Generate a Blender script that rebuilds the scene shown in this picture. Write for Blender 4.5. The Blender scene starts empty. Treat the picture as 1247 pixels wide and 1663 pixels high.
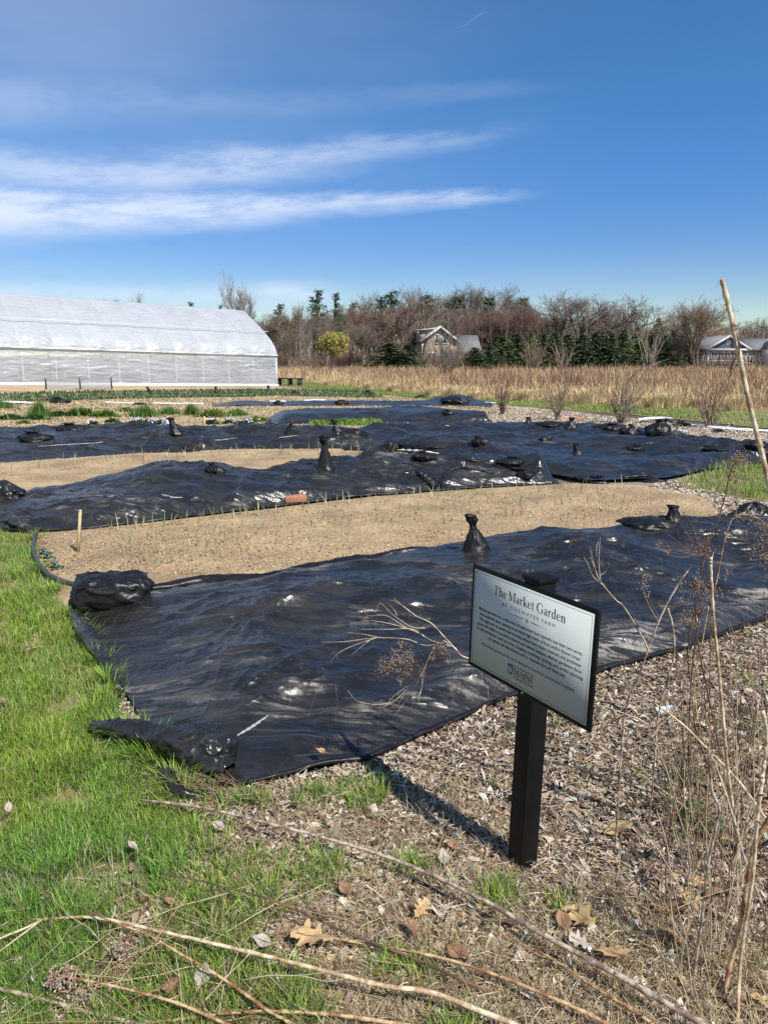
import bpy, math, random
import numpy as np
from mathutils import Vector, Matrix, Euler

# ------------------------------------------------------------------ camera, sky, sun
S = bpy.context.scene
F = 1201.0; PITCH = math.radians(11.8); EYE = 1.6
cam_d = bpy.data.cameras.new("camera"); cam = bpy.data.objects.new("camera", cam_d)
S.collection.objects.link(cam)
cam.location = (0, 0, EYE); cam.rotation_euler = (math.radians(90) - PITCH, 0, 0)
cam_d.sensor_fit = 'VERTICAL'; cam_d.sensor_height = 36.0; cam_d.lens = 36.0 * F / 1663.0
cam_d.clip_start = 0.05; cam_d.clip_end = 5000
S.camera = cam
SUN_EL = math.radians(51); SUN_AZ = math.atan2(0.67, -0.74)      # azimuth clockwise from +Y
sd = bpy.data.lights.new("sun", 'SUN'); sun = bpy.data.objects.new("sun", sd); S.collection.objects.link(sun)
sd.energy = 5.0; sd.angle = math.radians(0.53); sd.color = (1.0, 0.955, 0.88)
sv = Vector((math.sin(SUN_AZ) * math.cos(SUN_EL), math.cos(SUN_AZ) * math.cos(SUN_EL), math.sin(SUN_EL)))
sun.rotation_euler = sv.to_track_quat('Z', 'Y').to_euler(); sun.location = (0, 0, 20)
W = bpy.data.worlds.new("World"); S.world = W; W.use_nodes = True
S.view_settings.view_transform = 'Standard'; S.view_settings.look = 'None'
S.view_settings.gamma = 1.0; S.view_settings.exposure = 0.42
S.cycles.max_bounces = 8; S.cycles.transparent_max_bounces = 24; S.cycles.transmission_bounces = 4

def world_nodes():
    nt = W.node_tree; nt.nodes.clear(); N = nt.nodes; L = nt.links
    def mth(op, a, b=None, c=None, clamp=False):
        n = N.new('ShaderNodeMath'); n.operation = op; n.use_clamp = clamp
        for i, v in enumerate((a, b, c)):
            if v is None: continue
            if isinstance(v, (int, float)): n.inputs[i].default_value = v
            else: L.new(v, n.inputs[i])
        return n.outputs[0]
    def mr(v, a, b, c, d, interp='SMOOTHSTEP'):
        n = N.new('ShaderNodeMapRange'); n.interpolation_type = interp
        L.new(v, n.inputs[0])
        for i, k in enumerate((a, b, c, d)): n.inputs[1 + i].default_value = k
        return n.outputs[0]
    def curve(v, pts, lo=-60.0, hi=60.0):                  # piecewise curve of v in [lo,hi]; values stored /20
        n = N.new('ShaderNodeFloatCurve'); cu = n.mapping.curves[0]
        L.new(mr(v, lo, hi, 0, 1, 'LINEAR'), n.inputs['Value'])
        P = [((x - lo) / (hi - lo), y / 40.0) for x, y in pts]
        cu.points[0].location = (0, P[0][1]); cu.points[1].location = (1, P[-1][1])
        for x, y in P: cu.points.new(x, y)
        n.mapping.update()
        return mth('MULTIPLY', n.outputs[0], 40.0)
    sky = N.new('ShaderNodeTexSky'); sky.sky_type = 'NISHITA'; sky.sun_disc = False
    sky.sun_elevation = SUN_EL; sky.sun_rotation = SUN_AZ
    sky.altitude = 0; sky.air_density = 1.0; sky.dust_density = 0.0; sky.ozone_density = 3.2
    tc = N.new('ShaderNodeTexCoord'); sx = N.new('ShaderNodeSeparateXYZ'); L.new(tc.outputs['Generated'], sx.inputs[0])
    az = mth('MULTIPLY', mth('ARCTAN2', sx.outputs[0], sx.outputs[1]), 57.2958)
    el = mth('MULTIPLY', mth('ARCSINE', sx.outputs[2]), 57.2958)
    # noise fields in (azimuth, elevation)
    def noise(sa, se, scale, detail, rough, off=0.0, skew=0.0):
        cb = N.new('ShaderNodeCombineXYZ')
        L.new(mth('MULTIPLY', az, sa), cb.inputs[0])
        L.new(mth('ADD', mth('MULTIPLY', el, se), mth('MULTIPLY', az, skew)), cb.inputs[1]); cb.inputs[2].default_value = off
        n = N.new('ShaderNodeTexNoise'); n.inputs['Scale'].default_value = scale; n.inputs['Detail'].default_value = detail
        n.inputs['Roughness'].default_value = rough; L.new(cb.outputs[0], n.inputs['Vector'])
        return n.outputs[0]
    n1 = noise(0.06, 0.35, 1.0, 6, 0.55)
    n2 = noise(0.22, 0.9, 1.0, 7, 0.65, 3.0, -0.08)
    n3 = noise(0.03, 0.10, 1.0, 4, 0.5, 7.0)
    def band(center, thick, alpha, warp):
        c = mth('ADD', curve(az, center), mth('MULTIPLY', mth('SUBTRACT', n1, 0.5), warp))
        c = mth('ADD', c, mth('MULTIPLY', mth('SUBTRACT', n2, 0.5), warp * 0.55))
        t = curve(az, thick)
        d = mth('DIVIDE', mth('ABSOLUTE', mth('SUBTRACT', el, c)), t)
        core = mr(d, 0.0, 1.0, 1.0, 0.0)
        return mth('MULTIPLY', mth('MULTIPLY', core, curve(az, alpha)), mr(n2, 0.30, 0.62, 0.42, 1.0))
    b1 = band([(-60, 9.0), (-28, 9.0), (-15, 9.9), (0, 10.9), (10, 11.4), (20, 12)],
              [(-60, 3.0), (-28, 2.8), (-18, 2.1), (-8, 1.4), (0, 1.1), (7, .75), (12, .3), (20, .2)],
              [(-60, 1.0), (-28, .9), (-12, .75), (0, .62), (6, .5), (9, .22), (12, .0), (60, 0)], 2.0)
    b2 = band([(-60, 12.5), (-28, 11.8), (-20, 11.8), (-10, 13.0), (0, 14.4), (8, 15.1), (20, 15.5)],
              [(-60, 3.2), (-28, 2.6), (-18, 2.0), (-8, 1.9), (0, 1.5), (8, .9), (14, .4), (20, .2)],
              [(-60, .45), (-28, .42), (-20, .5), (-8, .5), (0, .34), (6, .2), (9, .06), (12, 0.0), (60, 0)], 2.8)
    b3 = band([(-60, 17), (-28, 15.5), (-15, 16.6), (0, 17.4), (12, 17.8), (20, 18)],
              [(-60, 3.2), (-28, 2.4), (-15, 1.5), (0, .9), (12, .7), (20, .3)],
              [(-60, .25), (-28, .2), (-15, .12), (0, .07), (8, .08), (14, 0.0), (60, 0)], 2.0)
    b4 = band([(-60, 25), (-28, 23.5), (-20, 24.5), (0, 26)], [(-60, 5), (-30, 3.2), (-24, 2.5), (-12, 2)],
              [(-60, .9), (-30, .75), (-25, .42), (-19, .14), (-10, 0), (60, 0)], 3.0)
    b5 = band([(-60, 4.2), (-18, 4.4), (-6, 4.6), (0, 4.4)], [(-60, 1.6), (-20, 1.0), (-12, 1.2), (-6, 1.3), (0, .8)],
              [(-60, .4), (-20, .4), (-12, .45), (-6, .6), (-3, .15), (2, 0), (60, 0)], 0.8)
    contr = band([(-60, 22), (5, 21.3), (6.9, 22.1), (8, 22.3)], [(-60, .06), (60, .06)],
                 [(-60, 0), (4.9, 0), (5.6, .07), (6.8, .12), (7.2, 0), (60, 0)], 0.1)
    veil = mth('MULTIPLY', mth('MULTIPLY', mr(n3, 0.3, 0.7, 0.2, 1.0), curve(az, [(-60, .35), (-28, .26), (-10, .14), (5, .05), (20, 0)])),
               mr(el, 7, 12, 0.2, 1.0))
    dens = mth('MAXIMUM', b1, b2)
    for b in (b3, b4, b5, contr): dens = mth('MAXIMUM', dens, b)
    dens = mth('ADD', dens, veil, clamp=True)
    hsv = N.new('ShaderNodeHueSaturation'); hsv.inputs['Saturation'].default_value = 1.3; hsv.inputs['Hue'].default_value = 0.509; hsv.inputs['Value'].default_value = 1.0
    L.new(sky.outputs[0], hsv.inputs['Color']); L.new(mr(el, 0, 24, 1.5, 1.28), hsv.inputs['Saturation']); L.new(mr(el, 0, 16, .90, 1.05), hsv.inputs['Value']); L.new(mr(el, 0, 20, .528, .505), hsv.inputs['Hue'])
    mix = N.new('ShaderNodeMix'); mix.data_type = 'RGBA'
    L.new(dens, mix.inputs['Factor']); L.new(hsv.outputs[0], mix.inputs[6]); mix.inputs[7].default_value = (6.6, 7.4, 8.8, 1)
    bg = N.new('ShaderNodeBackground'); bg.inputs['Strength'].default_value = 0.09
    L.new(mix.outputs[2], bg.inputs['Color'])
    out = N.new('ShaderNodeOutputWorld'); L.new(bg.outputs[0], out.inputs[0])
world_nodes()

# ------------------------------------------------------------------ helpers
rng = np.random.default_rng(7); random.seed(7)
CP, SP = math.cos(PITCH), math.sin(PITCH)
def hgt(x, y):                                   # gentle rise of the field towards the greenhouse
    x = np.asarray(x, float); y = np.asarray(y, float)
    t = np.clip((-5.8 - x) / 11.0, 0, 2.0); s = np.clip((y - 19) / 12.0, 0, 1); s = s * s * (3 - 2 * s)
    fall = np.clip((75 - y) / 25.0, 0, 1)
    return 0.36 * t * s * fall
def rays(px, py):
    a = (np.asarray(px, float) - 623.5) / F; b = (831.5 - np.asarray(py, float)) / F
    return a, CP + b * SP, -SP + b * CP
def G(px, py, z=0.0):                            # pixel of the photograph -> point of the ground
    dx, dy, dz = rays(px, py)
    zz = np.full(np.shape(dx), 0.0) + z
    for _ in range(6):
        k = (zz - EYE) / dz; X = dx * k; Y = dy * k; zz = z + hgt(X, Y)
    return np.stack([X, Y, zz], -1)
def R(px, py, Y):                                # pixel -> point on its ray at depth Y
    dx, dy, dz = rays(px, py); k = Y / dy
    return Vector((float(dx * k), float(Y), float(EYE + dz * k)))
def Gx(px, Y):                                   # ground point below pixel column px at depth Y
    x = (px - 623.5) / F * (Y * CP + EYE * SP); return Vector((x, Y, float(hgt(x, Y))))
def proj(X, Y, Z):
    Z = Z - EYE; zc = Y * CP - Z * SP; yc = Z * CP + Y * SP
    return 623.5 + F * X / zc, 831.5 - F * yc / zc
def inpoly(px, py, poly):
    inside = np.zeros(px.shape, bool); n = len(poly); j = n - 1
    for i in range(n):
        xi, yi = poly[i]; xj, yj = poly[j]
        if yi != yj:
            c = ((yi > py) != (yj > py)) & (px < (xj - xi) * (py - yi) / (yj - yi) + xi); inside ^= c
        j = i
    return inside

_perm = np.random.default_rng(3).permutation(512); _perm = np.concatenate([_perm, _perm])
_ga = np.random.default_rng(4).uniform(0, 2 * np.pi, 1024)
def perlin(x, y, seed=0):
    x = x + seed * 17.31; y = y + seed * 9.7
    xi = np.floor(x).astype(int); yi = np.floor(y).astype(int); xf = x - xi; yf = y - yi
    u = xf * xf * xf * (xf * (xf * 6 - 15) + 10); v = yf * yf * yf * (yf * (yf * 6 - 15) + 10)
    def g(i, j, fx, fy):
        a = _ga[_perm[(_perm[i & 511] + j) & 511]]; return np.cos(a) * fx + np.sin(a) * fy
    n00 = g(xi, yi, xf, yf); n10 = g(xi + 1, yi, xf - 1, yf); n01 = g(xi, yi + 1, xf, yf - 1); n11 = g(xi + 1, yi + 1, xf - 1, yf - 1)
    return (n00 * (1 - u) + n10 * u) * (1 - v) + (n01 * (1 - u) + n11 * u) * v
def fbm(x, y, o=4, seed=0):
    s = 0; a = 1.0
    for k in range(o): s = s + a * perlin(x * 2 ** k, y * 2 ** k, seed + k * 5); a *= 0.5
    return s
def ridged(x, y, seed=0, sharp=1.0):
    return (1 - np.abs(perlin(x, y, seed)) * 2.0).clip(0, 1) ** (2 * sharp)
def sstep(a, b, x): t = np.clip((x - a) / (b - a), 0, 1); return t * t * (3 - 2 * t)

def tag(o, label=None, cat=None, group=None, kind=None):
    if label: o['label'] = label
    if cat: o['category'] = cat
    if group: o['group'] = group
    if kind: o['kind'] = kind
    return o
def link(o, parent=None):
    S.collection.objects.link(o)
    if parent is not None: o.parent = parent
    return o
def empty(name, loc=(0, 0, 0), rz=0.0, label=None, cat=None, group=None):
    o = bpy.data.objects.new(name, None); o.empty_display_size = 0.1
    o.location = loc; o.rotation_euler = (0, 0, rz); link(o)
    return tag(o, label, cat, group)
def mesh_np(name, V, quads=None, tris=None, mat=None, col=None, smooth=False):
    me = bpy.data.meshes.new(name); V = np.asarray(V, np.float32).reshape(-1, 3)
    nq = 0 if quads is None else len(quads); ntr = 0 if tris is None else len(tris)
    me.vertices.add(len(V)); me.vertices.foreach_set('co', V.ravel())
    idx = []; 
    if nq: idx.append(np.asarray(quads, np.int32).ravel())
    if ntr: idx.append(np.asarray(tris, np.int32).ravel())
    idx = np.concatenate(idx); me.loops.add(len(idx)); me.loops.foreach_set('vertex_index', idx)
    st = np.concatenate([np.arange(nq) * 4, nq * 4 + np.arange(ntr) * 3]).astype(np.int32)
    me.polygons.add(nq + ntr); me.polygons.foreach_set('loop_start', st)
    if smooth: me.polygons.foreach_set('use_smooth', np.ones(nq + ntr, bool))
    if col is not None:
        c = np.ones((len(V), 4), np.float32); c[:, :3] = col
        at = me.color_attributes.new('Col', 'FLOAT_COLOR', 'POINT'); at.data.foreach_set('color', c.ravel())
    me.update(calc_edges=True); me.validate()
    if mat: me.materials.append(mat)
    return me
def obj_np(name, V, quads=None, tris=None, mat=None, col=None, smooth=False, parent=None):
    return link(bpy.data.objects.new(name, mesh_np(name, V, quads, tris, mat, col, smooth)), parent)

class MB:                                        # collects shapes and links them as one mesh
    def __init__(s): s.v = []; s.q = []; s.t = []; s.c = []; s.n = 0
    def add(s, V, q=None, t=None, c=None):
        V = np.asarray(V, float).reshape(-1, 3)
        if q is not None and len(q): s.q.append(np.asarray(q) + s.n)
        if t is not None and len(t): s.t.append(np.asarray(t) + s.n)
        s.v.append(V); s.n += len(V)
        if c is not None: s.c.append(np.broadcast_to(np.asarray(c, float), (len(V), 3)))
        return s
    def box(s, lo, hi, M=None, c=None):
        x0, y0, z0 = lo; x1, y1, z1 = hi
        V = np.array([(x0, y0, z0), (x1, y0, z0), (x1, y1, z0), (x0, y1, z0), (x0, y0, z1), (x1, y0, z1), (x1, y1, z1), (x0, y1, z1)], float)
        if M is not None: V = V @ np.array(M.to_3x3()).T + np.array(M.translation)
        return s.add(V, [(0, 3, 2, 1), (4, 5, 6, 7), (0, 1, 5, 4), (1, 2, 6, 5), (2, 3, 7, 6), (3, 0, 4, 7)], c=c)
    def tube(s, P, r, n=6, c=None, cap=True):
        P = np.array([tuple(p) for p in P], float); m = len(P); r = np.broadcast_to(np.asarray(r, float), (m,))
        T = np.gradient(P, axis=0); T /= np.linalg.norm(T, axis=1)[:, None] + 1e-12
        ref = np.array([0, 0, 1.0]) if abs(T[0, 2]) < .9 else np.array([1.0, 0, 0])
        A = np.cross(T, ref); A /= np.linalg.norm(A, axis=1)[:, None] + 1e-12; B = np.cross(T, A)
        a = np.arange(n) * 2 * np.pi / n
        V = P[:, None] + r[:, None, None] * (np.cos(a)[None, :, None] * A[:, None] + np.sin(a)[None, :, None] * B[:, None])
        q = [(i * n + j, i * n + (j + 1) % n, (i + 1) * n + (j + 1) % n, (i + 1) * n + j) for i in range(m - 1) for j in range(n)]
        V = V.reshape(-1, 3); t = []
        if cap:
            V = np.vstack([V, P[0], P[-1]])
            t = [(m * n, (j + 1) % n, j) for j in range(n)] + [(m * n + 1, (m - 1) * n + j, (m - 1) * n + (j + 1) % n) for j in range(n)]
        return s.add(V, q, t, c)
    def segs(s, P0, P1, r0, r1, n=3, c=None):    # many separate tapered segments at once
        P0 = np.asarray(P0, float); P1 = np.asarray(P1, float); m = len(P0)
        r0 = np.broadcast_to(r0, (m,)); r1 = np.broadcast_to(r1, (m,))
        T = P1 - P0; T /= np.linalg.norm(T, axis=1)[:, None] + 1e-12
        ref = np.where(np.abs(T[:, 2:3]) < .9, np.array([[0, 0, 1.0]]), np.array([[1.0, 0, 0]]))
        A = np.cross(T, ref); A /= np.linalg.norm(A, axis=1)[:, None] + 1e-12; B = np.cross(T, A)
        a = np.arange(n) * 2 * np.pi / n; ca = np.cos(a)[None, :, None]; sa = np.sin(a)[None, :, None]
        D = ca * A[:, None] + sa * B[:, None]
        V = np.concatenate([P0[:, None] + r0[:, None, None] * D, P1[:, None] + r1[:, None, None] * D], 1)
        base = np.arange(m)[:, None, None] * 2 * n
        q = np.array([(j, (j + 1) % n, n + (j + 1) % n, n + j) for j in range(n)])[None] + base
        cc = None if c is None else np.repeat(np.broadcast_to(c, (m, 3)), 2 * n, 0)
        return s.add(V.reshape(-1, 3), q.reshape(-1, 4), None, cc)
    def mesh(s, name, mat, smooth=False):
        return mesh_np(name, np.vstack(s.v), np.vstack(s.q) if s.q else None, np.vstack(s.t) if s.t else None, mat,
                       np.vstack(s.c) if s.c else None, smooth)
    def build(s, name, mat, parent=None, smooth=False):
        return link(bpy.data.objects.new(name, s.mesh(name, mat, smooth)), parent)
def spline(P, k=6):
    P = np.array([tuple(p) for p in P], float); n = len(P)
    if n < 3: return P
    Q = np.vstack([2 * P[0] - P[1], P, 2 * P[-1] - P[-2]]); out = []
    for i in range(n - 1):
        p0, p1, p2, p3 = Q[i:i + 4]
        for t in np.linspace(0, 1, k, endpoint=False):
            out.append(.5 * (2 * p1 + (p2 - p0) * t + (2 * p0 - 5 * p1 + 4 * p2 - p3) * t * t + (3 * p1 - p0 - 3 * p2 + p3) * t ** 3))
    out.append(P[-1]); return np.array(out)
def resample(P, n):
    P = np.asarray(P, float); d = np.concatenate([[0], np.cumsum(np.linalg.norm(np.diff(P, axis=0), axis=1))])
    t = np.linspace(0, d[-1], n); return np.stack([np.interp(t, d, P[:, k]) for k in range(P.shape[1])], -1)
def grid_quads(nu, nv):
    i = np.arange(nu - 1)[:, None] * nv + np.arange(nv - 1)[None]; i = i.ravel()
    return np.stack([i, i + nv, i + nv + 1, i + 1], -1)

# ------------------------------------------------------------------ materials
def mat(name, c1, c2=None, scale=8.0, rough=0.8, bump=0.0, bscale=None, attr=False, spec=0.5, detail=5, extra=None, metal=0.0, stretch=None, trans=0.0, big=0.0):
    m = bpy.data.materials.new(name); m.use_nodes = True; nt = m.node_tree; N = nt.nodes; L = nt.links
    b = N['Principled BSDF']; b.inputs['Roughness'].default_value = rough; b.inputs['Specular IOR Level'].default_value = spec
    b.inputs['Metallic'].default_value = metal
    tc = N.new('ShaderNodeTexCoord'); src = tc.outputs['Object']
    if stretch:
        mp = N.new('ShaderNodeMapping'); mp.inputs['Scale'].default_value = stretch; L.new(src, mp.inputs[0]); src = mp.outputs[0]
    nz = N.new('ShaderNodeTexNoise'); nz.inputs['Scale'].default_value = scale; nz.inputs['Detail'].default_value = detail
    nz.inputs['Roughness'].default_value = 0.65; L.new(src, nz.inputs['Vector'])
    mx = N.new('ShaderNodeMix'); mx.data_type = 'RGBA'
    mrn = N.new('ShaderNodeMapRange'); mrn.inputs[1].default_value = 0.32; mrn.inputs[2].default_value = 0.68
    L.new(nz.outputs[0], mrn.inputs[0]); L.new(mrn.outputs[0], mx.inputs['Factor'])
    if attr:
        a = N.new('ShaderNodeAttribute'); a.attribute_name = 'Col'
        m2 = N.new('ShaderNodeMix'); m2.data_type = 'RGBA'; m2.blend_type = 'MULTIPLY'; m2.inputs['Factor'].default_value = 1.0
        mx.inputs[6].default_value = (0.8, 0.8, 0.8, 1); mx.inputs[7].default_value = (1.15, 1.15, 1.15, 1)
        L.new(a.outputs['Color'], m2.inputs[6]); L.new(mx.outputs[2], m2.inputs[7]); L.new(m2.outputs[2], b.inputs['Base Color'])
        colout = m2.outputs[2]
    else:
        c2 = c2 or tuple(v * 0.75 for v in c1)
        mx.inputs[6].default_value = (*c1, 1); mx.inputs[7].default_value = (*c2, 1)
        L.new(mx.outputs[2], b.inputs['Base Color']); colout = mx.outputs[2]
    if big:
        n3 = N.new('ShaderNodeTexNoise'); n3.inputs['Scale'].default_value = big; n3.inputs['Detail'].default_value = 7; n3.inputs['Roughness'].default_value = .62; L.new(tc.outputs['Object'], n3.inputs['Vector'])
        r3 = N.new('ShaderNodeMapRange'); r3.inputs[1].default_value = .34; r3.inputs[2].default_value = .62; r3.inputs[3].default_value = .62; r3.inputs[4].default_value = 1.1; L.new(n3.outputs[0], r3.inputs[0])
        m3 = N.new('ShaderNodeMix'); m3.data_type = 'RGBA'; m3.blend_type = 'MULTIPLY'; m3.inputs['Factor'].default_value = 1.0; L.new(colout, m3.inputs[6]); L.new(r3.outputs[0], m3.inputs[7]); L.new(m3.outputs[2], b.inputs['Base Color']); colout = m3.outputs[2]
    if bump:
        nb = N.new('ShaderNodeTexNoise'); nb.inputs['Scale'].default_value = bscale or scale * 4; nb.inputs['Detail'].default_value = 6
        L.new(src, nb.inputs['Vector'])
        bp = N.new('ShaderNodeBump'); bp.inputs['Strength'].default_value = 1.0; bp.inputs['Distance'].default_value = bump
        L.new(nb.outputs[0], bp.inputs['Height']); L.new(bp.outputs[0], b.inputs['Normal'])
    if trans:
        tr = N.new('ShaderNodeBsdfTranslucent'); L.new(colout, tr.inputs['Color']); ms = N.new('ShaderNodeMixShader')
        ms.inputs[0].default_value = trans; L.new(b.outputs[0], ms.inputs[1]); L.new(tr.outputs[0], ms.inputs[2])
        L.new(ms.outputs[0], N['Material Output'].inputs[0])
    return m
def tarp_mat(name, dust=0.5):
    m = bpy.data.materials.new(name); m.use_nodes = True; nt = m.node_tree; N = nt.nodes; L = nt.links
    b = N['Principled BSDF']; tc = N.new('ShaderNodeTexCoord')
    def nz(sc, det, mp=None, dist=0.0, rg=.6):
        n = N.new('ShaderNodeTexNoise'); n.inputs['Scale'].default_value = sc; n.inputs['Detail'].default_value = det
        n.inputs['Distortion'].default_value = dist; n.inputs['Roughness'].default_value = rg
        if mp:
            q = N.new('ShaderNodeMapping'); q.inputs['Scale'].default_value = mp[0]; q.inputs['Rotation'].default_value = mp[1]
            L.new(tc.outputs['Object'], q.inputs[0]); L.new(q.outputs[0], n.inputs['Vector'])
        else: L.new(tc.outputs['Object'], n.inputs['Vector'])
        return n.outputs[0]
    def mr(v, a, bb, c, d):
        n = N.new('ShaderNodeMapRange'); n.interpolation_type = 'SMOOTHSTEP'; L.new(v, n.inputs[0])
        for i, k in enumerate((a, bb, c, d)): n.inputs[1 + i].default_value = k
        return n.outputs[0]
    def mul(a, c):
        n = N.new('ShaderNodeMath'); n.operation = 'MULTIPLY'
        L.new(a, n.inputs[0])
        if isinstance(c, float): n.inputs[1].default_value = c
        else: L.new(c, n.inputs[1])
        return n.outputs[0]
    def add(a, c):
        n = N.new('ShaderNodeMath'); n.operation = 'ADD'; L.new(a, n.inputs[0]); L.new(c, n.inputs[1]); return n.outputs[0]
    big = nz(1.3, 4, ((1, 1.6, 1), (0, 0, .2)), .6); streak = nz(9, 7, ((.35, 2.2, 1), (0, 0, .25)), .8, .7); fine = nz(60, 4)
    att = N.new('ShaderNodeAttribute'); att.attribute_name = 'Col'
    dm = mul(mul(mr(big, .50, .70, 0, 1), mr(streak, .46, .68, .0, 1)), mr(fine, .3, .7, .5, 1))
    dm = add(mul(dm, dust), mul(mul(mul(mr(streak, .44, .6, .0, 1), mr(fine, .35, .65, .3, 1)), att.outputs['Fac']), .95))
    veil = mul(mr(nz(4, 8, ((.5, 1.5, 1), (0, 0, .3)), .6, .7), .40, .74, .0, .10), 1.0)
    dm = add(dm, veil)
    def thin(v, w0):
        n = N.new('ShaderNodeMath'); n.operation = 'SUBTRACT'; L.new(v, n.inputs[0]); n.inputs[1].default_value = .5
        a = N.new('ShaderNodeMath'); a.operation = 'ABSOLUTE'; L.new(n.outputs[0], a.inputs[0]); return mr(a.outputs[0], 0.0, w0, 1, 0)
    l1 = mul(thin(nz(3.0, .5, ((.10, 2.0, 1), (0, 0, .35)), 0.0), .010), mr(nz(3.5, 3), .48, .6, 0, 1)); l2 = mul(thin(nz(3.0, .5, ((2.0, .10, 1), (0, 0, -.6)), 0.0), .010), mr(nz(3.1, 3, ((1, 1, 1), (0, 0, 1))), .50, .62, 0, 1))
    lines = mul(add(l1, l2), .12); dm = add(dm, lines)
    dm.node.use_clamp = True
    mx = N.new('ShaderNodeMix'); mx.data_type = 'RGBA'; L.new(dm, mx.inputs['Factor'])
    mx.inputs[6].default_value = (0.0105, 0.0102, 0.0102, 1); mx.inputs[7].default_value = (0.27, 0.245, 0.205, 1)
    L.new(mx.outputs[2], b.inputs['Base Color'])
    L.new(add(mr(dm, 0, .6, .0, .4), mr(fine, .3, .7, .25, .36)), b.inputs['Roughness'])
    b.inputs['Specular IOR Level'].default_value = 0.55
    # fine crinkles on top of the modelled folds
    w1 = nz(5, 2, ((.16, 1.8, 1), (0, 0, .35)), .15); w2 = nz(5, 2, ((1.6, .16, 1), (0, 0, -.45)), .15); w3 = nz(9, 2, ((.2, 1.6, 1), (0, 0, 1.1)), .2)
    def rid(v):
        n = N.new('ShaderNodeMath'); n.operation = 'SUBTRACT'; L.new(v, n.inputs[0]); n.inputs[1].default_value = .5
        a = N.new('ShaderNodeMath'); a.operation = 'ABSOLUTE'; L.new(n.outputs[0], a.inputs[0]); return a.outputs[0]
    hsum = add(add(mul(rid(w1), -3.2), mul(rid(w2), -2.4)), mul(rid(w3), -1.1))
    bp = N.new('ShaderNodeBump'); bp.inputs['Strength'].default_value = 1.0; bp.inputs['Distance'].default_value = 0.0085
    L.new(hsum, bp.inputs['Height']); L.new(bp.outputs[0], b.inputs['Normal'])
    return m
M = {}
M['tarp'] = tarp_mat('black_plastic', .85)
M['tarp_far'] = tarp_mat('black_plastic_far', .35)
M['white_film'] = mat('white_plastic', (.78, .79, .78), (.62, .62, .6), 12, .45, .004, 30)
M['bag'] = mat('black_woven_bag', (.006, .006, .0065), (.013, .012, .011), 6, .40, .004, 30, spec=.35)
M['soil'] = mat('tan_soil', (.43, .315, .18), (.28, .195, .11), 22, .95, .012, 60, detail=12, big=1.6)
M['soil_far'] = mat('pale_straw_soil', (.50, .375, .215), (.36, .26, .145), 9, .95, .03, 12, detail=8, big=.9)
M['mulch'] = mat('mulch_ground', (.13, .095, .065), (.05, .037, .027), 14, .95, .02, 60, detail=10)
M['path'] = mat('woodchip_path', (.40, .33, .25), (.20, .155, .115), 24, .95, .03, 25, detail=10, big=1.2)
M['meadow_g'] = mat('meadow_ground', (.26, .17, .105), (.17, .105, .07), .6, .95, .05, 3, detail=8)
M['turf'] = mat('turf_ground', (.13, .17, .04), (.21, .17, .07), 9, .95, .01, 40, detail=8)
M['blade'] = mat('grass_blades', (1, 1, 1), attr=True, rough=.55, scale=3, spec=.3, trans=.35)
M['chip'] = mat('wood_chips', (1, 1, 1), attr=True, rough=.85, scale=60, spec=.2)
M['stalks'] = mat('dead_stalks', (1, 1, 1), attr=True, rough=.85, scale=1.5, spec=.2, trans=.15)
M['bark'] = mat('grey_brown_bark', (.25, .205, .165), (.15, .12, .095), 9, .9)
M['bark_red'] = mat('reddish_twigs', (.25, .155, .12), (.15, .09, .07), 9, .9)
M['bark_pale'] = mat('pale_grey_bark', (.36, .32, .28), (.22, .19, .16), 9, .9)
M['bark_tan'] = mat('tan_brown_twigs', (.30, .23, .165), (.18, .135, .095), 9, .9)
M['needle'] = mat('dark_conifer_needles', (.07, .11, .042), (.033, .054, .026), 2, .7)
M['needle_g'] = mat('green_conifer_needles', (.135, .19, .05), (.055, .09, .03), 2, .7)
M['yellow'] = mat('yellow_blossom', (.42, .37, .07), (.27, .24, .06), 2, .7)
M['stem'] = mat('dry_stem', (.52, .38, .20), (.22, .09, .045), 26, .6, .002, 60, stretch=(1, 1, 1), detail=7)
M['stem_pale'] = mat('bleached_stem', (.66, .56, .38), (.34, .22, .12), 24, .65, .002, 60)
M['stem_dark'] = mat('dark_brown_stem', (.16, .085, .05), (.075, .04, .026), 9, .7, .002, 60)
M['stem_grey'] = mat('grey_weathered_stem', (.46, .38, .29), (.17, .11, .08), 34, .7, .002, 60)
M['seed'] = mat('dry_seed_heads', (.36, .25, .165), (.20, .13, .09), 60, .9)
M['fluff'] = mat('pale_seed_fluff', (.46, .40, .34), (.28, .22, .17), 60, .95)
M['leaf'] = mat('dry_leaf', (.62, .44, .22), (.42, .27, .12), 12, .7, .002, 50, trans=.2)
M['leaf_b'] = mat('brown_dry_leaf', (.36, .20, .11), (.22, .12, .07), 12, .75, .002, 50, trans=.15)
M['leaf_g'] = mat('grey_dry_leaf', (.42, .37, .32), (.27, .23, .19), 12, .8, .002, 50)
M['metal_black'] = mat('black_painted_wood', (.004, .004, .0045), (.007, .007, .007), 20, .5, .0005, 120, spec=.22)
M['sign_face'] = mat('brushed_grey_face', (.47, .505, .485), (.41, .445, .425), 6, .85, .0, spec=.12, detail=8, stretch=(1, 1, .1))
M['ink'] = mat('dark_ink', (.018, .02, .022), (.026, .026, .03), 30, .6)
M['ink_blue'] = mat('navy_ink', (.03, .05, .10), (.02, .035, .075), 30, .6)
M['screw'] = mat('bright_screw', (.75, .75, .75), (.6, .6, .6), 30, .25, metal=1.0)
M['glint'] = mat('grey_glint_and_film', (.34, .35, .36), (.22, .23, .24), 12, .35)  # highlight grey of the modelled glint strips; the clear film scrap shares it
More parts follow.
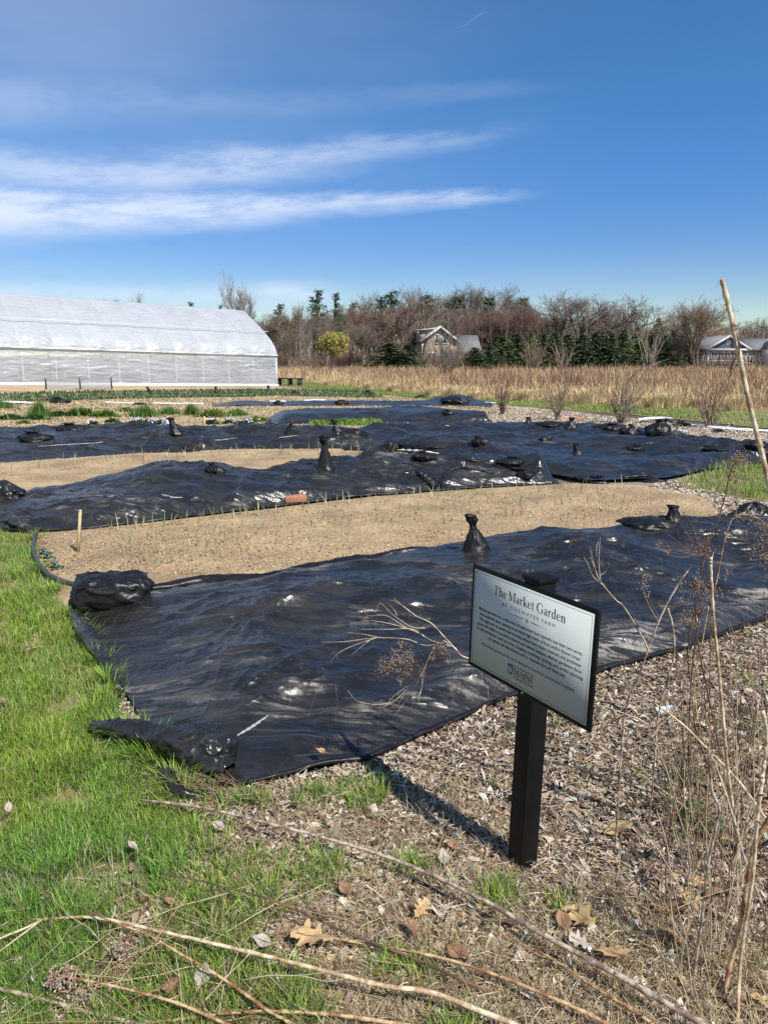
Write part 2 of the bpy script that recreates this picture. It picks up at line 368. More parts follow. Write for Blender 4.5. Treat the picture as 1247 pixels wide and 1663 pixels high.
M['brick'] = mat('clay_brick', (.44, .19, .11), (.32, .13, .08), 40, .85, .002, 90)
M['stake'] = mat('yellow_wood_stake', (.56, .44, .22), (.42, .31, .14), 30, .7)
M['hose'] = mat('dark_hose', (.035, .036, .04), (.06, .06, .062), 20, .5)
M['valve'] = mat('green_valve', (.02, .11, .075), (.012, .06, .045), 20, .4)
M['pipe'] = mat('galvanized_pipe', (.72, .73, .74), (.58, .6, .61), 8, .45)
M['board'] = mat('white_board', (.72, .71, .68), (.6, .59, .56), 8, .7)
M['orange'] = mat('orange_plastic', (.50, .19, .10), (.4, .14, .07), 12, .6)
M['shingle'] = mat('tan_siding', (.50, .42, .31), (.42, .35, .25), 2, .9)
M['trim'] = mat('white_trim', (.62, .61, .58), (.5, .49, .47), 3, .7)
M['roof'] = mat('grey_roof', (.20, .20, .20), (.15, .15, .155), 2, .9)
M['siding'] = mat('blue_grey_siding', (.12, .155, .19), (.095, .125, .155), 2, .9)
M['siding_w'] = mat('pale_siding', (.60, .63, .57), (.5, .53, .48), 2, .9)
M['glass'] = mat('dark_window', (.03, .035, .045), (.05, .055, .065), 2, .15)
M['dark_wood'] = mat('dark_bench_wood', (.05, .04, .035), (.03, .025, .02), 20, .8)
M['petal_w'] = mat('pale_blossom', (.70, .64, .72), (.5, .40, .62), 40, .8)
M['glove'] = mat('pale_blue_plastic', (.48, .58, .62), (.4, .5, .54), 30, .5)
for _n in ('stem', 'stem_pale', 'stem_grey', 'stem_dark'):
    for _q in M[_n].node_tree.nodes:
        if _q.type == 'MAP_RANGE': _q.inputs[1].default_value = .43; _q.inputs[2].default_value = .57

# ------------------------------------------------------------------ ground and beds
def ngon(name, poly, z, m, kind='structure', parent=None):
    P = [tuple(G(x, y, z)) for x, y in poly]; me = bpy.data.meshes.new(name)
    me.from_pydata(P, [], [list(range(len(P)))]); me.materials.append(m); me.update()
    if me.polygons[0].normal.z < 0: me.flip_normals()
    return tag(link(bpy.data.objects.new(name, me), parent), kind=kind)
def loft(top, bot, nu, nv, jitter=0.0, seed=0):
    A = resample(G([p[0] for p in bot], [p[1] for p in bot])[:, :2], nu)
    B = resample(G([p[0] for p in top], [p[1] for p in top])[:, :2], nu)
    if jitter:
        n = fbm(A[:, 0] * 1.7, A[:, 1] * 1.7, 3, seed) * jitter; A = A + np.stack([0 * n, n], -1)
        n = fbm(B[:, 0] * 1.7, B[:, 1] * 1.7, 3, seed + 9) * jitter; B = B + np.stack([0 * n, n], -1)
    v = np.linspace(0, 1, nv)[None, :, None]; P = A[:, None] * (1 - v) + B[:, None] * v
    U, Vv = np.meshgrid(np.linspace(0, 1, nu), np.linspace(0, 1, nv), indexing='ij')
    return P[..., 0], P[..., 1], U, Vv
def sheet(name, top, bot, nu, nv, zfn, m, kind=None, parent=None, col=None, jitter=0.0, seed=0, smooth=True):
    X, Y, U, Vv = loft(top, bot, nu, nv, jitter, seed)
    Z = zfn(X, Y, U, Vv) + hgt(X, Y)
    c = None
    if col is not None: c = np.repeat(col(X, Y, U, Vv).reshape(-1, 1), 3, 1)
    o = obj_np(name, np.stack([X, Y, Z], -1), quads=grid_quads(nu, nv), mat=m, col=c, smooth=smooth, parent=parent)
    return tag(o, kind=kind)
flat = lambda z: (lambda X, Y, U, V: 0 * X + z)

xs = np.concatenate([[-900, -400, -150, -80], np.linspace(-50, 50, 101), [80, 150, 400, 900]])
ys = np.concatenate([[-30, -5], np.linspace(0, 90, 91), [110, 150, 250, 500, 1500]])
Xg, Yg = np.meshgrid(xs, ys, indexing='ij')
tag(obj_np('ground', np.stack([Xg, Yg, hgt(Xg, Yg)], -1), quads=grid_quads(len(xs), len(ys)), mat=M['mulch']), kind='structure')
# meadow ground, straw soil of the far plots, paths
mx_ = np.concatenate([[-900, -300], np.linspace(-80, 80, 81), [300, 900]]); my_ = np.concatenate([np.linspace(22, 90, 35), [120, 200, 500, 1500]])
Xm, Ym = np.meshgrid(mx_, my_, indexing='ij')
tag(obj_np('meadow', np.stack([Xm, Ym, hgt(Xm, Ym) + .004], -1), quads=grid_quads(len(mx_), len(my_)), mat=M['meadow_g']), kind='structure')
sheet('garden_soil', [(-300, 619), (0, 626), (450, 629), (620, 640), (800, 655), (870, 662)],
      [(-300, 830), (60, 800), (300, 775), (690, 755), (850, 715), (930, 690)], 120, 60,
      lambda X, Y, U, V: .012 + .008 * fbm(X * 3, Y * 3, 3, 4), M['soil_far'], 'structure')
sheet('woodchip_path', [(790, 657), (900, 666), (1100, 688), (1300, 708), (1500, 730)],
      [(820, 730), (960, 800), (1050, 850), (1200, 880), (1600, 890)], 60, 30, flat(.009), M['path'], 'structure')
sheet('grass_path', [(452, 616), (540, 625), (700, 643), (830, 650), (1000, 658), (1247, 670), (1500, 680)],
      [(452, 624), (560, 636), (700, 650), (830, 660), (1000, 672), (1247, 697), (1500, 715)], 60, 6, flat(.018), M['turf'], 'structure')
PATCH = [(1092, 790), (1150, 766), (1235, 748), (1330, 742), (1500, 760), (1560, 850), (1300, 826), (1247, 815), (1160, 803)]
ngon('grass_patch', PATCH, .016, M['turf'])
LAWN = [(-700, 800), (-60, 838), (30, 853), (60, 876), (68, 915), (92, 960), (110, 1000), (154, 1045), (196, 1110), (192, 1170), (235, 1225),
        (262, 1262), (298, 1305), (320, 1350), (300, 1420), (240, 1480), (180, 1540), (120, 1600), (60, 1700), (-200, 2200), (-3000, 2200)]
ngon('lawn', LAWN, .004, M['turf'])
def bedz(h, amp, seed):
    def f(X, Y, U, V):
        e = sstep(0, .12, V) * sstep(0, .12, 1 - V) * sstep(0, .03, U) * sstep(0, .03, 1 - U)
        cl = fbm(X * 9, Y * 9, 3, seed); cr = np.maximum(0, perlin(X * 22, Y * 22, seed + 2)) + .6 * np.maximum(0, perlin(X * 45, Y * 45, seed + 3))
        return .012 + e * (h + .4 * amp * cl + amp * cr + .02 * fbm(X * .9, Y * .9, 2, seed))
    return f
sheet('soil_bed', [(40, 868), (160, 858), (400, 832), (640, 804), (900, 786), (1050, 790), (1150, 812)],
      [(85, 985), (250, 990), (520, 945), (760, 915), (1000, 890), (1200, 872)], 900, 260, bedz(.03, .014, 11), M['soil'], 'structure', jitter=.05)
sheet('soil_bed', [(-120, 760), (200, 738), (380, 727), (560, 727), (720, 728)],
      [(-120, 830), (100, 805), (320, 785), (560, 775), (760, 765)], 500, 160, bedz(.03, .02, 31), M['soil'], 'structure', jitter=.05)
sheet('soil_bed', [(240, 690), (330, 690), (520, 690), (620, 694)], [(240, 712), (330, 714), (520, 712), (620, 712)], 160, 40, bedz(.02, .02, 41), M['soil'], 'structure')

# ------------------------------------------------------------------ black tarps
def folds(X, Y, seed, s=1.0, ang=.35):
    c, q = math.cos(ang), math.sin(ang); x = X * c + Y * q; y = -X * q + Y * c
    wx = x + .25 * perlin(x * 1.3, y * 1.3, seed + 1); wy = y + .25 * perlin(x * 1.3, y * 1.3, seed + 2)
    f = .034 * ridged(wx * .8, wy * 1.7, seed, 1.3) + .022 * ridged(wx * 1.9 + 3, wy * 1.0, seed + 3, 1.6)
    f += .007 * ridged(wx * 1.6, wy * 5.0, seed + 4, 2.4) + .0045 * ridged(wx * 5, wy * 2.0, seed + 5, 2.6)
    f += .0012 * ridged(wx * 6, wy * 16, seed + 6, 2.5) + .0009 * ridged(wx * 18, wy * 6, seed + 7, 2.5)
    return f * s * (.35 + 1.0 * sstep(-.25, .35, perlin(x * .9, y * .9, seed + 12)))
def creases(X, Y, seed, big=1.0):
    # taut pull lines: straight sharp ridges of limited length, most of them roughly across the sheet or along it
    rg = np.random.default_rng(seed + 900); x0, x1, y0, y1 = X.min(), X.max(), Y.min(), Y.max(); n = int(min(420, 26 * (x1 - x0) * (y1 - y0) ** .5)); h = np.zeros_like(X); xlo, xhi = X.min(1), X.max(1)
    if X.shape[1] < 100: return h
    for k in range(n):
        i, j = rg.integers(X.shape[0]), rg.integers(X.shape[1]); cx, cy = X[i, j], Y[i, j]; L = rg.uniform(.15, 1.3) * (1 + .06 * cy); w = rg.uniform(.010, .040) * (1 + .05 * cy); an = rg.choice([.35, 1.9, -.5, .1]) + rg.normal(0, .35); a = w * rg.uniform(.12, .38) * rg.choice([1, 1, -.6])
        c, s = math.cos(an), math.sin(an); i0 = int(np.argmax(xhi > cx - L * 1.7)); i1 = len(xlo) - int(np.argmax(xlo[::-1] < cx + L * 1.7))
        dx = X[i0:i1] - cx; dy = Y[i0:i1] - cy; t = (dx * c + dy * s) / L; d = np.abs(-dx * s + dy * c + .10 * L * t * t * math.cos(k)); h[i0:i1] += a * np.exp(-d / (w * (1 + .6 * np.abs(t)))) * np.exp(-(t * 1.6) ** 4)
    for k in range(int(n * .22)):                          # fewer, broad folds with a firm crest
        i, j = rg.integers(X.shape[0]), rg.integers(X.shape[1]); cx, cy = X[i, j], Y[i, j]; L = rg.uniform(.45, 1.5) * (1 + .05 * cy); w = rg.uniform(.05, .12) * (1 + .04 * cy); an = rg.choice([.5, 1.8, -.4, .15]) + rg.normal(0, .3); a = w * rg.uniform(.14, .32) * rg.choice([1, 1, -.7]); c, s = math.cos(an), math.sin(an)
        dx = X - cx; dy = Y - cy; t = (dx * c + dy * s) / L; d = -dx * s + dy * c + .12 * L * t * t * math.cos(k); d = np.where(d > 0, d, -d * 1.8); h += a * np.exp(-d / w) * np.exp(-(t * 1.5) ** 4)
    return h
def tarp(name, label, top, bot, nu, nv, crest, seed, fs=1.0, m='tarp', bumps=.06, dust=None, jitter=.06, edge=.10, freq=.6, group='black plastic sheets over the beds', pins=(), zb=.02):
    def zf(X, Y, U, V):
        e = sstep(0, edge, V) * sstep(0, edge, 1 - V) * sstep(0, .10, U) * sstep(0, .04, 1 - U)
        h = crest(U, V) + bumps * fbm(X * freq, Y * freq * 1.6, 2, seed) + .40 * folds(X, Y, seed, fs) * (.35 + .65 * e)
        h = h + creases(X, Y, seed) * (.5 + .5 * e)
        for (px, py, amp, wid) in pins:                       # pulled points with folds that fan out of them
            q = G(px, py); dx = X - q[0]; dy = Y - q[1]; d = np.hypot(dx, dy) + 1e-4; a = np.arctan2(dy, dx)
            ca, sa_ = np.cos(a), np.sin(a); fan = ridged(ca * 1.7 + d * .2, sa_ * 1.7, seed + 20, 2) + .5 * ridged(ca * 3.6, sa_ * 3.6 + d * .3, seed + 21, 2)
            h = h + amp * np.exp(-(d / wid) ** 2) + .020 * fan * np.exp(-d / wid) * sstep(0, .12, d)
        return zb + np.maximum(e * h, 0) + .010 * (1 - e) * (1 + fbm(X * 6, Y * 6, 2, seed))
    o = sheet(name, top, bot, nu, nv, zf, M[m], col=dust or (lambda X, Y, U, V: 0 * X), jitter=jitter, seed=seed)
    return tag(o, label, 'tarp', group)
def crest1(U, V):
    return (.03 + .15 * sstep(.12, .5, U) * (1 - .45 * sstep(.5, .8, U)) * sstep(.05, .80, V) + .03 * (1 - sstep(.2, .5, U)) * sstep(.1, .5, V)) * (1 - .2 * sstep(.86, 1, V))
def dust1(X, Y, U, V):
    return np.clip(1.3 * np.exp(-((V - .09) / .05) ** 2) * sstep(.16, .3, U) * (.3 + sstep(-.2, .4, fbm(X * 1.5, Y * 1.5, 3, 77))) +
                   .8 * np.exp(-((V - .93) / .06) ** 2) * (1 - sstep(.35, .6, U)) * sstep(-.3, .3, fbm(X * 2, Y * 2, 3, 70)), 0, 1)
T1 = tarp('plastic_tarp', 'large near black plastic sheet with dusty front edge spread behind the grey sign',
     [(112, 962), (240, 970), (330, 956), (400, 957), (520, 936), (650, 913), (760, 905), (860, 899), (960, 890), (1080, 876), (1200, 866), (1420, 856)],
     [(290, 1284), (340, 1290), (400, 1287), (500, 1260), (600, 1242), (700, 1197), (830, 1142), (1000, 1092), (1110, 1062), (1247, 1008), (1500, 925)],
     1100, 330, crest1, 5, 1.0, dust=dust1, jitter=.03, edge=.07,
     pins=[(960, 960, .03, .6), (1090, 885, .03, .5), (640, 1030, .03, .8), (200, 990, .03, .5), (330, 1190, .03, .5), (430, 1040, .04, .7), (1180, 880, .03, .6)])
def crest2(U, V):
    return .04 + .20 * sstep(.08, .34, U) * sstep(0, .55, V) * (1 - .5 * sstep(.75, 1, V)) * (1 - .35 * np.exp(-((U - .46) / .07) ** 2))
T2 = tarp('plastic_tarp', 'black plastic sheet holding down an orange brick between two tan soil beds',
     [(-90, 802), (60, 803), (130, 800), (230, 790), (320, 785), (420, 786), (560, 776), (700, 766), (800, 766), (900, 782)],
     [(-90, 856), (60, 868), (150, 862), (250, 851), (400, 833), (480, 822), (560, 812), (640, 806), (780, 795), (910, 788)],
     800, 190, crest2, 15, 1.3, m='tarp', bumps=.07, pins=[(60, 850, .0, .8), (600, 775, .06, .6), (270, 800, .08, .9)])
T3 = tarp('plastic_tarp', 'long black plastic sheet with white glints in front of the flowering rows',
     [(-120, 716), (0, 712), (110, 709), (230, 707), (350, 713), (560, 712), (680, 712)],
     [(-120, 772), (0, 757), (200, 745), (380, 734), (550, 734), (690, 734)],
     800, 160, lambda U, V: .05 + .18 * sstep(0, .55, V) * (1 - .4 * sstep(.7, 1, V)), 25, 1.6, m='tarp_far', bumps=.10, freq=.45)
def crest4(U, V):
    return .04 + .11 * (.5 - .5 * np.cos(V * 3 * 2 * np.pi)) + .05 * sstep(.3, .9, V)
T4 = tarp('plastic_tarp', 'widest rippled black plastic sheet crossing behind the torn flaps to the grass patch',
     [(520, 712), (700, 703), (850, 697), (1000, 703), (1100, 716), (1247, 745), (1370, 765)],
     [(560, 736), (640, 737), (700, 748), (860, 768), (950, 788), (1080, 783), (1150, 768), (1247, 755), (1370, 774)],
     900, 260, crest4, 35, 1.7, m='tarp_far', bumps=.10, freq=.5, edge=.05, zb=.05)
T5 = tarp('plastic_tarp', 'small low black plastic sheet beside the green weedy clump, beyond the long sheets',
     [(425, 681), (520, 677), (640, 674), (720, 676), (795, 683)], [(440, 692), (560, 690), (700, 688), (800, 687)],
     400, 60, lambda U, V: .05 + .16 * sstep(0, .4, V), 45, 1.8, m='tarp_far', bumps=.06)
T6 = tarp('plastic_tarp', 'narrow dark plastic strip lying along the straw row with white strips',
     [(345, 656), (500, 655), (700, 654), (800, 655)], [(345, 661), (500, 660), (700, 660), (800, 662)],
     400, 30, lambda U, V: .02 + .06 * V, 55, 1.2, m='tarp_far', bumps=.05)
T7 = tarp('plastic_tarp', 'crumpled dark plastic heap at the meadow end of the narrow strip',
     [(690, 650), (740, 648), (800, 652)], [(690, 658), (740, 658), (800, 658)],
     140, 30, lambda U, V: .02 + .16 * np.exp(-((U - .45) / .2) ** 2), 65, 1.5, m='tarp_far', bumps=.06)

def flap(px, py, wpx, hpx, Y, m, parent=None, seed=0, lean=0.0, name='folded_flap', thick=True, shape='tri'):
    """a stiff curled corner of plastic: size in pixels at depth Y"""
    a = R(px, py, Y); s = Y / F * 1.02; n = 14; rg = np.random.default_rng(seed)
    U, Vv = np.meshgrid(np.linspace(0, 1, n), np.linspace(0, 1, n), indexing='ij')
    wid = wpx * s; h = hpx * s
    if shape == 'tri': w = 1 - .92 * Vv
    elif shape == 'strip': w = 1 - .25 * Vv * np.sin(U * 3)
    else: w = 1 - .5 * Vv
    x = (U - .5) * wid * w + lean * wid * Vv
    z = h * Vv * (1 + .12 * np.sin(U * 5 + seed)) ; y = .25 * h * np.sin(U * 3.1 + seed) * Vv + .6 * h * Vv ** 2 * (1 if seed % 2 else -.4) + .03 * np.sin(U * 11 + seed) * h
    V = np.stack([x + a.x, y + a.y, z + a.z], -1).reshape(-1, 3)
    V2 = V + np.array([0, .004, .002]); q = grid_quads(n, n)
    return obj_np(name, np.vstack([V, V2]), quads=np.vstack([q, q[:, ::-1] + len(V)]), mat=m, smooth=True, parent=parent)
def plane_strip(pts, wid, m, name='white_strip', parent=None, z=.03, seed=0):
    """narrow flat strip of film following pixels"""
    P = resample(G([p[0] for p in pts], [p[1] for p in pts]), 40); X, Y = P[:, 0], P[:, 1]
    k = np.sin(np.linspace(0.25, np.pi - .25, 40)) ** .5
    w = wid * k * (1 + .5 * perlin(X * 3, Y * 3, seed)); zz = hgt(X, Y) + z + .02 * perlin(X * 2, Y * 2, seed + 1)
    A = np.stack([X, Y - w / 2, zz], -1); B = np.stack([X, Y + w / 2, zz + .02], -1); C = np.stack([X, Y, zz + .03], -1)
    V = np.stack([A, C, B], 1).reshape(-1, 3)
    return obj_np(name, V, quads=grid_quads(40, 3), mat=m, smooth=True, parent=parent)
def rayhit_z(o, px, py):                           # first point of a tarp under a pixel
    dx, dy, dz = rays(px, py); d = Vector((float(dx), float(dy), float(dz))).normalized()
    ok, loc, nor, _ = o.ray_cast(Vector((0, 0, EYE)), d); return loc if ok else Vector(G(px, py))
def onsheet(o, pts, wpx, m, name, seed=0, lift=.006):
    """a fold, roll or strip that lies on sheet o, along pixels, as a child of it"""
    bpy.context.view_layer.update(); P = np.array([tuple(rayhit_z(o, *p)) for p in pts]); P = resample(spline(P, 5), 30)
    Yd = P[:, 1].mean(); k = np.sin(np.linspace(0.2, np.pi - .1, 30)) ** .6; r = wpx / 2 * Yd / F * k * (1 + .25 * np.sin(np.arange(30) * 1.3 + seed))
    P[:, 2] += lift; mb = MB(); mb.tube(P, r, 8)
    ob = mb.build(name, m, o, smooth=True)
    me = ob.data; co = np.empty(len(me.vertices) * 3, np.float32); me.vertices.foreach_get('co', co); co = co.reshape(-1, 3)
    n = 8; c = np.repeat(P, n, 0); co[:len(c), 2] = c[:, 2] + (co[:len(c), 2] - c[:, 2]) * .55; me.vertices.foreach_set('co', co.ravel()); me.update()
    return ob
# rolled far edge of the near sheet, and its gathered front corner
def roll(o, pts, rads, name='rolled_edge', m='bag', z=.03, seed=0, flatz=.8):
    P = spline([tuple(G(x, y, z + dz)) for x, y, dz in pts], 8); rr = np.interp(np.linspace(0, 1, len(P)), np.linspace(0, 1, len(rads)), rads)
    P = resample(P, 90); rr = np.interp(np.linspace(0, 1, 90), np.linspace(0, 1, len(rr)), rr)
    a = np.arange(20) * 2 * np.pi / 20; T = np.gradient(P, axis=0); T /= np.linalg.norm(T, axis=1)[:, None]
    A = np.cross(T, [0, 0, 1.0]); A /= np.linalg.norm(A, axis=1)[:, None]; Bz = np.cross(A, T)
    i = np.arange(90)[:, None]; w = 1 + .35 * perlin(a[None] * 1.3 + 0 * i, i * .10 + 0 * a[None], seed) + .35 * ridged(a[None] * 1.8 + .03 * i, i * .06 + 0 * a[None], seed + 2, 1.6) + .15 * ridged(a[None] * 4 + i * .1, i * .2 + 0 * a[None], seed + 4, 2)
    V = P[:, None] + rr[:, None, None] * w[..., None] * (np.cos(a)[None, :, None] * A[:, None] + flatz * np.sin(a)[None, :, None] * Bz[:, None])
    q = [(i * 20 + j, i * 20 + (j + 1) % 20, (i + 1) * 20 + (j + 1) % 20, (i + 1) * 20 + j) for i in range(89) for j in range(20)]
    return obj_np(name, V, quads=q, mat=M[m], smooth=True, parent=o, col=np.zeros((1800, 3)))
def rollP(o, P, rads, m='bag', seed=0, flatz=.8, name='rolled_edge', n2=140):
    P = resample(np.asarray(P, float), n2); rr = np.interp(np.linspace(0, 1, n2), np.linspace(0, 1, len(rads)), rads)
    a = np.arange(20) * 2 * np.pi / 20; T = np.gradient(P, axis=0); T /= np.linalg.norm(T, axis=1)[:, None]
    A = np.cross(T, [0, 0, 1.0]); A /= np.linalg.norm(A, axis=1)[:, None]; Bz = np.cross(A, T); i = np.arange(n2)[:, None]
    w = 1 + .35 * perlin(a[None] * 1.3 + 0 * i, i * .10 + 0 * a[None], seed) + .30 * ridged(a[None] * 1.8 + i * .03, i * .06 + 0 * a[None], seed + 2, 1.6) + .12 * ridged(a[None] * 4 + i * .1, i * .2 + 0 * a[None], seed + 4, 2)
    V = P[:, None] + rr[:, None, None] * w[..., None] * (np.cos(a)[None, :, None] * A[:, None] + flatz * np.sin(a)[None, :, None] * Bz[:, None])
    q = [(i_ * 20 + j, i_ * 20 + (j + 1) % 20, (i_ + 1) * 20 + (j + 1) % 20, (i_ + 1) * 20 + j) for i_ in range(n2 - 1) for j in range(20)]
    return obj_np(name, V, quads=q, mat=M[m], smooth=True, parent=o, col=np.zeros((20 * n2, 3)))
def edge_of(o, nu, nv, u0, u1, v=-1, dz=.0):
    co = np.empty(len(o.data.vertices) * 3, np.float32); o.data.vertices.foreach_get('co', co); g = co.reshape(nu, nv, 3)[int(u0 * (nu - 1)):int(u1 * (nu - 1)) + 1, v].astype(float); g[:, 2] += dz
    k = np.ones(9) / 9; h = g.copy(); 
    for c in range(3): h[4:-4, c] = np.convolve(g[:, c], k, 'valid')
    return h[::6]
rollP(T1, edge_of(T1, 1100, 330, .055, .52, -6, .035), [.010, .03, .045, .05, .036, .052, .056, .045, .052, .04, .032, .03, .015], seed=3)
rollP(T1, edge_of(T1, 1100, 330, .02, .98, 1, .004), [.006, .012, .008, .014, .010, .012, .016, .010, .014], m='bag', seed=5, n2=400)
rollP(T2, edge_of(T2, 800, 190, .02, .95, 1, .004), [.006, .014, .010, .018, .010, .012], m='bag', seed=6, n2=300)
roll(T1, [(152, 1178, .03), (185, 1182, .05), (235, 1190, .06), (290, 1205, .07), (330, 1222, .05), (372, 1252, .02)],
     [.02, .04, .045, .05, .075, .03], m='tarp', seed=8)
roll(T1, [(112, 985, .01), (132, 1015, .03), (150, 1045, .03), (180, 1085, .01), (196, 1125, .01)], [.01, .035, .04, .02, .008], m='tarp', seed=12)
roll(T1, [(262, 1240, .0), (275, 1262, .02), (292, 1284, .02), (330, 1294, .0)], [.01, .025, .02, .008], m='tarp', seed=14)
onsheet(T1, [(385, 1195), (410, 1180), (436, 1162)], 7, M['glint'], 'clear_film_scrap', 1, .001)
# pale strips modelled as highlight glints, then dark folds and torn flaps
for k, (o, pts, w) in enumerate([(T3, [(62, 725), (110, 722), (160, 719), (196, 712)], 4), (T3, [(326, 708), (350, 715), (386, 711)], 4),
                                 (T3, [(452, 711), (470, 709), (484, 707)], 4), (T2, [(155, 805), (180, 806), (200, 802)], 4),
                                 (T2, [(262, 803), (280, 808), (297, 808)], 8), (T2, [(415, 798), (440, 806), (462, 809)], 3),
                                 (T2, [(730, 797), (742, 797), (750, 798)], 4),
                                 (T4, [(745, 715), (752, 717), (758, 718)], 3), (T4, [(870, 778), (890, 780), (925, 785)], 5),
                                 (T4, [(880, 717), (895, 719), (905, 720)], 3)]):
    onsheet(o, pts, w * .7, M['glint'], 'glint_strip', k, .001)
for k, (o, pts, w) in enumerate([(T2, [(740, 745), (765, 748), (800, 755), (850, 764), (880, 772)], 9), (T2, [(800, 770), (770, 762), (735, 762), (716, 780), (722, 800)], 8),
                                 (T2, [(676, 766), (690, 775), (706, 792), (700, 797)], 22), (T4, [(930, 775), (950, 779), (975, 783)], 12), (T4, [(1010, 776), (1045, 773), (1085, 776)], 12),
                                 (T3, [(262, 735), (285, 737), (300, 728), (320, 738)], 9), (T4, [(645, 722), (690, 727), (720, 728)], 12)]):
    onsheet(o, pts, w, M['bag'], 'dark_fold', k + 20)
o = onsheet(T4, [(645, 731), (670, 732), (690, 734), (712, 737)], 7, M['white_film'], 'white_fold', 40)
onsheet(T4, [(780, 745), (795, 747), (812, 750)], 8, M['white_film'], 'white_fold', 41)
flap(741, 781, 34, 28, 9.3, M['white_film'], T2, 3, .35)
flap(867, 775, 22, 30, 9.6, M['white_film'], T4, 5, .15)
o = flap(270, 699, 34, 20, 15.0, M['white_film'], T3, 4, .1); flap(296, 700, 42, 16, 15.0, M['white_film'], T3, 6, -.35)
roll(T2, [(-40, 830, .02), (0, 838, .05), (30, 850, .05), (60, 866, .0)], [.03, .06, .05, .02], m='tarp', seed=22)

# white and orange plastic lying about (each its own scrap)
def scrap(name, label, pts, wid, m, group=None, z=.05, seed=1):
    tag(plane_strip(pts, wid, m, name, None, z, seed), label, 'plastic strip', group)
gq = 'white plastic strips lying in the rows'
scrap('plastic_strip', 'broad white plastic strip in the straw row, cut by the photo edge', [(-40, 652), (10, 654), (56, 657)], .55, M['white_film'], gq)
scrap('plastic_strip', 'thin white plastic strip below the mesh barrier by the greenhouse', [(172, 656), (195, 657), (218, 657)], .14, M['white_film'], gq)
scrap('plastic_strip', 'long thin white plastic strip behind the tall green clumps', [(250, 657), (290, 658), (330, 658)], .13, M['white_film'], gq)
scrap('plastic_strip', 'short white plastic strip touching the narrow dark sheet', [(438, 656), (452, 656), (465, 657)], .2, M['white_film'], gq, .09)
scrap('plastic_strip', 'white plastic strip on the middle of the narrow dark sheet', [(495, 656), (510, 655), (528, 655)], .2, M['white_film'], gq, .12)
scrap('plastic_strip', 'white plastic strip at the meadow end of the dark heap', [(775, 656), (790, 657), (806, 657)], .2, M['white_film'], gq)
scrap('plastic_strip', 'bunched white plastic strip behind the sandbags by the bare shrubs', [(1035, 689), (1050, 687), (1075, 686), (1090, 688)], .35, M['white_film'], gq, .12)
scrap('plastic_strip', 'white plastic strip poking out under the dark sandbag pile', [(1068, 703), (1085, 706), (1115, 711)], .22, M['white_film'], gq, .12)
scrap('plastic_strip', 'long white plastic strip running towards the meadow grass on the woodchip path', [(1100, 691), (1150, 696), (1200, 701), (1260, 703)], .4, M['white_film'], gq, .04)
scrap('orange_sheet', 'crumpled orange plastic scrap at the back edge of the rippled sheet', [(912, 690), (928, 688), (945, 689)], .3, M['orange'], None, .14)
scrap('orange_sheet', 'tiny orange plastic scrap beside the narrow dark strip', [(416, 655), (426, 656), (436, 657)], .25, M['orange'], None, .06)
scrap('orange_sheet', 'small orange plastic scrap at the pointed end of the rippled sheet', [(1182, 722), (1190, 723), (1198, 723)], .18, M['orange'], None, .04)

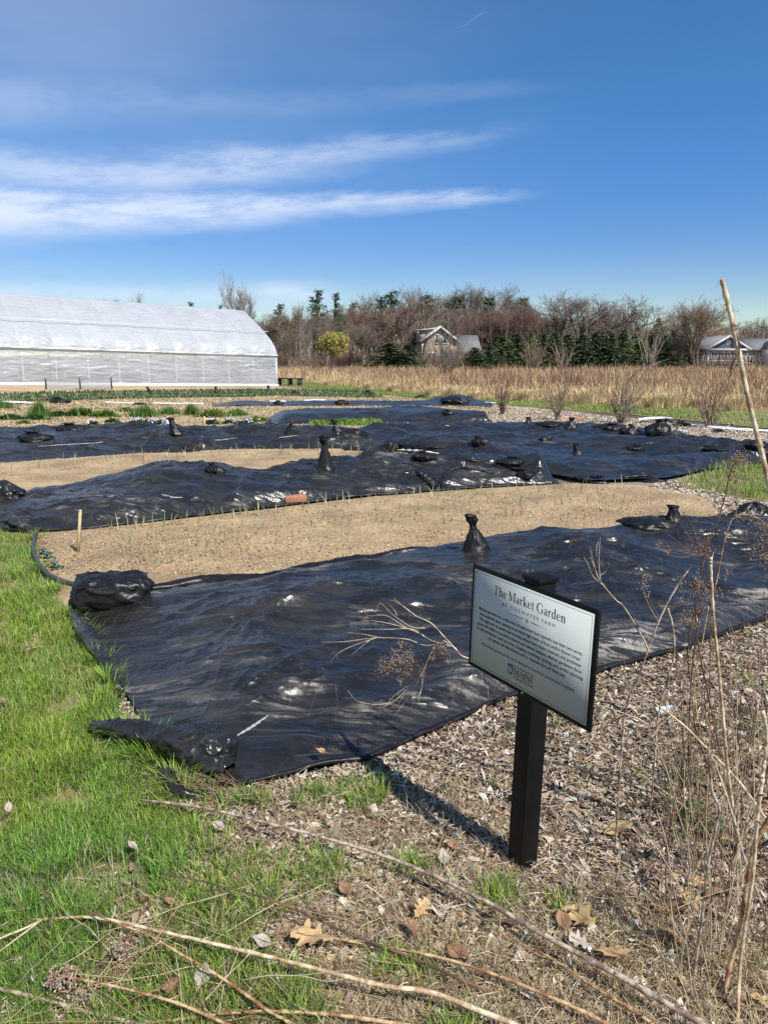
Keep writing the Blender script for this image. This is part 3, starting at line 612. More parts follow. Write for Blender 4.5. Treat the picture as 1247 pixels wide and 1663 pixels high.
# ------------------------------------------------------------------ sandbags
ALLT = (T1, T2, T3, T4, T5, T6, T7)
def surf(px, py):                                  # first surface (sheet or ground) under a pixel
    dx, dy, dz = rays(px, py); d = Vector((float(dx), float(dy), float(dz))).normalized(); best = Vector(G(px, py))
    for o in ALLT:
        ok, loc, nor, _ = o.ray_cast(Vector((0, 0, EYE)), d)
        if ok and loc.y < best.y + .02: best = loc
    return best
def sandbag(label, px, py, hpx, wpx, Y, style='tall', lean=0.0, seed=0, tilt=0.0, yaw=0.0, m='bag', zoff=-.03):
    a = surf(px, py); Y = a.y; s = Y / F; h = hpx * s * 1.03; w = wpx * s * .5
    t = empty('sandbag', (a.x, a.y, a.z + zoff), yaw, label, 'sandbag', 'black sandbags weighing down the sheets')
    prof = {'tall': [(0, 1.08), (.06, 1.06), (.18, .88), (.35, .62), (.5, .40), (.62, .24), (.7, .17)],
            'squat': [(0, .9), (.12, 1.02), (.35, 1.0), (.55, .8), (.7, .5), (.8, .28), (.86, .2)],
            'finger': [(0, 1.0), (.15, .8), (.35, .55), (.55, .42), (.7, .36), (.8, .3)],
            'lump': [(0, 1.0), (.2, 1.0), (.45, .9), (.7, .66), (.88, .4), (.97, .15), (1.0, .02)]}[style]
    knot = {'tall': [(.68, .18), (.73, .15), (.79, .22), (.86, .29), (.92, .26), (.97, .31), (1.0, .16)],
            'squat': [(.84, .2), (.87, .17), (.92, .3), (.97, .32), (1.0, .1)],
            'finger': [(.78, .3), (.84, .27), (.9, .36), (.96, .34), (1.0, .12)], 'lump': None}[style]
    def rev(pf, nn, name, n=48, parent=t, pleat=.10):
        T = np.linspace(pf[0][0], pf[-1][0], nn); Rr = np.interp(T, [p[0] for p in pf], [p[1] for p in pf])
        A = np.arange(n) * 2 * np.pi / n; Tm, Am = np.meshgrid(T, A, indexing='ij'); Rm = np.repeat(Rr[:, None], n, 1)
        pl = ridged(Am * 2.1 + seed, Tm * 1.2, seed, 1.5) * pleat * 4.2 + .5 * pleat * np.sin(Am * 7 + seed + 2 * Tm)
        cx_ = np.cos(Am); sy_ = np.sin(Am); lowr = (.42 if style in ('lump', 'squat') else (.75 if name == 'tied_neck' else .30)) * perlin(cx_ * .9 + seed * 1.7, sy_ * .9 + Tm * 1.3, seed + 1) + .16 * ridged(cx_ * 1.3 + Tm * 1.5, sy_ * 1.3 - Tm, seed + 8, 1.5)
        Rm = Rm * (1 + (pl * sstep(.05, .6, Tm) + lowr + .05 * perlin(Am * 4, Tm * 9, seed + 4)) )
        X = np.cos(Am) * Rm * w + lean * h * Tm ** 1.6; Yy = np.sin(Am) * Rm * w * .8; Z = Tm * h * (1 + (.35 * perlin(cx_ * 1.1 + seed, sy_ * 1.1, seed + 9) if style == 'lump' else 0)) + .05 * h * perlin(cx_ * 2, sy_ * 2 + Tm * 5, seed + 6)
        if tilt:
            c, q = math.cos(tilt), math.sin(tilt); X, Z = X * c + Z * q, -X * q + Z * c + w * .75 * abs(math.sin(tilt))
        V = np.stack([X, Yy, Z], -1).reshape(-1, 3); V = np.vstack([V, V[-n:].mean(0)])
        q = [(i * n + j, i * n + (j + 1) % n, (i + 1) * n + (j + 1) % n, (i + 1) * n + j) for i in range(nn - 1) for j in range(n)]
        tr = [((nn - 1) * n + j, (nn - 1) * n + (j + 1) % n, nn * n) for j in range(n)]
        return obj_np(name, V, quads=q, tris=tr, mat=M[m], smooth=True, parent=parent)
    rev(prof, 26, 'bag_body')
    if knot: rev(knot, 14, 'tied_neck', 28, pleat=.22)
    return t
SB = sandbag
SB('black knotted sandbag standing on the back edge of the near sheet above the sign', 775, 893, 66, 42, 6.0, 'tall', -.22, 1)
SB('tall black tied bag standing alone in front of the tan bed behind the brick sheet', 529, 760, 57, 27, 10.4, 'tall', -.06, 2)
SB('small black sandbag lying at the crest of the brick sheet, away from the brick', 352, 767, 20, 26, 9.6, 'squat', -.5, 3)
SB('black bag corner rising between two white flaps beside the thin stake', 286, 702, 26, 22, 14.6, 'finger', -.35, 4)
SB('thin black curved sandbag neck standing before the narrow soil strip', 467, 705, 21, 14, 14.6, 'finger', .35, 5)
SB('black sandbag with a bent knot where the two long sheets meet', 548, 704, 25, 20, 14.5, 'tall', -.25, 6)
SB('flattened black sandbag trailing from the bent knotted bag on the sheet', 572, 706, 12, 44, 14.0, 'lump', 0, 7)
SB('round black sandbag at the corner where the brick sheet meets the grass', 8, 808, 30, 56, 8.6, 'lump', 0, 8, m='tarp')
SB('low black sandbag on the long sheet, nearer of the pair by the photo edge', 60, 715, 18, 46, 13.0, 'squat', -.4, 9)
SB('low black sandbag with a tail on the long sheet, below the leafy clumps', 118, 699, 15, 44, 14.6, 'squat', -.4, 10)
SB('black sandbag corner standing on the bed side of the near sheet crest', 1093, 842, 28, 34, 7.2, 'finger', -.1, 11)
SB('flattened black bag lying beside the standing sandbag corner on the near sheet', 1052, 850, 18, 84, 7.1, 'lump', 0, 12)
SB('rounded black sandbag at the end of the near sheet below the grass patch', 1222, 835, 24, 46, 7.4, 'lump', 0, 13)
SB('small black sandbag knot beside the rounded sandbag below the grass patch', 1196, 836, 12, 24, 7.4, 'squat', -.3, 14)
SB('round black sandbag on the rippled sheet beside the white folded strip', 636, 731, 18, 28, 12.3, 'lump', 0, 15)
SB('black sandbag with a knot pointing away, upper part of the rippled sheet', 782, 722, 17, 26, 13.0, 'squat', -.5, 16)
SB('small dark sandbag tip half sunk in the rippled sheet near the shrubs', 886, 713, 7, 18, 13.2, 'lump', 0, 17)
SB('dark sandbag with a pointed corner in a dip of the rippled sheet', 938, 737, 20, 20, 11.7, 'finger', -.3, 18)
SB('flat black sandbag on the rippled sheet, alone between the dip and the grass', 1030, 728, 9, 26, 12.3, 'squat', .4, 19)
SB('dark flattened sandbag near the pointed end of the rippled sheet', 1160, 729, 9, 34, 12.4, 'lump', 0, 20)
SB('dark flat sandbag behind the bent bleached stick at the sheet end', 1226, 723, 10, 30, 13.0, 'lump', 0, 21)
SB('black sandbag at the front rim of the rippled sheet, near the woodchip path', 962, 783, 15, 52, 9.7, 'squat', .4, 22)
SB('long black sandbag at the front rim of the rippled sheet, touching the grass patch', 1046, 780, 14, 66, 9.9, 'lump', 0, 23)
SB('black sandbag beside the upright white corner of the torn flap', 853, 773, 16, 26, 9.7, 'squat', -.3, 24)
SB('black sandbag at the white fold at the end of the far tan bed', 690, 742, 14, 34, 11.0, 'squat', -.4, 25)
SB('dark bag crumpled behind the white fold of the torn flap', 826, 750, 13, 46, 10.7, 'squat', .5, 26)
SB('black sandbag peak on the back rim of the rippled sheet, nearest the first bare shrub', 857, 686, 11, 14, 15.6, 'finger', 0, 27)
SB('long dark bag lying on the back rim of the rippled sheet', 893, 690, 8, 40, 15.4, 'lump', 0, 28)
SB('knotted black sandbag beside the orange scrap on the back rim', 926, 694, 18, 24, 15.2, 'tall', .1, 29)
SB('dark sandbag lying between the orange scrap and the sandbag pile', 990, 696, 11, 44, 15.0, 'squat', .4, 30)
SB('rounded grey black sandbag under the second bare shrub', 1022, 705, 17, 30, 14.4, 'lump', 0, 31)
SB('tallest black sandbag of the pile beside the white bunched strip', 1066, 706, 27, 36, 14.3, 'squat', .2, 32)
SB('dark bag on top of the white bunched plastic strip', 1080, 688, 10, 26, 16.6, 'lump', 0, 33)
SB('dark flattened bag behind the white bunched strip by the path', 1107, 694, 13, 24, 16.0, 'squat', -.3, 34)
SB('dark sandbag half buried in woodchips behind the last bare shrub', 1166, 703, 8, 26, 15.0, 'lump', 0, 35)
SB('small knotted black sandbag on the low sheet beyond the long sheets', 728, 672, 9, 16, 18.2, 'squat', -.3, 36)
for k, (px, py, h, w, Y, st, ln, lb) in enumerate([
    (246, 641, 13, 9, 33, 'finger', -.5, 'dark bag standing in the green row, first one past the mesh barrier'),
    (351, 640, 12, 9, 34, 'tall', 0, 'dark bag standing in the green row under the middle of the greenhouse'),
    (436, 641, 15, 10, 34.5, 'tall', 0, 'dark bag standing in the green row below the greenhouse corner'),
    (481, 642, 8, 13, 33, 'squat', -.5, 'dark bag slumped in the green row below the wooden bench'),
    (599, 642, 9, 14, 33, 'squat', -.3, 'dark bag at the end of the green row near the meadow'),
    (100, 655, 11, 26, 25, 'squat', -.8, 'dark bag with a raised tail in the straw row near the broad white strip'),
    (228, 658, 5, 20, 25, 'lump', 0, 'dark flat bag between the thin white strips in the straw row'),
    (452, 656, 6, 14, 25.5, 'lump', 0, 'dark bag on the narrow strip beside the short white strip'),
    (555, 655, 6, 20, 26, 'lump', 0, 'dark bag on the narrow strip beyond the white strip at its middle'),
    (686, 647, 6, 24, 29, 'squat', -.5, 'dark flat bag alone on the straw beyond the dark heap'),
    (738, 655, 12, 40, 26, 'lump', 0, 'dark bag forming the peak of the crumpled heap')]):
    SB(lb, px, py, h, w, Y, st, ln, 50 + k, zoff=-.02)

def pillow_bag(label, px, py, Y, sx, sy, sz, yaw, seed, flapdir=1, m='bag'):
    a = G(px, py); t = empty('sandbag', (a[0], a[1], 0.02), yaw, label, 'sandbag', 'black sandbags weighing down the sheets')
    n1, n2 = 70, 110; th = np.linspace(-np.pi / 2, np.pi / 2, n1); ph = np.linspace(0, 2 * np.pi, n2, endpoint=False); A, B = np.meshgrid(th, ph, indexing='ij')
    sp = lambda v, e: np.sign(v) * np.abs(v) ** e
    x = sp(np.cos(A), .6) * sp(np.cos(B), .7); y = sp(np.cos(A), .6) * sp(np.sin(B), .7); z = sp(np.sin(A), .75)
    d = .10 * perlin(x * 1.6 + 5, y * 1.6 + z * 1.3, seed) + .10 * ridged(x * 1.5 + z, y * 2.2 - z * 1.5, seed + 1, 1.8) + .05 * ridged(x * 4 + z * 3, y * 4, seed + 2, 2) + .02 * ridged(x * 9, y * 9 + z * 8, seed + 3, 1.5)
    k = 1 + d; X, Y2, Z = x * k * sx, y * k * sy, np.maximum(z * k, -.8) * sz + sz * .8
    X = X + .25 * sx * (Z / (2 * sz)); V = np.stack([X, Y2, Z], -1).reshape(-1, 3)
    q = [(i * n2 + j, i * n2 + (j + 1) % n2, (i + 1) * n2 + (j + 1) % n2, (i + 1) * n2 + j) for i in range(n1 - 1) for j in range(n2)]
    obj_np('bag_body', V, quads=q, mat=M[m], smooth=True, parent=t)
    n = 40; U, Vv = np.meshgrid(np.linspace(-1, 1, n), np.linspace(0, 1, n), indexing='ij')          # folded top sheet hanging over the front
    fx = U * sx * (1.02 - .18 * Vv) + .06 * sx; drop = np.maximum(0, Vv - .45)
    fy = sy * (.75 - 2.05 * np.minimum(Vv, .8)) ; fz = sz * (1.72 - .1 * np.abs(U) - 1.2 * drop * (.6 + .5 * np.sin(U * 2.5 + 1))) + .18 * sz * ridged(U * 1.6 + Vv, Vv * 1.2, seed + 7, 1.6) - .12 * sz * Vv
    V = np.stack([fx, fy, fz], -1).reshape(-1, 3); q = grid_quads(n, n); V2 = V - np.array([0, 0, .006])
    obj_np('folded_top', np.vstack([V, V2]), quads=np.vstack([q, q[:, ::-1] + n * n]), mat=M[m], smooth=True, parent=t)
    return t
pillow_bag('big folded black bag on the corner of the near sheet beside the hose', 178, 990, 0, .225, .15, .115, .12, 3)
pillow_bag('crumpled shiny black bag on the front corner of the near sheet above the twig pile', 322, 1240, 0, .14, .09, .07, -.45, 9, m='tarp')

# ------------------------------------------------------------------ the sign
def sign():
    t = math.radians(59.56); lean = -0.033; roll_ = 0.007
    d = Vector((math.cos(t), -math.sin(t), 0)); u = Vector((0, 0, 1)); n = d.cross(u); n = Vector((-math.sin(t), -math.cos(t), 0))
    d2 = d * math.cos(roll_) + u * math.sin(roll_); u2 = -d * math.sin(roll_) + u * math.cos(roll_); u2 = (u2 * math.cos(lean) + n * math.sin(lean)).normalized()
    n2 = d2.cross(u2).normalized()
    if n2.dot(n) < 0: n2 = -n2
    c = Vector((.423, 2.08, .774)); Wd, Hd = .545, .345
    base = c - u2 * (c.z / u2.z) - n2 * .042
    root = empty('sign', base, 0, 'grey lettered garden sign on a black square wooden post', 'sign')
    Mx = Matrix((( d2.x, -n2.x, u2.x, 0), (d2.y, -n2.y, u2.y, 0), (d2.z, -n2.z, u2.z, 0), (0, 0, 0, 1)))   # local x right, y away, z up
    fr = empty('frame', (0, 0, 0)); bpy.data.objects.remove(fr)
    def place(o, off=(0, 0, 0), parent=root):
        o.parent = parent
        if parent is root: o.matrix_local = Mx @ Matrix.Translation(off)
        return o
    s = .033; H = .955
    mb = MB(); mb.box((-s, -s, -.25), (s, s, H)); p = place(mb.build('post', M['metal_black']))
    mb = MB(); mb.box((-s - .006, -s - .006, H), (s + .006, s + .006, H + .014)); e = s + .006
    mb.add([(-e, -e, H + .0141), (e, -e, H + .0141), (e, e, H + .0141), (-e, e, H + .0141), (0, 0, H + .026)], None, [(0, 1, 4), (1, 2, 4), (2, 3, 4), (3, 0, 4)])
    cp = place(mb.build('post_cap', M['metal_black']))
    for o in (p, cp):
        b = o.modifiers.new('bevel', 'BEVEL'); b.width = .002; b.segments = 2
    cz = c.z / u2.z; yb = -.042
    mb = MB(); mb.box((-Wd / 2, yb, cz - Hd / 2), (Wd / 2, yb + .009, cz + Hd / 2)); bd = place(mb.build('board', M['metal_black']))
    b = bd.modifiers.new('bevel', 'BEVEL'); b.width = .0012; b.segments = 2
    w, h = Wd / 2 - .0135, Hd / 2 - .0135
    # children of the board share its frame
    mb = MB(); mb.box((-w, yb - .0014, cz - h), (w, yb - .0002, cz + h)); fo = mb.build('board_face', M['sign_face'], bd)
    y = yb - .0019
    def quad(mb, x0, z0, x1, z1): mb.add([(x0, y, z0), (x1, y, z0), (x1, y, z1), (x0, y, z1)], [(0, 1, 2, 3)])
    mb = MB(); i = .006; lw = .0013
    for (a0, b0, a1, b1) in ((-w + i, h - i - lw, w - i, h - i), (-w + i, -h + i, w - i, -h + i + lw), (-w + i, -h + i + lw, -w + i + lw, h - i - lw), (w - i - lw, -h + i + lw, w - i, h - i - lw)):
        quad(mb, a0, cz + b0, a1, cz + b1)
    mb.build('border_line', M['ink'], bd)
    # divider with diamond
    mb = MB(); zc = cz + h - .098
    for sg in (-1, 1):
        mb.add([(sg * .105, y, zc), (sg * .02, y, zc + .0011), (sg * .02, y, zc - .0011)], None, [(0, 2, 1) if sg > 0 else (0, 1, 2)])
        quad(mb, sg * .055 if sg < 0 else .012, zc + .0018, -.012 if sg < 0 else .055, zc + .0024)
    for r0, r1 in ((.0075, .0058), (.0035, .0)):
        for k in range(4):
            a0, a1 = k * math.pi / 2, (k + 1) * math.pi / 2
            P = [(math.cos(a0) * r0, y, zc + math.sin(a0) * r0), (math.cos(a1) * r0, y, zc + math.sin(a1) * r0), (math.cos(a1) * r1, y, zc + math.sin(a1) * r1), (math.cos(a0) * r1, y, zc + math.sin(a0) * r1)]
            mb.add(P, [(0, 1, 2, 3)])
    mb.build('divider_line', M['ink'], bd)
    # plain lettering
    def text(body, size, z, x=0, align='CENTER', space=1.0, shear=0.0, bold=0.0, sx=1.0, m='ink', name='lettering'):
        cu = bpy.data.curves.new('t', 'FONT'); cu.body = body; cu.size = size; cu.align_x = align; cu.space_character = space; cu.shear = shear; cu.offset = bold
        cu.resolution_u = 3; to = bpy.data.objects.new('t', cu); S.collection.objects.link(to); bpy.context.view_layer.update()
        dg = bpy.context.evaluated_depsgraph_get(); me = bpy.data.meshes.new_from_object(to.evaluated_get(dg)); bpy.data.objects.remove(to)
        co = np.empty(len(me.vertices) * 3, np.float32); me.vertices.foreach_get('co', co); co = co.reshape(-1, 3)
        V = np.stack([co[:, 0] * sx + x, np.full(len(co), y), co[:, 1] + z], -1); me.vertices.foreach_set('co', V.ravel().astype(np.float32)); me.update()
        me.materials.clear(); me.materials.append(M[m]); o = link(bpy.data.objects.new(name, me), bd); return o
    def fit(body, width, size, z, **k):
        o = text(body, size, z, **k); co = [v.co.x for v in o.data.vertices]; wd = max(co) - min(co); xm = (max(co) + min(co)) / 2
        for v in o.data.vertices: v.co.x = (v.co.x - xm) * width / wd + k.get('cx', 0)
        return o
    def line(body, width, size, z, cx=0.0, **k):
        o = text(body, size, z, **k); co = [v.co.x for v in o.data.vertices]; wd = max(co) - min(co); xm = (max(co) + min(co)) / 2
        for v in o.data.vertices: v.co.x = (v.co.x - xm) * width / wd + cx
    line('AT TIDEWATER FARM', .235, .0165, cz + h - .083, space=1.3)
    body = ['Market gardens are small areas of cultivated land typically less than two acres,',
            'that optimize plant spacing to produce high yields of food and/or flower crops.',
            'This approach to small-scale farming utilizes low impact methods and promotes',
            'good soil health to preserve diverse and natural systems. Market gardeners favor',
            'no-till techniques, such as cover cropping, mulching, tarping, and careful planning',
            'to reduce soil disturbance and to maintain the soil food web.']
    for k, (tx, wd) in enumerate(zip(body, (.455, .445, .450, .462, .470, .345))):
        line(tx, wd, .0134, cz + h - .127 - k * .0170, bold=.0003)
    line('All produce grown on this site is donated to local food pantries and programs', .415, .0128, cz + h - .240, shear=.25, bold=.00012)
    # serif lettering drawn stroke by stroke
    T, t_ = .15, .055
    def serif(txt, cap, x0, z0, m, width=None, bold=1.0):
        mb = MB(); X = 0.0; geo = []
        def rect(a, b, c_, d_): geo.append([(a, b), (c_, b), (c_, d_), (a, d_)])
        def stroke(P, wds):
            P = np.array(P, float); 
            if len(P) > 2: P = spline([(p[0], p[1], 0) for p in P], 5)[:, :2]
            wv = np.interp(np.linspace(0, 1, len(P)), np.linspace(0, 1, len(wds)), wds) / 2
            D = np.gradient(P, axis=0); D /= np.linalg.norm(D, axis=1)[:, None] + 1e-9; Nn = np.stack([-D[:, 1], D[:, 0]], -1)
            A = P + Nn * wv[:, None]; B = P - Nn * wv[:, None]
            for k in range(len(P) - 1): geo.append([tuple(B[k]), tuple(B[k + 1]), tuple(A[k + 1]), tuple(A[k])])
        def stem(x, y0, y1, top=True, bot=True, Tw=T, sl=.09):
            rect(x, y0, x + Tw, y1)
            if bot: rect(x - sl, y0, x + Tw + sl, y0 + .045)
            if top == 'flag': geo.append([(x - sl * .9, y1 - .07), (x, y1 - .10), (x + .01, y1), (x + Tw * .6, y1 + .02)])
            elif top: rect(x - sl, y1 - .045, x + Tw + sl, y1)
        xh = .64
        for ch in txt:
            s0 = len(geo); 
            if ch == ' ': X += .30; continue
            if ch == 'T': stem(.28, 0, 1, top=False); rect(.0, .945, .71, 1); rect(0, .78, .045, .97); rect(.665, .78, .71, .97); adv = .74
            elif ch == 'h': stem(.08, 0, 1.03, 'flag', sl=.07); stroke([(.2, .50), (.32, .60), (.44, .60), (.49, .47), (.49, .04)], [.04, .07, .12, .15, .15]); rect(.35, 0, .63, .04); adv = .66
            elif ch == 'e': stroke([(.09, .37), (.48, .37)], [.045, .045]); stroke([(.47, .36), (.42, .57), (.28, .63), (.12, .52), (.09, .30), (.17, .08), (.32, .02), (.47, .12)], [.12, .09, .05, .12, .16, .12, .09, .03]); adv = .54
            elif ch == 'M': stem(.08, 0, 1, Tw=.06); stroke([(.13, .98), (.46, .05)], [.16, .16]); stroke([(.46, .05), (.80, .98)], [.05, .05]); stem(.80, 0, 1, Tw=.15); adv = 1.06
            elif ch == 'a': stroke([(.09, .50), (.17, .60), (.29, .61), (.38, .52), (.385, .12), (.42, .04), (.50, .04)], [.11, .05, .06, .13, .15, .11, .03]); stroke([(.37, .38), (.18, .31), (.10, .18), (.16, .05), (.28, .05), (.38, .14)], [.04, .07, .14, .11, .07, .03]); adv = .53
            elif ch == 'r': stem(.08, 0, xh, 'flag', sl=.07); stroke([(.2, .42), (.28, .57), (.38, .60), (.44, .55)], [.04, .06, .11, .13]); adv = .47
            elif ch == 'k': stem(.08, 0, 1.03, 'flag', sl=.07); stroke([(.2, .30), (.48, .60)], [.045, .045]); stroke([(.27, .36), (.52, .03)], [.15, .15]); rect(.38, .6, .6, .64); rect(.40, 0, .64, .04); adv = .64
            elif ch == 't': stroke([(.17, .82), (.17, .15), (.22, .04), (.36, .07)], [.12, .15, .12, .03]); rect(.02, .58, .36, .63); adv = .39
            elif ch == 'G': stroke([(.80, .72), (.72, .92), (.50, .99), (.22, .88), (.08, .50), (.22, .12), (.52, .01), (.80, .10)], [.03, .06, .06, .14, .17, .14, .06, .08]); rect(.70, .05, .84, .42); rect(.58, .38, .93, .43); rect(.78, .72, .825, .96); adv = .95
            elif ch == 'd': stroke([(.40, .52), (.28, .61), (.13, .52), (.09, .30), (.16, .07), (.30, .03), (.41, .14)], [.04, .06, .12, .16, .12, .07, .04]); stem(.38, 0, 1.03, 'flag', bot=False, sl=.07); rect(.45, 0, .60, .04); adv = .63
            elif ch == 'n': stem(.08, 0, xh, 'flag', sl=.07); stroke([(.2, .48), (.32, .60), (.44, .60), (.49, .47), (.49, .04)], [.04, .07, .12, .15, .15]); rect(.0, 0, .28, .04); rect(.35, 0, .63, .04); adv = .66
            elif ch == 'A': stroke([(.10, .02), (.40, 1.0)], [.05, .05]); stroke([(.38, 1.0), (.70, .02)], [.15, .15]); rect(.20, .32, .58, .37); rect(.0, 0, .22, .045); rect(.56, 0, .84, .045); adv = .82
            elif ch == 'I': stem(.09, 0, 1); adv = .34
            elif ch == 'N': stem(.08, 0, 1, Tw=.055); stroke([(.12, .97), (.74, .03)], [.16, .16]); stem(.70, 0, 1, bot=False, Tw=.055); adv = .86
            elif ch == 'E': stem(.09, 0, 1); rect(.2, 0, .64, .05); rect(.2, .95, .62, 1); rect(.2, .48, .48, .53); rect(.595, 0, .64, .22); rect(.575, .8, .62, 1); rect(.44, .40, .48, .61); adv = .70
            else: adv = .5
            for k in range(s0, len(geo)): geo[k] = [(a + X, b) for a, b in geo[k]]
            X += adv + .02
        k = cap; kx = cap if width is None else width / X; off = -X * kx / 2 + x0
        for j, pl in enumerate(geo):
            ar = sum(pl[i][0] * pl[(i + 1) % len(pl)][1] - pl[(i + 1) % len(pl)][0] * pl[i][1] for i in range(len(pl)))
            if ar < 0: pl = pl[::-1]
            mb.add([(a * kx + off, y - .00002 * (j % 7), b * k + z0) for a, b in pl], [(0, 1, 2, 3)])
        return mb.build('lettering', M[m], bd)
    serif('The Market Garden', .0290, 0, cz + h - .058, 'ink', .315)
    # crest and name at the foot
    lx, lz = -.060, cz - h + .029
    mb = MB(); sh = [(-.0125, .034), (.0125, .034), (.0125, .014), (.009, .006), (0, 0), (-.009, .006), (-.0125, .014)]
    mb.v = []; 
    Vs = [(a + lx, y, b + lz) for a, b in sh] + [(lx, y, lz + .02)]
    mb.add(Vs, None, [(7, (k + 1) % 7, k) for k in range(7)]); mb.build('crest', M['ink_blue'], bd)
    mb = MB(); y2 = y - .0006
    for a, b, c_, d_ in ((-.0105, .0255, .0105, .027), (-.008, .009, -.004, .024), (-.0015, .006, .0015, .021), (.004, .010, .008, .024), (-.004, .019, -.0015, .021), (.0015, .016, .004, .0175)):
        mb.add([(a + lx, y2, b + lz), (c_ + lx, y2, b + lz), (c_ + lx, y2, d_ + lz), (a + lx, y2, d_ + lz)], [(0, 1, 2, 3)])
    mb.build('crest_detail', M['sign_face'], bd)
    line('THE UNIVERSITY OF', .086, .0088, lz + .0305, cx=.001, space=1.1)
    serif('MAINE', .0185, .001, lz + .0085, 'ink', .088)
    mb = MB(); quad(mb, -.043, lz + .0055, .045, lz + .0063); mb.build('rule_line', M['ink'], bd)
    line('Cooperative Extension', .088, .0088, lz - .0035, cx=.001, bold=.00015)
    for zz in (cz + Hd / 2 - .017, cz - Hd / 2 + .007):
        me = MB(); a = np.linspace(0, 2 * np.pi, 13)[:-1]; V = [(0, yb - .0055, zz)]
        for rr, yy in ((.0022, yb - .005), (.0034, yb - .003), (.0036, yb + .001)): V += [(rr * math.cos(k), yy, zz + rr * math.sin(k)) for k in a]
        me.add(V, [(1 + r * 12 + k, 1 + r * 12 + (k + 1) % 12, 13 + r * 12 + (k + 1) % 12, 13 + r * 12 + k) for r in range(2) for k in range(12)], [(0, 1 + (k + 1) % 12, 1 + k) for k in range(12)])
        me.build('screw', M['screw'], bd, smooth=True)
    return root
sign()

# ------------------------------------------------------------------ brick, stakes, hose
def brick():
    a = rayhit_z(T2, 480, 813); t = empty('brick', a, .22, 'orange clay brick lying in a fold of the black sheet', 'brick')
    mb = MB(); mb.box((-.115, -.055, -.01), (.115, .055, .058)); o = mb.build('brick_body', M['brick'], t)
    b = o.modifiers.new('bevel', 'BEVEL'); b.width = .005; b.segments = 2
    o.rotation_euler = (.05, -.03, 0)
brick()
def wstake(label, px0, py0, px1, py1, r, string=False):
    a = Vector(G(px0, py0)); b = R(px1, py1, a.y - .01); t = empty('stake', a, 0, label, 'stake'); L = b - a
    mb = MB(); q = L.to_track_quat('Z', 'X').to_matrix().to_4x4(); mb.box((-r, -r, -.05), (r, r, L.length), q); mb.build('stake_body', M['stake'], t)
    if string:
        mb = MB(); mb.tube([L * .97 + Vector((r, 0, 0)), L * .985 + Vector((0, -r - .003, 0)), L * .98 + Vector((-r - .006, 0, .004)), L * .97 + Vector((-.06, .02, .01))], .0025, 5); mb.build('string', M['stem_grey'], t)
wstake('yellow wooden stake standing in the tan bed near the hose', 127, 905, 131, 828, .009, True)
wstake('thin pale stake behind the white flaps by the flowering rows', 333, 702, 332, 676, .014)
wstake('short wooden peg on the lawn end of the strip', 331, 735, 331, 722, .012)
def hose():
    P = [tuple(G(x, y, .055)) for x, y in [(60, 864), (57, 872), (55, 888), (58, 903), (66, 920), (80, 933), (96, 941), (114, 947), (135, 950)]]
    o0 = G(60, 900); t = empty('hose', (0, 0, 0), 0, 'black irrigation hose with green valves on the soil edge', 'hose')
    mb = MB(); mb.tube(spline(P, 8), .017, 10); mb.build('hose_tube', M['hose'], t, smooth=True)
    for (x, y) in ((66, 899), (72, 906), (84, 921)):
        a = Vector(G(x, y, .06)); mb = MB(); mb.tube([a, a + Vector((.05, .0, .01))], .013, 8); mb.tube([a + Vector((.05, 0, .01)), a + Vector((.09, .01, .0))], .008, 8)
        mb.box((a.x + .02, a.y - .006, a.z), (a.x + .032, a.y + .006, a.z + .035)); mb.box((a.x + .005, a.y - .02, a.z + .032), (a.x + .047, a.y + .012, a.z + .042)); mb.build('valve', M['valve'], t)
hose()

# ------------------------------------------------------------------ blades, chips, litter
def blades(name, X, Y, Z, H, Wd, lean, C, m='blade', az=None, kind='stuff', parent=None, curl=1.0):
    n = len(X); a = rng.uniform(0, 2 * np.pi, n) if az is None else az; f = a + rng.uniform(-.5, .5, n) + np.pi / 2
    dx, dy = np.cos(a), np.sin(a); wx, wy = np.cos(f), np.sin(f); rows = []
    for k, (t, w) in enumerate(((0, 1.0), (.4, .85), (.75, .55), (1.0, 0.0))):
        off = lean * H * t ** (1 + curl); z = H * t * np.sqrt(np.clip(1 - (lean * t) ** 2 * .6, .08, 1))
        cx = X + dx * off; cy = Y + dy * off; cz = Z + z
        if w > 0:
            rows.append(np.stack([cx - wx * Wd * w / 2, cy - wy * Wd * w / 2, cz], -1)); rows.append(np.stack([cx + wx * Wd * w / 2, cy + wy * Wd * w / 2, cz], -1))
        else: rows.append(np.stack([cx, cy, cz], -1))
    V = np.stack(rows, 1).reshape(-1, 3); b = np.arange(n)[:, None] * 7
    Q = np.concatenate([b + np.array([[0, 1, 3, 2]]), b + np.array([[2, 3, 5, 4]])]); T = b + np.array([[4, 5, 6]])
    o = obj_np(name, V, quads=Q, tris=T, mat=M[m], col=np.repeat(C, 7, 0), parent=parent); return tag(o, kind=kind)
def pal(n, cols, p=None, j=.15):
    cols = np.array(cols, float); i = rng.choice(len(cols), n, p=p); return (cols[i] * rng.uniform(1 - j, 1 + j, (n, 1)) * rng.uniform(1 - j * .4, 1 + j * .4, (n, 3))).clip(0, 1)
def scatter(n, y0, y1, power=2.0, margin=.7):
    """random ground points, denser near the viewpoint like the number of pixels they fill"""
    u = rng.random(n); 
    if power == 1: Y = y0 * (y1 / y0) ** u
    else: k = 1 - power; Y = (y0 ** k + u * (y1 ** k - y0 ** k)) ** (1 / k)
    hw = (Y * CP + EYE * SP) * 623.5 / F + margin * (.25 + Y * .08); X = rng.uniform(-1, 1, n) * hw; return X, Y
GRN = [(.135, .25, .035), (.19, .33, .042), (.27, .42, .06), (.08, .15, .022), (.38, .44, .10)]
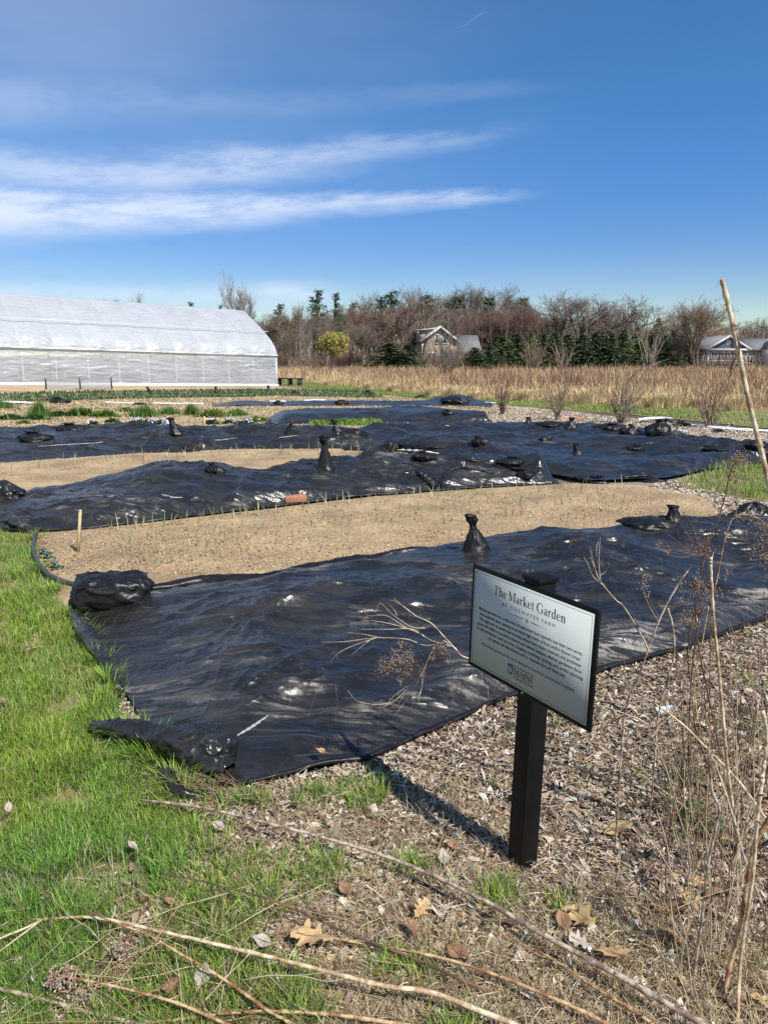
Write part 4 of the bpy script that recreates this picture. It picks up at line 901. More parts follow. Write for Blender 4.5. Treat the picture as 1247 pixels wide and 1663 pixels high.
STRAW = [(.48, .39, .22), (.36, .28, .15), (.56, .48, .30), (.22, .16, .09)]
TARPX = [(112, 962), (240, 965), (400, 950), (760, 900), (1100, 868), (1500, 850), (1700, 900), (1247, 1008), (1110, 1062), (830, 1142), (600, 1242), (400, 1287), (290, 1284), (190, 1118), (145, 1040)]
def lawn_weight(X, Y):
    px, py = proj(X, Y, 0 * X); w = inpoly(px, py, LAWN).astype(float); return w, px, py
# thick lawn
def lawn():
    X, Y = scatter(700000, 1.30, 9.0, 2.0, 1.0); w, px, py = lawn_weight(X, Y); patch = fbm(X * 1.6, Y * 1.6, 3, 51)
    bare = sstep(.18, .42, fbm(X * 2.6, Y * 2.6, 3, 52)); edge = sstep(-.45, .15, patch)
    d = np.clip(.4 + .6 * edge - .75 * bare, .05, 1); keep = (w > 0) & (rng.random(len(X)) < d); X, Y = X[keep], Y[keep]; bare = bare[keep]; patch = patch[keep]
    n = len(X); H = rng.uniform(.025, .06, n) * (1 + .7 * sstep(0, .5, fbm(X * 2.2, Y * 2.2, 2, 53))) * (1 + Y * .03); Wd = rng.uniform(.0016, .0032, n) * (1 + Y * .15)
    C = pal(n, GRN, [.25, .3, .25, .1, .1], .25); s = rng.random(n) < .10 + .45 * bare; C[s] = pal(s.sum(), STRAW); yl = (.75 + .5 * sstep(-.3, .3, fbm(X * .9, Y * .9, 2, 54)))[:, None]
    C = C * np.concatenate([yl ** .7, yl ** .25, np.ones((n, 1))], 1)
    blades('lawn_grass', X, Y, 0 * X, H, Wd, rng.uniform(.15, .95, n), C)
lawn()
def tufts(name, centers, per, hr, wr, cols, spread, lean=(.2, .9), m='blade', p=None, kind='stuff', z=0.0, **kw):
    centers = np.asarray(centers, float); i = np.repeat(np.arange(len(centers)), per); n = len(i)
    r = np.abs(rng.normal(0, 1, n)) * spread; a = rng.uniform(0, 2 * np.pi, n); X = centers[i, 0] + r * np.cos(a); Y = centers[i, 1] + r * np.sin(a)
    return blades(name, X, Y, hgt(X, Y) + z, rng.uniform(*hr, n), rng.uniform(*wr, n), rng.uniform(*lean, n), pal(n, cols, p), m=m, az=a + rng.normal(0, .6, n), kind=kind, **kw)
def mixed():
    X, Y = scatter(9000, 1.35, 3.6, 2.0, .6); w, px, py = lawn_weight(X, Y)
    near = inpoly(px, py, [(180, 1220), (300, 1300), (420, 1300), (520, 1290), (650, 1255), (790, 1290), (830, 1420), (1000, 1450), (1300, 1560), (1300, 2400), (-800, 2400), (60, 1700), (240, 1480), (320, 1400)])
    g = fbm(X * 3, Y * 3, 3, 61) + .30 * (1 - sstep(250, 700, px)) - .25 * sstep(560, 800, px); k = (w < .5) & near & (g > .16); tufts('green_grass_tufts', np.stack([X, Y], -1)[k][:700], 20, (.03, .09), (.0025, .005), GRN, .022)
    k2 = near & (rng.random(len(X)) < .6); tufts('dry_grass', np.stack([X, Y], -1)[k2][:1300], 16, (.02, .09), (.0015, .003), STRAW, .03, (.5, 1.2))
    X, Y = scatter(500, 2.2, 5.2, 2.0, .6); px, py = proj(X, Y, 0 * X); k = ~inpoly(px, py, LAWN) & ~inpoly(px, py, TARPX) & (py > 1010) & (fbm(X * 2, Y * 2, 2, 63) > .18)
    tufts('green_weeds', np.stack([X, Y], -1)[k], 16, (.02, .05), (.003, .006), GRN, .02)
    for nm, c, sp, pr in (('lawn_edge_grass', [(x, y) for x, y in [(115, 1005), (140, 1040), (160, 1080), (172, 1110), (168, 1140), (150, 1165), (190, 1195), (225, 1215), (262, 1245), (285, 1275), (300, 1300), (90, 965), (70, 930), (60, 880), (30, 858), (0, 848), (-30, 845), (230, 1230), (200, 1205), (250, 1240)]], .05, 150),):
        P = G([q[0] for q in c], [q[1] for q in c])[:, :2]; tufts(nm, P, pr, (.05, .13), (.003, .006), GRN, sp, (.3, 1.0))
mixed()
def chips():
    X, Y = scatter(420000, 1.30, 19, 1.9, .8); px, py = proj(X, Y, 0 * X); inl = inpoly(px, py, LAWN); onT = inpoly(px, py, [(p[0], p[1] - 4) for p in TARPX])
    path = inpoly(px, py, [(1020, 800), (1100, 783), (1190, 812), (1320, 830), (1500, 850), (1200, 862), (1130, 820)]) 
    path |= inpoly(px, py, [(790, 660), (900, 668), (1100, 691), (1300, 712), (1500, 732), (1500, 770), (1250, 745), (1100, 712), (860, 700), (800, 690)])
    soilish = (py < 1010) & ~path & (px < 1140); patch = inpoly(px, py, PATCH)
    left = 1 - sstep(300, 640, px); k = ~inl & ~onT & ~soilish & ~patch & (rng.random(len(X)) > .3 * left); k &= (Y < 19)
    X, Y = X[k], Y[k]; n = len(X); L = rng.uniform(.006, .021, n) * (1 + .10 * Y) * np.where(rng.random(n) < .05, 2.4, 1); w = L * rng.uniform(.16, .5, n); a = rng.uniform(0, 2 * np.pi, n)
    t1 = rng.normal(0, .28, n); t2 = rng.normal(0, .4, n); cv = rng.uniform(-.25, .25, n) * L
    ux = np.stack([np.cos(a) * np.cos(t1), np.sin(a) * np.cos(t1), np.sin(t1)], -1); vx = np.stack([-np.sin(a) * np.cos(t2), np.cos(a) * np.cos(t2), np.sin(t2)], -1)
    c = np.stack([X, Y, .004 + rng.uniform(0, .016, n) + np.abs(np.sin(t1)) * L * .5], -1); up = np.array([0, 0, 1.0])
    V = np.stack([c - ux * L[:, None] / 2 - vx * w[:, None] * .4, c - ux * L[:, None] / 2 + vx * w[:, None] * .3, c + up * cv[:, None] - vx * w[:, None] / 2, c + up * cv[:, None] + vx * w[:, None] / 2,
                  c + ux * L[:, None] / 2 - vx * w[:, None] * .25, c + ux * L[:, None] / 2 + vx * w[:, None] * .35], 1).reshape(-1, 3)
    b = np.arange(n)[:, None] * 6; Q = np.concatenate([b + np.array([[0, 2, 3, 1]]), b + np.array([[2, 4, 5, 3]])])
    C = pal(n, [(.42, .355, .28), (.29, .23, .17), (.60, .54, .45), (.14, .10, .07), (.34, .255, .165), (.06, .045, .033)], [.20, .22, .12, .20, .12, .14], .2)
    tag(obj_np('wood_chips', V, quads=Q, mat=M['chip'], col=np.repeat(C, 6, 0)), kind='stuff')
    # thin straw and twig bits
    X, Y = scatter(26000, 1.3, 6.5, 2.0, .6); px, py = proj(X, Y, 0 * X); k = ~inpoly(px, py, TARPX) & (py > 1000) & (~inpoly(px, py, LAWN) | (rng.random(len(X)) < .12)); X, Y = X[k], Y[k]; n = len(X)
    a = rng.uniform(0, 2 * np.pi, n); L = rng.uniform(.02, .11, n); t = rng.normal(0, .16, n); d = np.stack([np.cos(a) * np.cos(t), np.sin(a) * np.cos(t), np.abs(np.sin(t))], -1) * L[:, None]
    p0 = np.stack([X, Y, rng.uniform(.005, .022, n)], -1); bend = rng.normal(0, .12, (n, 3)) * L[:, None]; bend[:, 2] = np.abs(bend[:, 2]); p1 = p0 + d * .5 + bend; p2 = p0 + d
    r = rng.uniform(.0006, .0016, n); C = pal(n, [(.58, .47, .30), (.44, .32, .19), (.30, .18, .11), (.66, .6, .48)]); mb = MB(); mb.segs(p0, p1, r, r, 3, C); mb.segs(p1, p2, r, r * .6, 3, C)
    tag(mb.build('straw_litter', M['chip']), kind='stuff')
    # crumbs and clods on the bed
    X, Y = scatter(90000, 5.2, 13, 1.6, .6); px, py = proj(X, Y, 0 * X)
    k = inpoly(px, py, [(60, 875), (160, 866), (640, 812), (900, 795), (1040, 798), (1130, 818), (1180, 850), (960, 885), (760, 905), (400, 965), (85, 985)]) | inpoly(px, py, [(-60, 775), (200, 750), (380, 738), (690, 738), (700, 745), (320, 768), (60, 790)])
    X, Y = X[k], Y[k]; n = len(X); s = rng.uniform(.002, .0065, n) * np.where(rng.random(n) < .05, 2.2, 1); o6 = np.array([(1, 0, 0), (-1, 0, 0), (0, 1, 0), (0, -1, 0), (0, 0, .9), (0, 0, -.9)], float)
    V = (np.stack([X, Y, .045 + .008 * rng.random(n)], -1)[:, None] + s[:, None, None] * o6[None] * rng.uniform(.6, 1.3, (n, 6, 1)) + rng.normal(0, .15, (n, 6, 3)) * s[:, None, None]).reshape(-1, 3)
    tr = np.array([(0, 2, 4), (2, 1, 4), (1, 3, 4), (3, 0, 4), (2, 0, 5), (1, 2, 5), (3, 1, 5), (0, 3, 5)]); T = (np.arange(n)[:, None, None] * 6 + tr[None]).reshape(-1, 3)
    tag(obj_np('soil_clods', V, tris=T, mat=M['chip'], col=np.repeat(pal(n, [(.46, .34, .20), (.34, .24, .14), (.55, .42, .26), (.20, .135, .08)]), 6, 0)), kind='stuff')
chips()

def path_chips():
    PP = [(790, 660), (900, 668), (1100, 691), (1300, 712), (1500, 732), (1500, 770), (1250, 745), (1100, 712), (860, 700), (800, 690)]; PQ = [(1020, 800), (1100, 783), (1190, 812), (1320, 830), (1500, 850), (1200, 862), (1130, 820)]
    X = rng.uniform(2, 16, 400000); Y = rng.uniform(6.5, 24, 400000); px, py = proj(X, Y, 0 * X); k = inpoly(px, py, PP) | inpoly(px, py, PQ); X, Y = X[k], Y[k]; n = len(X); L = rng.uniform(.015, .05, n) * (1 + .02 * Y); wd = L * rng.uniform(.25, .6, n); a = rng.uniform(0, 6.3, n); t = rng.normal(0, .3, n); u = np.stack([np.cos(a), np.sin(a), np.sin(t)], -1) * L[:, None] / 2; v = np.stack([-np.sin(a), np.cos(a), rng.normal(0, .3, n)], -1) * wd[:, None] / 2; c = np.stack([X, Y, .016 + np.abs(u[:, 2]) + rng.uniform(0, .01, n)], -1)
    V = np.stack([c - u, c - v, c + u, c + v], 1).reshape(-1, 3); tag(obj_np('path_woodchips', V, quads=np.arange(4 * n).reshape(-1, 4), mat=M['chip'], col=np.repeat(pal(n, [(.56, .49, .39), (.38, .30, .22), (.66, .60, .50), (.22, .16, .11), (.46, .38, .28)]), 4, 0)), kind='stuff')
path_chips()
def leaf_litter():
    X, Y = scatter(17000, 1.3, 4.6, 2.0, .6); px, py = proj(X, Y, 0 * X); w = 1 - .75 * inpoly(px, py, LAWN); k = ~inpoly(px, py, TARPX) & (rng.random(len(X)) < w * (.25 + .75 * sstep(1150, 1450, py))) & (py > 1080) & ~(inpoly(px, py, LAWN) & (px < 150)); X, Y = X[k], Y[k]; n = len(X)
    L = rng.uniform(.012, .042, n); wd = L * rng.uniform(.2, .5, n); a = rng.uniform(0, 2 * np.pi, n); cu = rng.uniform(.2, 1.3, n); rl = rng.normal(0, .6, n); T = np.linspace(-.5, .5, 5); rows = []
    for t in T:
        w_ = wd * np.sqrt(np.maximum(.06, 1 - (t * 2) ** 2)); z = L * cu * t * t * 1.2; lx = L * t
        for sgn in (-1, 1):
            lat = sgn * w_ / 2; rows.append(np.stack([X + np.cos(a) * lx - np.sin(a) * lat * np.cos(rl), Y + np.sin(a) * lx + np.cos(a) * lat * np.cos(rl), .012 + rng.uniform(0, .003, n) + z + np.abs(lat * np.sin(rl)) + (.004 + lat * np.sin(rl))], -1))
    V = np.stack(rows, 1).reshape(-1, 3); b = np.arange(n)[:, None] * 10; Q = np.concatenate([b + np.array([[2 * i, 2 * i + 1, 2 * i + 3, 2 * i + 2]]) for i in range(4)])
    tag(obj_np('leaf_litter', V, quads=Q, mat=M['chip'], col=np.repeat(pal(n, [(.34, .24, .16), (.24, .15, .10), (.44, .36, .27), (.15, .095, .06), (.50, .38, .22), (.38, .33, .28)]), 10, 0)), kind='stuff')
    # tangle of thin dead stems, thickest along the photo's dry thicket
    mb = MB(); rg = np.random.default_rng(77); cols = [(.36, .26, .16), (.22, .13, .085), (.48, .39, .27), (.13, .08, .055)]
    def st(P0, d, L, r, c, dep=1):
        P = [P0]; 
        for _ in range(5): d = d + rg.normal(0, .09, 3); d /= np.linalg.norm(d); P.append(P[-1] + d * L / 5)
        Q = spline(P, 3); mb.tube(Q, np.linspace(r, r * .4, len(Q)), 4, c=np.array(c) * rg.uniform(.8, 1.2), cap=False)
        if dep:
            for _ in range(int(rg.integers(1, 5))): e = d + rg.normal(0, .5, 3); e /= np.linalg.norm(e); st(Q[int(rg.integers(4, len(Q) - 1))], e, L * rg.uniform(.15, .35), r * .55, c, dep - 1)
    for _ in range(220):                              # upright
        p = G(rg.uniform(1075, 1330), rg.uniform(1190, 1640)); st(p, np.array([rg.normal(-.05, .18), rg.normal(0, .18), 1]), rg.uniform(.15, .66), rg.uniform(.0009, .0025), cols[int(rg.integers(4))])
    for _ in range(150):                              # lying
        px = rg.uniform(330, 1320); py = rg.uniform(1290, 1690); 
        if px < 800 and py < 1400: continue
        p = G(px, py, .02); an = rg.choice([-.55, -.4, 2.6, .5]) + rg.normal(0, .5); st(p, np.array([math.cos(an), math.sin(an), rg.uniform(-.02, .10)]), rg.uniform(.12, .45), rg.uniform(.0008, .0022), cols[int(rg.integers(4))])
    for _ in range(120):
        p = G(rg.uniform(-20, 420), rg.uniform(1480, 1690), .05); an = rg.uniform(0, 6.3); st(p, np.array([math.cos(an), math.sin(an), rg.uniform(-.02, .2)]), rg.uniform(.08, .34), rg.uniform(.0007, .0019), cols[int(rg.integers(4))])
    tag(mb.build('dead_stem_tangle', M['chip'], smooth=True), kind='stuff')
leaf_litter()

# grass patch by the path, far grass path, crop rows, straw
def patches():
    X = rng.uniform(3, 14, 90000); Y = rng.uniform(6.5, 14, 90000); px, py = proj(X, Y, 0 * X); k = inpoly(px, py, PATCH); X, Y = X[k], Y[k]; n = len(X)
    hump = .04 + .05 * sstep(-.2, .4, fbm(X, Y, 2, 8)); g = fbm(X * 1.5, Y * 1.5, 3, 81); C = pal(n, GRN); s = rng.random(n) < .38 - .4 * g; C[s] = pal(s.sum(), STRAW)
    blades('patch_grass', X, Y, .014 + 0 * X, rng.uniform(.04, .09, n) * (1 + 1.2 * sstep(.05, .4, g)), rng.uniform(.005, .010, n), rng.uniform(.2, 1, n), C)
    # far grass path
    U = rng.random(30000); T_ = rng.random(30000)
    A = resample(G([452, 560, 700, 830, 1000, 1247, 1500], [626, 635, 650, 660, 671, 696, 715])[:, :2], 200); B = resample(G([452, 540, 700, 830, 1000, 1247, 1500], [616, 626, 643, 650, 658, 670, 680])[:, :2], 200)
    i = (U * 199).astype(int); P = A[i] * (1 - T_[:, None]) + B[i] * T_[:, None]; n = len(P); C = pal(n, GRN + [(.42, .36, .18)] * 2)
    blades('path_grass', P[:, 0], P[:, 1], .015 + hgt(P[:, 0], P[:, 1]), rng.uniform(.04, .10, n), rng.uniform(.015, .03, n), rng.uniform(.2, 1, n), C)
    def row(name, tops, bots, n, hr, wr, cols, z=.02, dens=None, kind='stuff', lean=(.1, .7)):
        A = resample(G([p[0] for p in bots], [p[1] for p in bots])[:, :2], 300); B = resample(G([p[0] for p in tops], [p[1] for p in tops])[:, :2], 300)
        i = rng.integers(0, 300, n); v = rng.random(n)[:, None]; P = A[i] * (1 - v) + B[i] * v + rng.normal(0, .03, (n, 2))
        if dens is not None: P = P[rng.random(n) < dens(P[:, 0], P[:, 1])]
        m = len(P); blades(name, P[:, 0], P[:, 1], z + hgt(P[:, 0], P[:, 1]), rng.uniform(*hr, m), rng.uniform(*wr, m), rng.uniform(*lean, m), pal(m, cols), kind=kind)
    KALE = [(.07, .13, .05), (.10, .18, .07), (.15, .22, .12), (.05, .09, .035)]
    for a, b in ((633, 635.5), (637, 639.5), (641.5, 643.5)):
        e = 620 if a > 640 else 600
        row('crop_row', [(-150, a), (440, a + .5), (e, a + 3.5)], [(-150, b), (440, b + .5), (e, b + 3.5)], 2400, (.06, .15), (.03, .06), KALE)
    row('straw_mulch', [(-200, 629), (450, 632), (700, 650)], [(-200, 668), (400, 668), (800, 664)], 24000, (.02, .07), (.02, .05), STRAW + [(.66, .55, .36)], z=.012, lean=(.8, 1.3))
    row('straw_mulch', [(-200, 662), (400, 664), (820, 662)], [(-200, 708), (400, 706), (860, 690)], 26000, (.02, .06), (.015, .035), STRAW + [(.66, .55, .36)], z=.014, lean=(.8, 1.3))
    row('straw_mulch', [(440, 692), (600, 690), (800, 690)], [(540, 704), (700, 700), (880, 695)], 9000, (.02, .07), (.012, .03), STRAW, z=.014, lean=(.6, 1.3))
    row('green_weeds', [(505, 682), (560, 684), (620, 686)], [(505, 692), (560, 694), (620, 693)], 3000, (.05, .14), (.02, .04), GRN)
    # clumps of spring plants in the flowering rows, each one a plant
    def clump(label, px, py, wpx, hpx, cols, kind='upright', flowers=0, cat='plant', fcol='petal_w', group='plants in the flowering rows'):
        a = G(px, py); s = a[1] / F; t = empty('flower_clump' if flowers else 'leafy_clump', a, 0, label, cat, group); n = int(90 + wpx * 7)
        x = rng.normal(0, wpx * s * .28, n); y = rng.normal(0, wpx * s * .16, n); e = np.exp(-(x / (wpx * s * .4)) ** 2); up = kind == 'upright'
        blades('foliage', x, y, 0 * x, hpx * s * rng.uniform(.5, 1.1, n) * (.5 + .5 * e), rng.uniform(.012, .03, n) * (1 if up else 2.2), rng.uniform(.05, .4, n) if up else rng.uniform(.4, 1.1, n), pal(n, cols), kind=None, parent=t)
        if flowers:
            P = np.stack([rng.normal(0, wpx * s * .25, flowers), rng.normal(0, .08, flowers), rng.uniform(.4, 1, flowers) * hpx * s], -1); mb = MB(); d = rng.normal(0, 1, (flowers, 3)) * .035; mb.segs(P, P + d, .022, .004, 5); mb.build('blossom', M[fcol], t)
    G1 = [(.07, .15, .03), (.10, .20, .035), (.14, .25, .05)]; G2 = [(.05, .10, .03), (.08, .15, .05)]; YG = [(.24, .30, .06), (.16, .24, .05)]
    for i, (px, py, w, h, c, kd, fl, lb) in enumerate([
        (2, 664, 40, 16, G1, 'upright', 0, 'green upright clump cut by the photo edge beside the broad white strip'), (66, 678, 34, 28, G1, 'upright', 0, 'tallest green upright clump right beside the broad white strip end'),
        (18, 682, 40, 12, G2, 'broad', 0, 'dark low leafy plants nearest the photo edge'), (58, 682, 36, 12, G2, 'broad', 0, 'dark leafy plant at the foot of the tallest clump by the white strip'),
        (95, 677, 30, 13, G2, 'broad', 0, 'dark leafy plant just past the tallest clump'), (132, 676, 46, 18, G1, 'broad', 0, 'wide green leafy clump in the middle of the straw'),
        (172, 678, 32, 16, G1, 'broad', 0, 'round green clump set alone on pale straw'), (183, 687, 18, 10, G2, 'broad', 0, 'little dark plant before the round green clump'),
        (40, 689, 18, 9, YG, 'broad', 0, 'small yellowish plant on the straw near the long sheet'), (152, 692, 16, 11, G2, 'broad', 14, 'small pale purple flowering plant alone on the straw'),
        (234, 678, 44, 22, G1, 'upright', 0, 'tall green clump above the purple flower bed'), (206, 669, 24, 10, YG, 'broad', 0, 'low yellowish clump between the round clump and the tall clump'),
        (275, 674, 34, 16, G1, 'upright', 0, 'green clump above the white flaps'), (312, 675, 24, 22, G1, 'upright', 0, 'narrow tall green clump above the thin stake'),
        (346, 678, 40, 18, YG, 'broad', 0, 'yellow green clump just past the thin stake'), (385, 676, 36, 14, G1, 'upright', 0, 'green clump at the end of the flowering rows'),
        (230, 690, 50, 11, G2, 'broad', 40, 'purple and white flowering patch behind the long sheet'), (262, 690, 24, 10, G2, 'broad', 24, 'pale flowering patch touching the white flap'),
        (344, 690, 18, 12, G2, 'broad', 10, 'small white flowering plant just past the thin stake'), (372, 689, 14, 10, G2, 'broad', 8, 'tiny white flowering plant between two flower patches'),
        (398, 690, 34, 10, G2, 'broad', 24, 'pale purple flowering patch at the soil strip'), (418, 686, 30, 14, YG, 'broad', 0, 'yellow green grassy clump beside the low black sheet'),
        (560, 690, 40, 12, G1, 'broad', 0, 'green weedy clump in front of the low black sheet'), (520, 688, 24, 9, YG, 'broad', 0, 'small yellowish weed left of the bent sandbag'.replace('left of', 'beside'))]):
        clump(lb, px, py, w, h, c, kd, fl)
patches()

# seedlings in the beds: individuals
def seedlings():
    protos = []
    for k in range(8):
        n = 3; x = rng.normal(0, .004, n); me = blades('seedling', x, x * .5, -.01 + 0 * x, rng.uniform(.07, .12, n), rng.uniform(.004, .006, n), rng.uniform(.1, .8, n), pal(n, [(.42, .46, .22), (.55, .54, .32), (.66, .60, .40), (.28, .36, .12)]), kind=None)
        protos.append(me.data); bpy.data.objects.remove(me)
    def put(pts, label, grp, sc=1.0):
        for (px, py) in pts:
            a = G(px, py, .045); o = bpy.data.objects.new('seedling', protos[int(rng.integers(8))]); o.location = a; o.rotation_euler = (0, 0, rng.uniform(0, 6.3)); s = sc * rng.uniform(.75, 1.25); o.scale = (s, s, s); link(o); tag(o, label, 'seedling', grp)
    rowc = lambda pts, n, j: [(p[0] + rng.normal(0, 2), p[1] + rng.normal(0, j)) for p in resample(np.array(pts, float), n)]
    A = rowc([(180, 862), (400, 838), (640, 812), (900, 797), (1010, 797)], 60, 1.5); put(A, 'small pale green shoot in the row along the brick sheet edge', 'shoots along the brick sheet', 1.6)
    B = []
    for k, off in enumerate((14, 32, 54)): B += rowc([(200, 875 + off), (400, 845 + off * .9), (640, 815 + off * .8), (900, 800 + off * .55), (1010, 805 + off * .4)], 60, 4)
    put(B, 'small drooping green shoot within the near tan bed', 'shoots in the near bed', 1.2)
    C = rowc([(8, 768), (100, 756), (200, 750), (380, 739), (560, 738), (640, 737)], 46, 1.2); put(C, 'small upright pale shoot in front of the long black sheet', 'shoots along the long sheet', 2.0)
    D = rowc([(450, 690), (600, 688), (780, 688)], 14, .6); put(D, 'tiny pale shoot in front of the small low black sheet', 'shoots by the low sheet', 1.4)
seedlings()

# meadow of dead stalks
def meadow():
    n = 300000; u = rng.random(n); Y = 24.0 * (118 / 24.0) ** u; hw = (Y * CP) * 623.5 / F * 1.25 + 3; X = rng.uniform(-1, 1, n) * hw; px, py = proj(X, Y, hgt(X, Y))
    lim = np.interp(px, [440, 452, 540, 700, 830, 1000, 1247, 1500], [590, 614, 625, 642, 649, 656, 668, 678]); lim = lim + 1.5 * perlin(px * .03, 0 * px, 5)
    k = (py < lim) & (px > 380); X, Y, px, py = X[k], Y[k], px[k], py[k]; n = len(X); z = hgt(X, Y)
    front = sstep(-20, -4, py - lim[k] + 6 * perlin(px * .02, Y * .0, 8)); g = fbm(X * .12, Y * .12, 3, 91); g2 = fbm(X * .35, Y * .35, 3, 92)
    red = (rng.random(n) < np.clip(.70 + 1.3 * g - .70 * front, .03, .97)); C = pal(n, [(.60, .45, .24), (.50, .365, .19), (.40, .28, .15), (.68, .53, .31)], None, .2); C[red] = pal(red.sum(), [(.27, .165, .11), (.20, .125, .09), (.36, .245, .16), (.46, .33, .20), (.30, .16, .11)], None, .2)
    H = rng.uniform(.15, .72, n) ** 1.1 * (1 + 1.3 * g2) * np.where(rng.random(n) < .03, 1.5, 1) * np.where(front > .5, .75, 1.05); Wd = rng.uniform(.010, .024, n) * (1 + Y * .014)
    blades('dead_meadow_stalks', X, Y, z, H, Wd, rng.uniform(.02, .9, n), C, m='stalks')
    # pale ornamental-looking bunch grasses along the front
    bx = [(448, 600, 9), (535, 628, 7), (600, 634, 8), (640, 638, 9), (700, 645, 10), (735, 647, 12), (772, 650, 9), (825, 650, 10), (855, 652, 12), (905, 655, 10), (955, 657, 16), (1030, 658, 9), (1060, 664, 14), (1087, 664, 16), (1135, 662, 10), (1198, 668, 16), (1215, 668, 10)]
    Z = ['beside the wooden bench', 'between the bench and the far green path', 'below the yellow tree', 'just past the yellow tree', 'before the tan house', 'below the big bare bush', 'below the first dark spruce', 'near the first bare shrub',
         'behind the gap between the first two shrubs', 'behind the second bare shrub', 'between the second and third bare shrubs', 'behind the third bare shrub', 'on the near side of the paired clumps', 'the taller of the paired clumps', 'behind the fourth bare shrub', 'beside the bleached stick', 'under the blue-grey house']
    for (x, y, h), z in zip(bx, Z):
        a = G(x, y); s = a[1] / F; hh = h * 2.0 * s; t = empty('grass_clump', a, 0, 'pale straw-coloured bunch grass ' + z, 'grass clump', 'bunch grasses along the meadow edge'); m = 420
        xx = rng.normal(0, h * s * .6, m); yy = rng.normal(0, h * s * .4, m); blades('foliage', xx, yy, 0 * xx, hh * rng.uniform(.5, 1, m), rng.uniform(.015, .03, m) , rng.uniform(.1, .6, m), pal(m, [(.70, .56, .34), (.60, .46, .26), (.76, .64, .42)]), m='stalks', kind=None, parent=t, az=np.arctan2(yy, xx))
meadow()

# ------------------------------------------------------------------ dry stems near the viewpoint
def cane(label, pts, r0, r1, m='stem', cat='dry stem', group='dry stems lying over the grass', name='dry_stem', nodes=True, twigs=(), seeds=(), seed=0, seedmat='seed', sprays=()):
    """pts: (px, py, height above ground) or (px, py, None, depth)"""
    P = []
    for p in pts: P.append(tuple(R(p[0], p[1], p[3])) if len(p) == 4 else tuple(G(p[0], p[1], p[2])))
    rg = np.random.default_rng(seed + 100); S_ = spline(P, 12); n = len(S_)
    S_ = S_ + rg.normal(0, .0003, S_.shape); r = np.linspace(r0, r1, n)
    if nodes:
        k = np.arange(n); r = r * (1 + .28 * (k % 11 == 3) + .03 * rg.normal(0, 1, n))
    t = empty(name, P[0], 0, label, cat, group); o = np.array(P[0]); mb = MB(); mb.tube(S_ - o, r * .88, 8); mb.build('stalk', M[m], t, smooth=True)
    # little side twigs
    if twigs or sprays:
        for (f, L, ang) in twigs:
            i = int(f * (n - 2)); a = S_[i] - o; d = S_[i + 1] - S_[i]; d /= np.linalg.norm(d) + 1e-9; q = d * math.cos(ang) + np.array([rg.normal(0, .3), rg.normal(0, .3), 1]) * math.sin(ang)
            Q = [a]; 
            mb = MB()
            for _ in range(4): q = q + rg.normal(0, .18, 3); q /= np.linalg.norm(q); Q.append(Q[-1] + q * L / 4)
            mb.tube(spline(Q, 3), np.linspace(r[i] * .45, r[i] * .15, len(spline(Q, 3))), 5); mb.build('side_twig', M[m], t)
        for (pp, rr) in sprays:
            Q = [tuple(R(*x)) for x in pp]; Q = spline(Q, 6) - o; mb = MB(); mb.tube(Q, np.linspace(rr, rr * .35, len(Q)), 5); mb.build('side_twig', M[m], t)
    if seeds:
        mb = MB()
        for (px, py, Y, rad, cnt) in seeds:
            cnt = int(cnt * 2.6)
            c = np.array(R(px, py, Y)) - o; s = Y / F; q = c + rg.normal(0, 1, (cnt, 3)) * rad * s * np.array([1, .7, 1]) * .5
            d = rg.normal(0, 1, (cnt, 3)); d /= np.linalg.norm(d, axis=1)[:, None]; z = (.0012 + .0036 * rg.random(cnt) ** 2)[:, None]; mb.segs(q - d * z, q, z[:, 0] * .15, z[:, 0] * .6, 5); mb.segs(q, q + d * z * .8, z[:, 0] * .6, .0005, 5)
        mb.build('seed_head', M[seedmat], t)
    return t
def T_(n, seed, L=.05): 
    g = np.random.default_rng(seed); return [(g.uniform(.1, .95), g.uniform(.4, 1) * L, g.uniform(.4, 1.1)) for _ in range(n)]
cane('long mottled dry stem running from the twig pile to the bottom edge', [(228, 1299, .07), (330, 1312, .08), (440, 1338, .08), (560, 1370, .08), (640, 1396, .08), (720, 1430, .08), (800, 1470, .08), (900, 1528, .08), (1000, 1582, .08), (1100, 1640, .08), (1190, 1690, .08)], .0045, .0095, 'stem_grey', seed=1, twigs=T_(6, 1))
cane('thickest pale yellow stem, crossing just below the big oak leaf', [(52, 1494, .05), (150, 1490, .07), (250, 1510, .08), (400, 1545, .09), (500, 1570, .09), (620, 1600, .09), (700, 1612, .08), (800, 1650, .07), (900, 1690, .06)], .004, .0078, 'stem_pale', seed=2, twigs=T_(7, 2, .06), sprays=[])
cane('yellow stem pinned over the big oak leaf and heading to the bottom edge', [(448, 1512, .04), (500, 1517, .05), (560, 1527, .05), (700, 1552, .06), (800, 1582, .06), (900, 1622, .06), (965, 1652, .05), (1040, 1690, .05)], .003, .0062, 'stem', seed=3, twigs=T_(4, 3))
cane('thin reddish brown stem between the green tufts above the oak leaf', [(262, 1418, .09), (340, 1434, .09), (430, 1458, .09), (500, 1486, .08), (570, 1518, .07), (680, 1560, .06), (790, 1610, .05)], .002, .0045, 'stem_dark', seed=4, twigs=T_(6, 4, .04))
cane('pale stem in the bottom corner beneath the seed fluff', [(-30, 1598, .06), (40, 1615, .06), (100, 1632, .05), (170, 1650, .05), (260, 1672, .05), (330, 1690, .04)], .005, .006, 'stem_grey', seed=5, twigs=T_(4, 5))
cane('brown stem rising from the seed fluff towards the bottom edge', [(98, 1585, .09), (170, 1598, .09), (240, 1615, .08), (290, 1630, .08), (350, 1655, .07), (400, 1680, .06)], .0028, .005, 'stem', seed=6, twigs=T_(4, 6, .07))
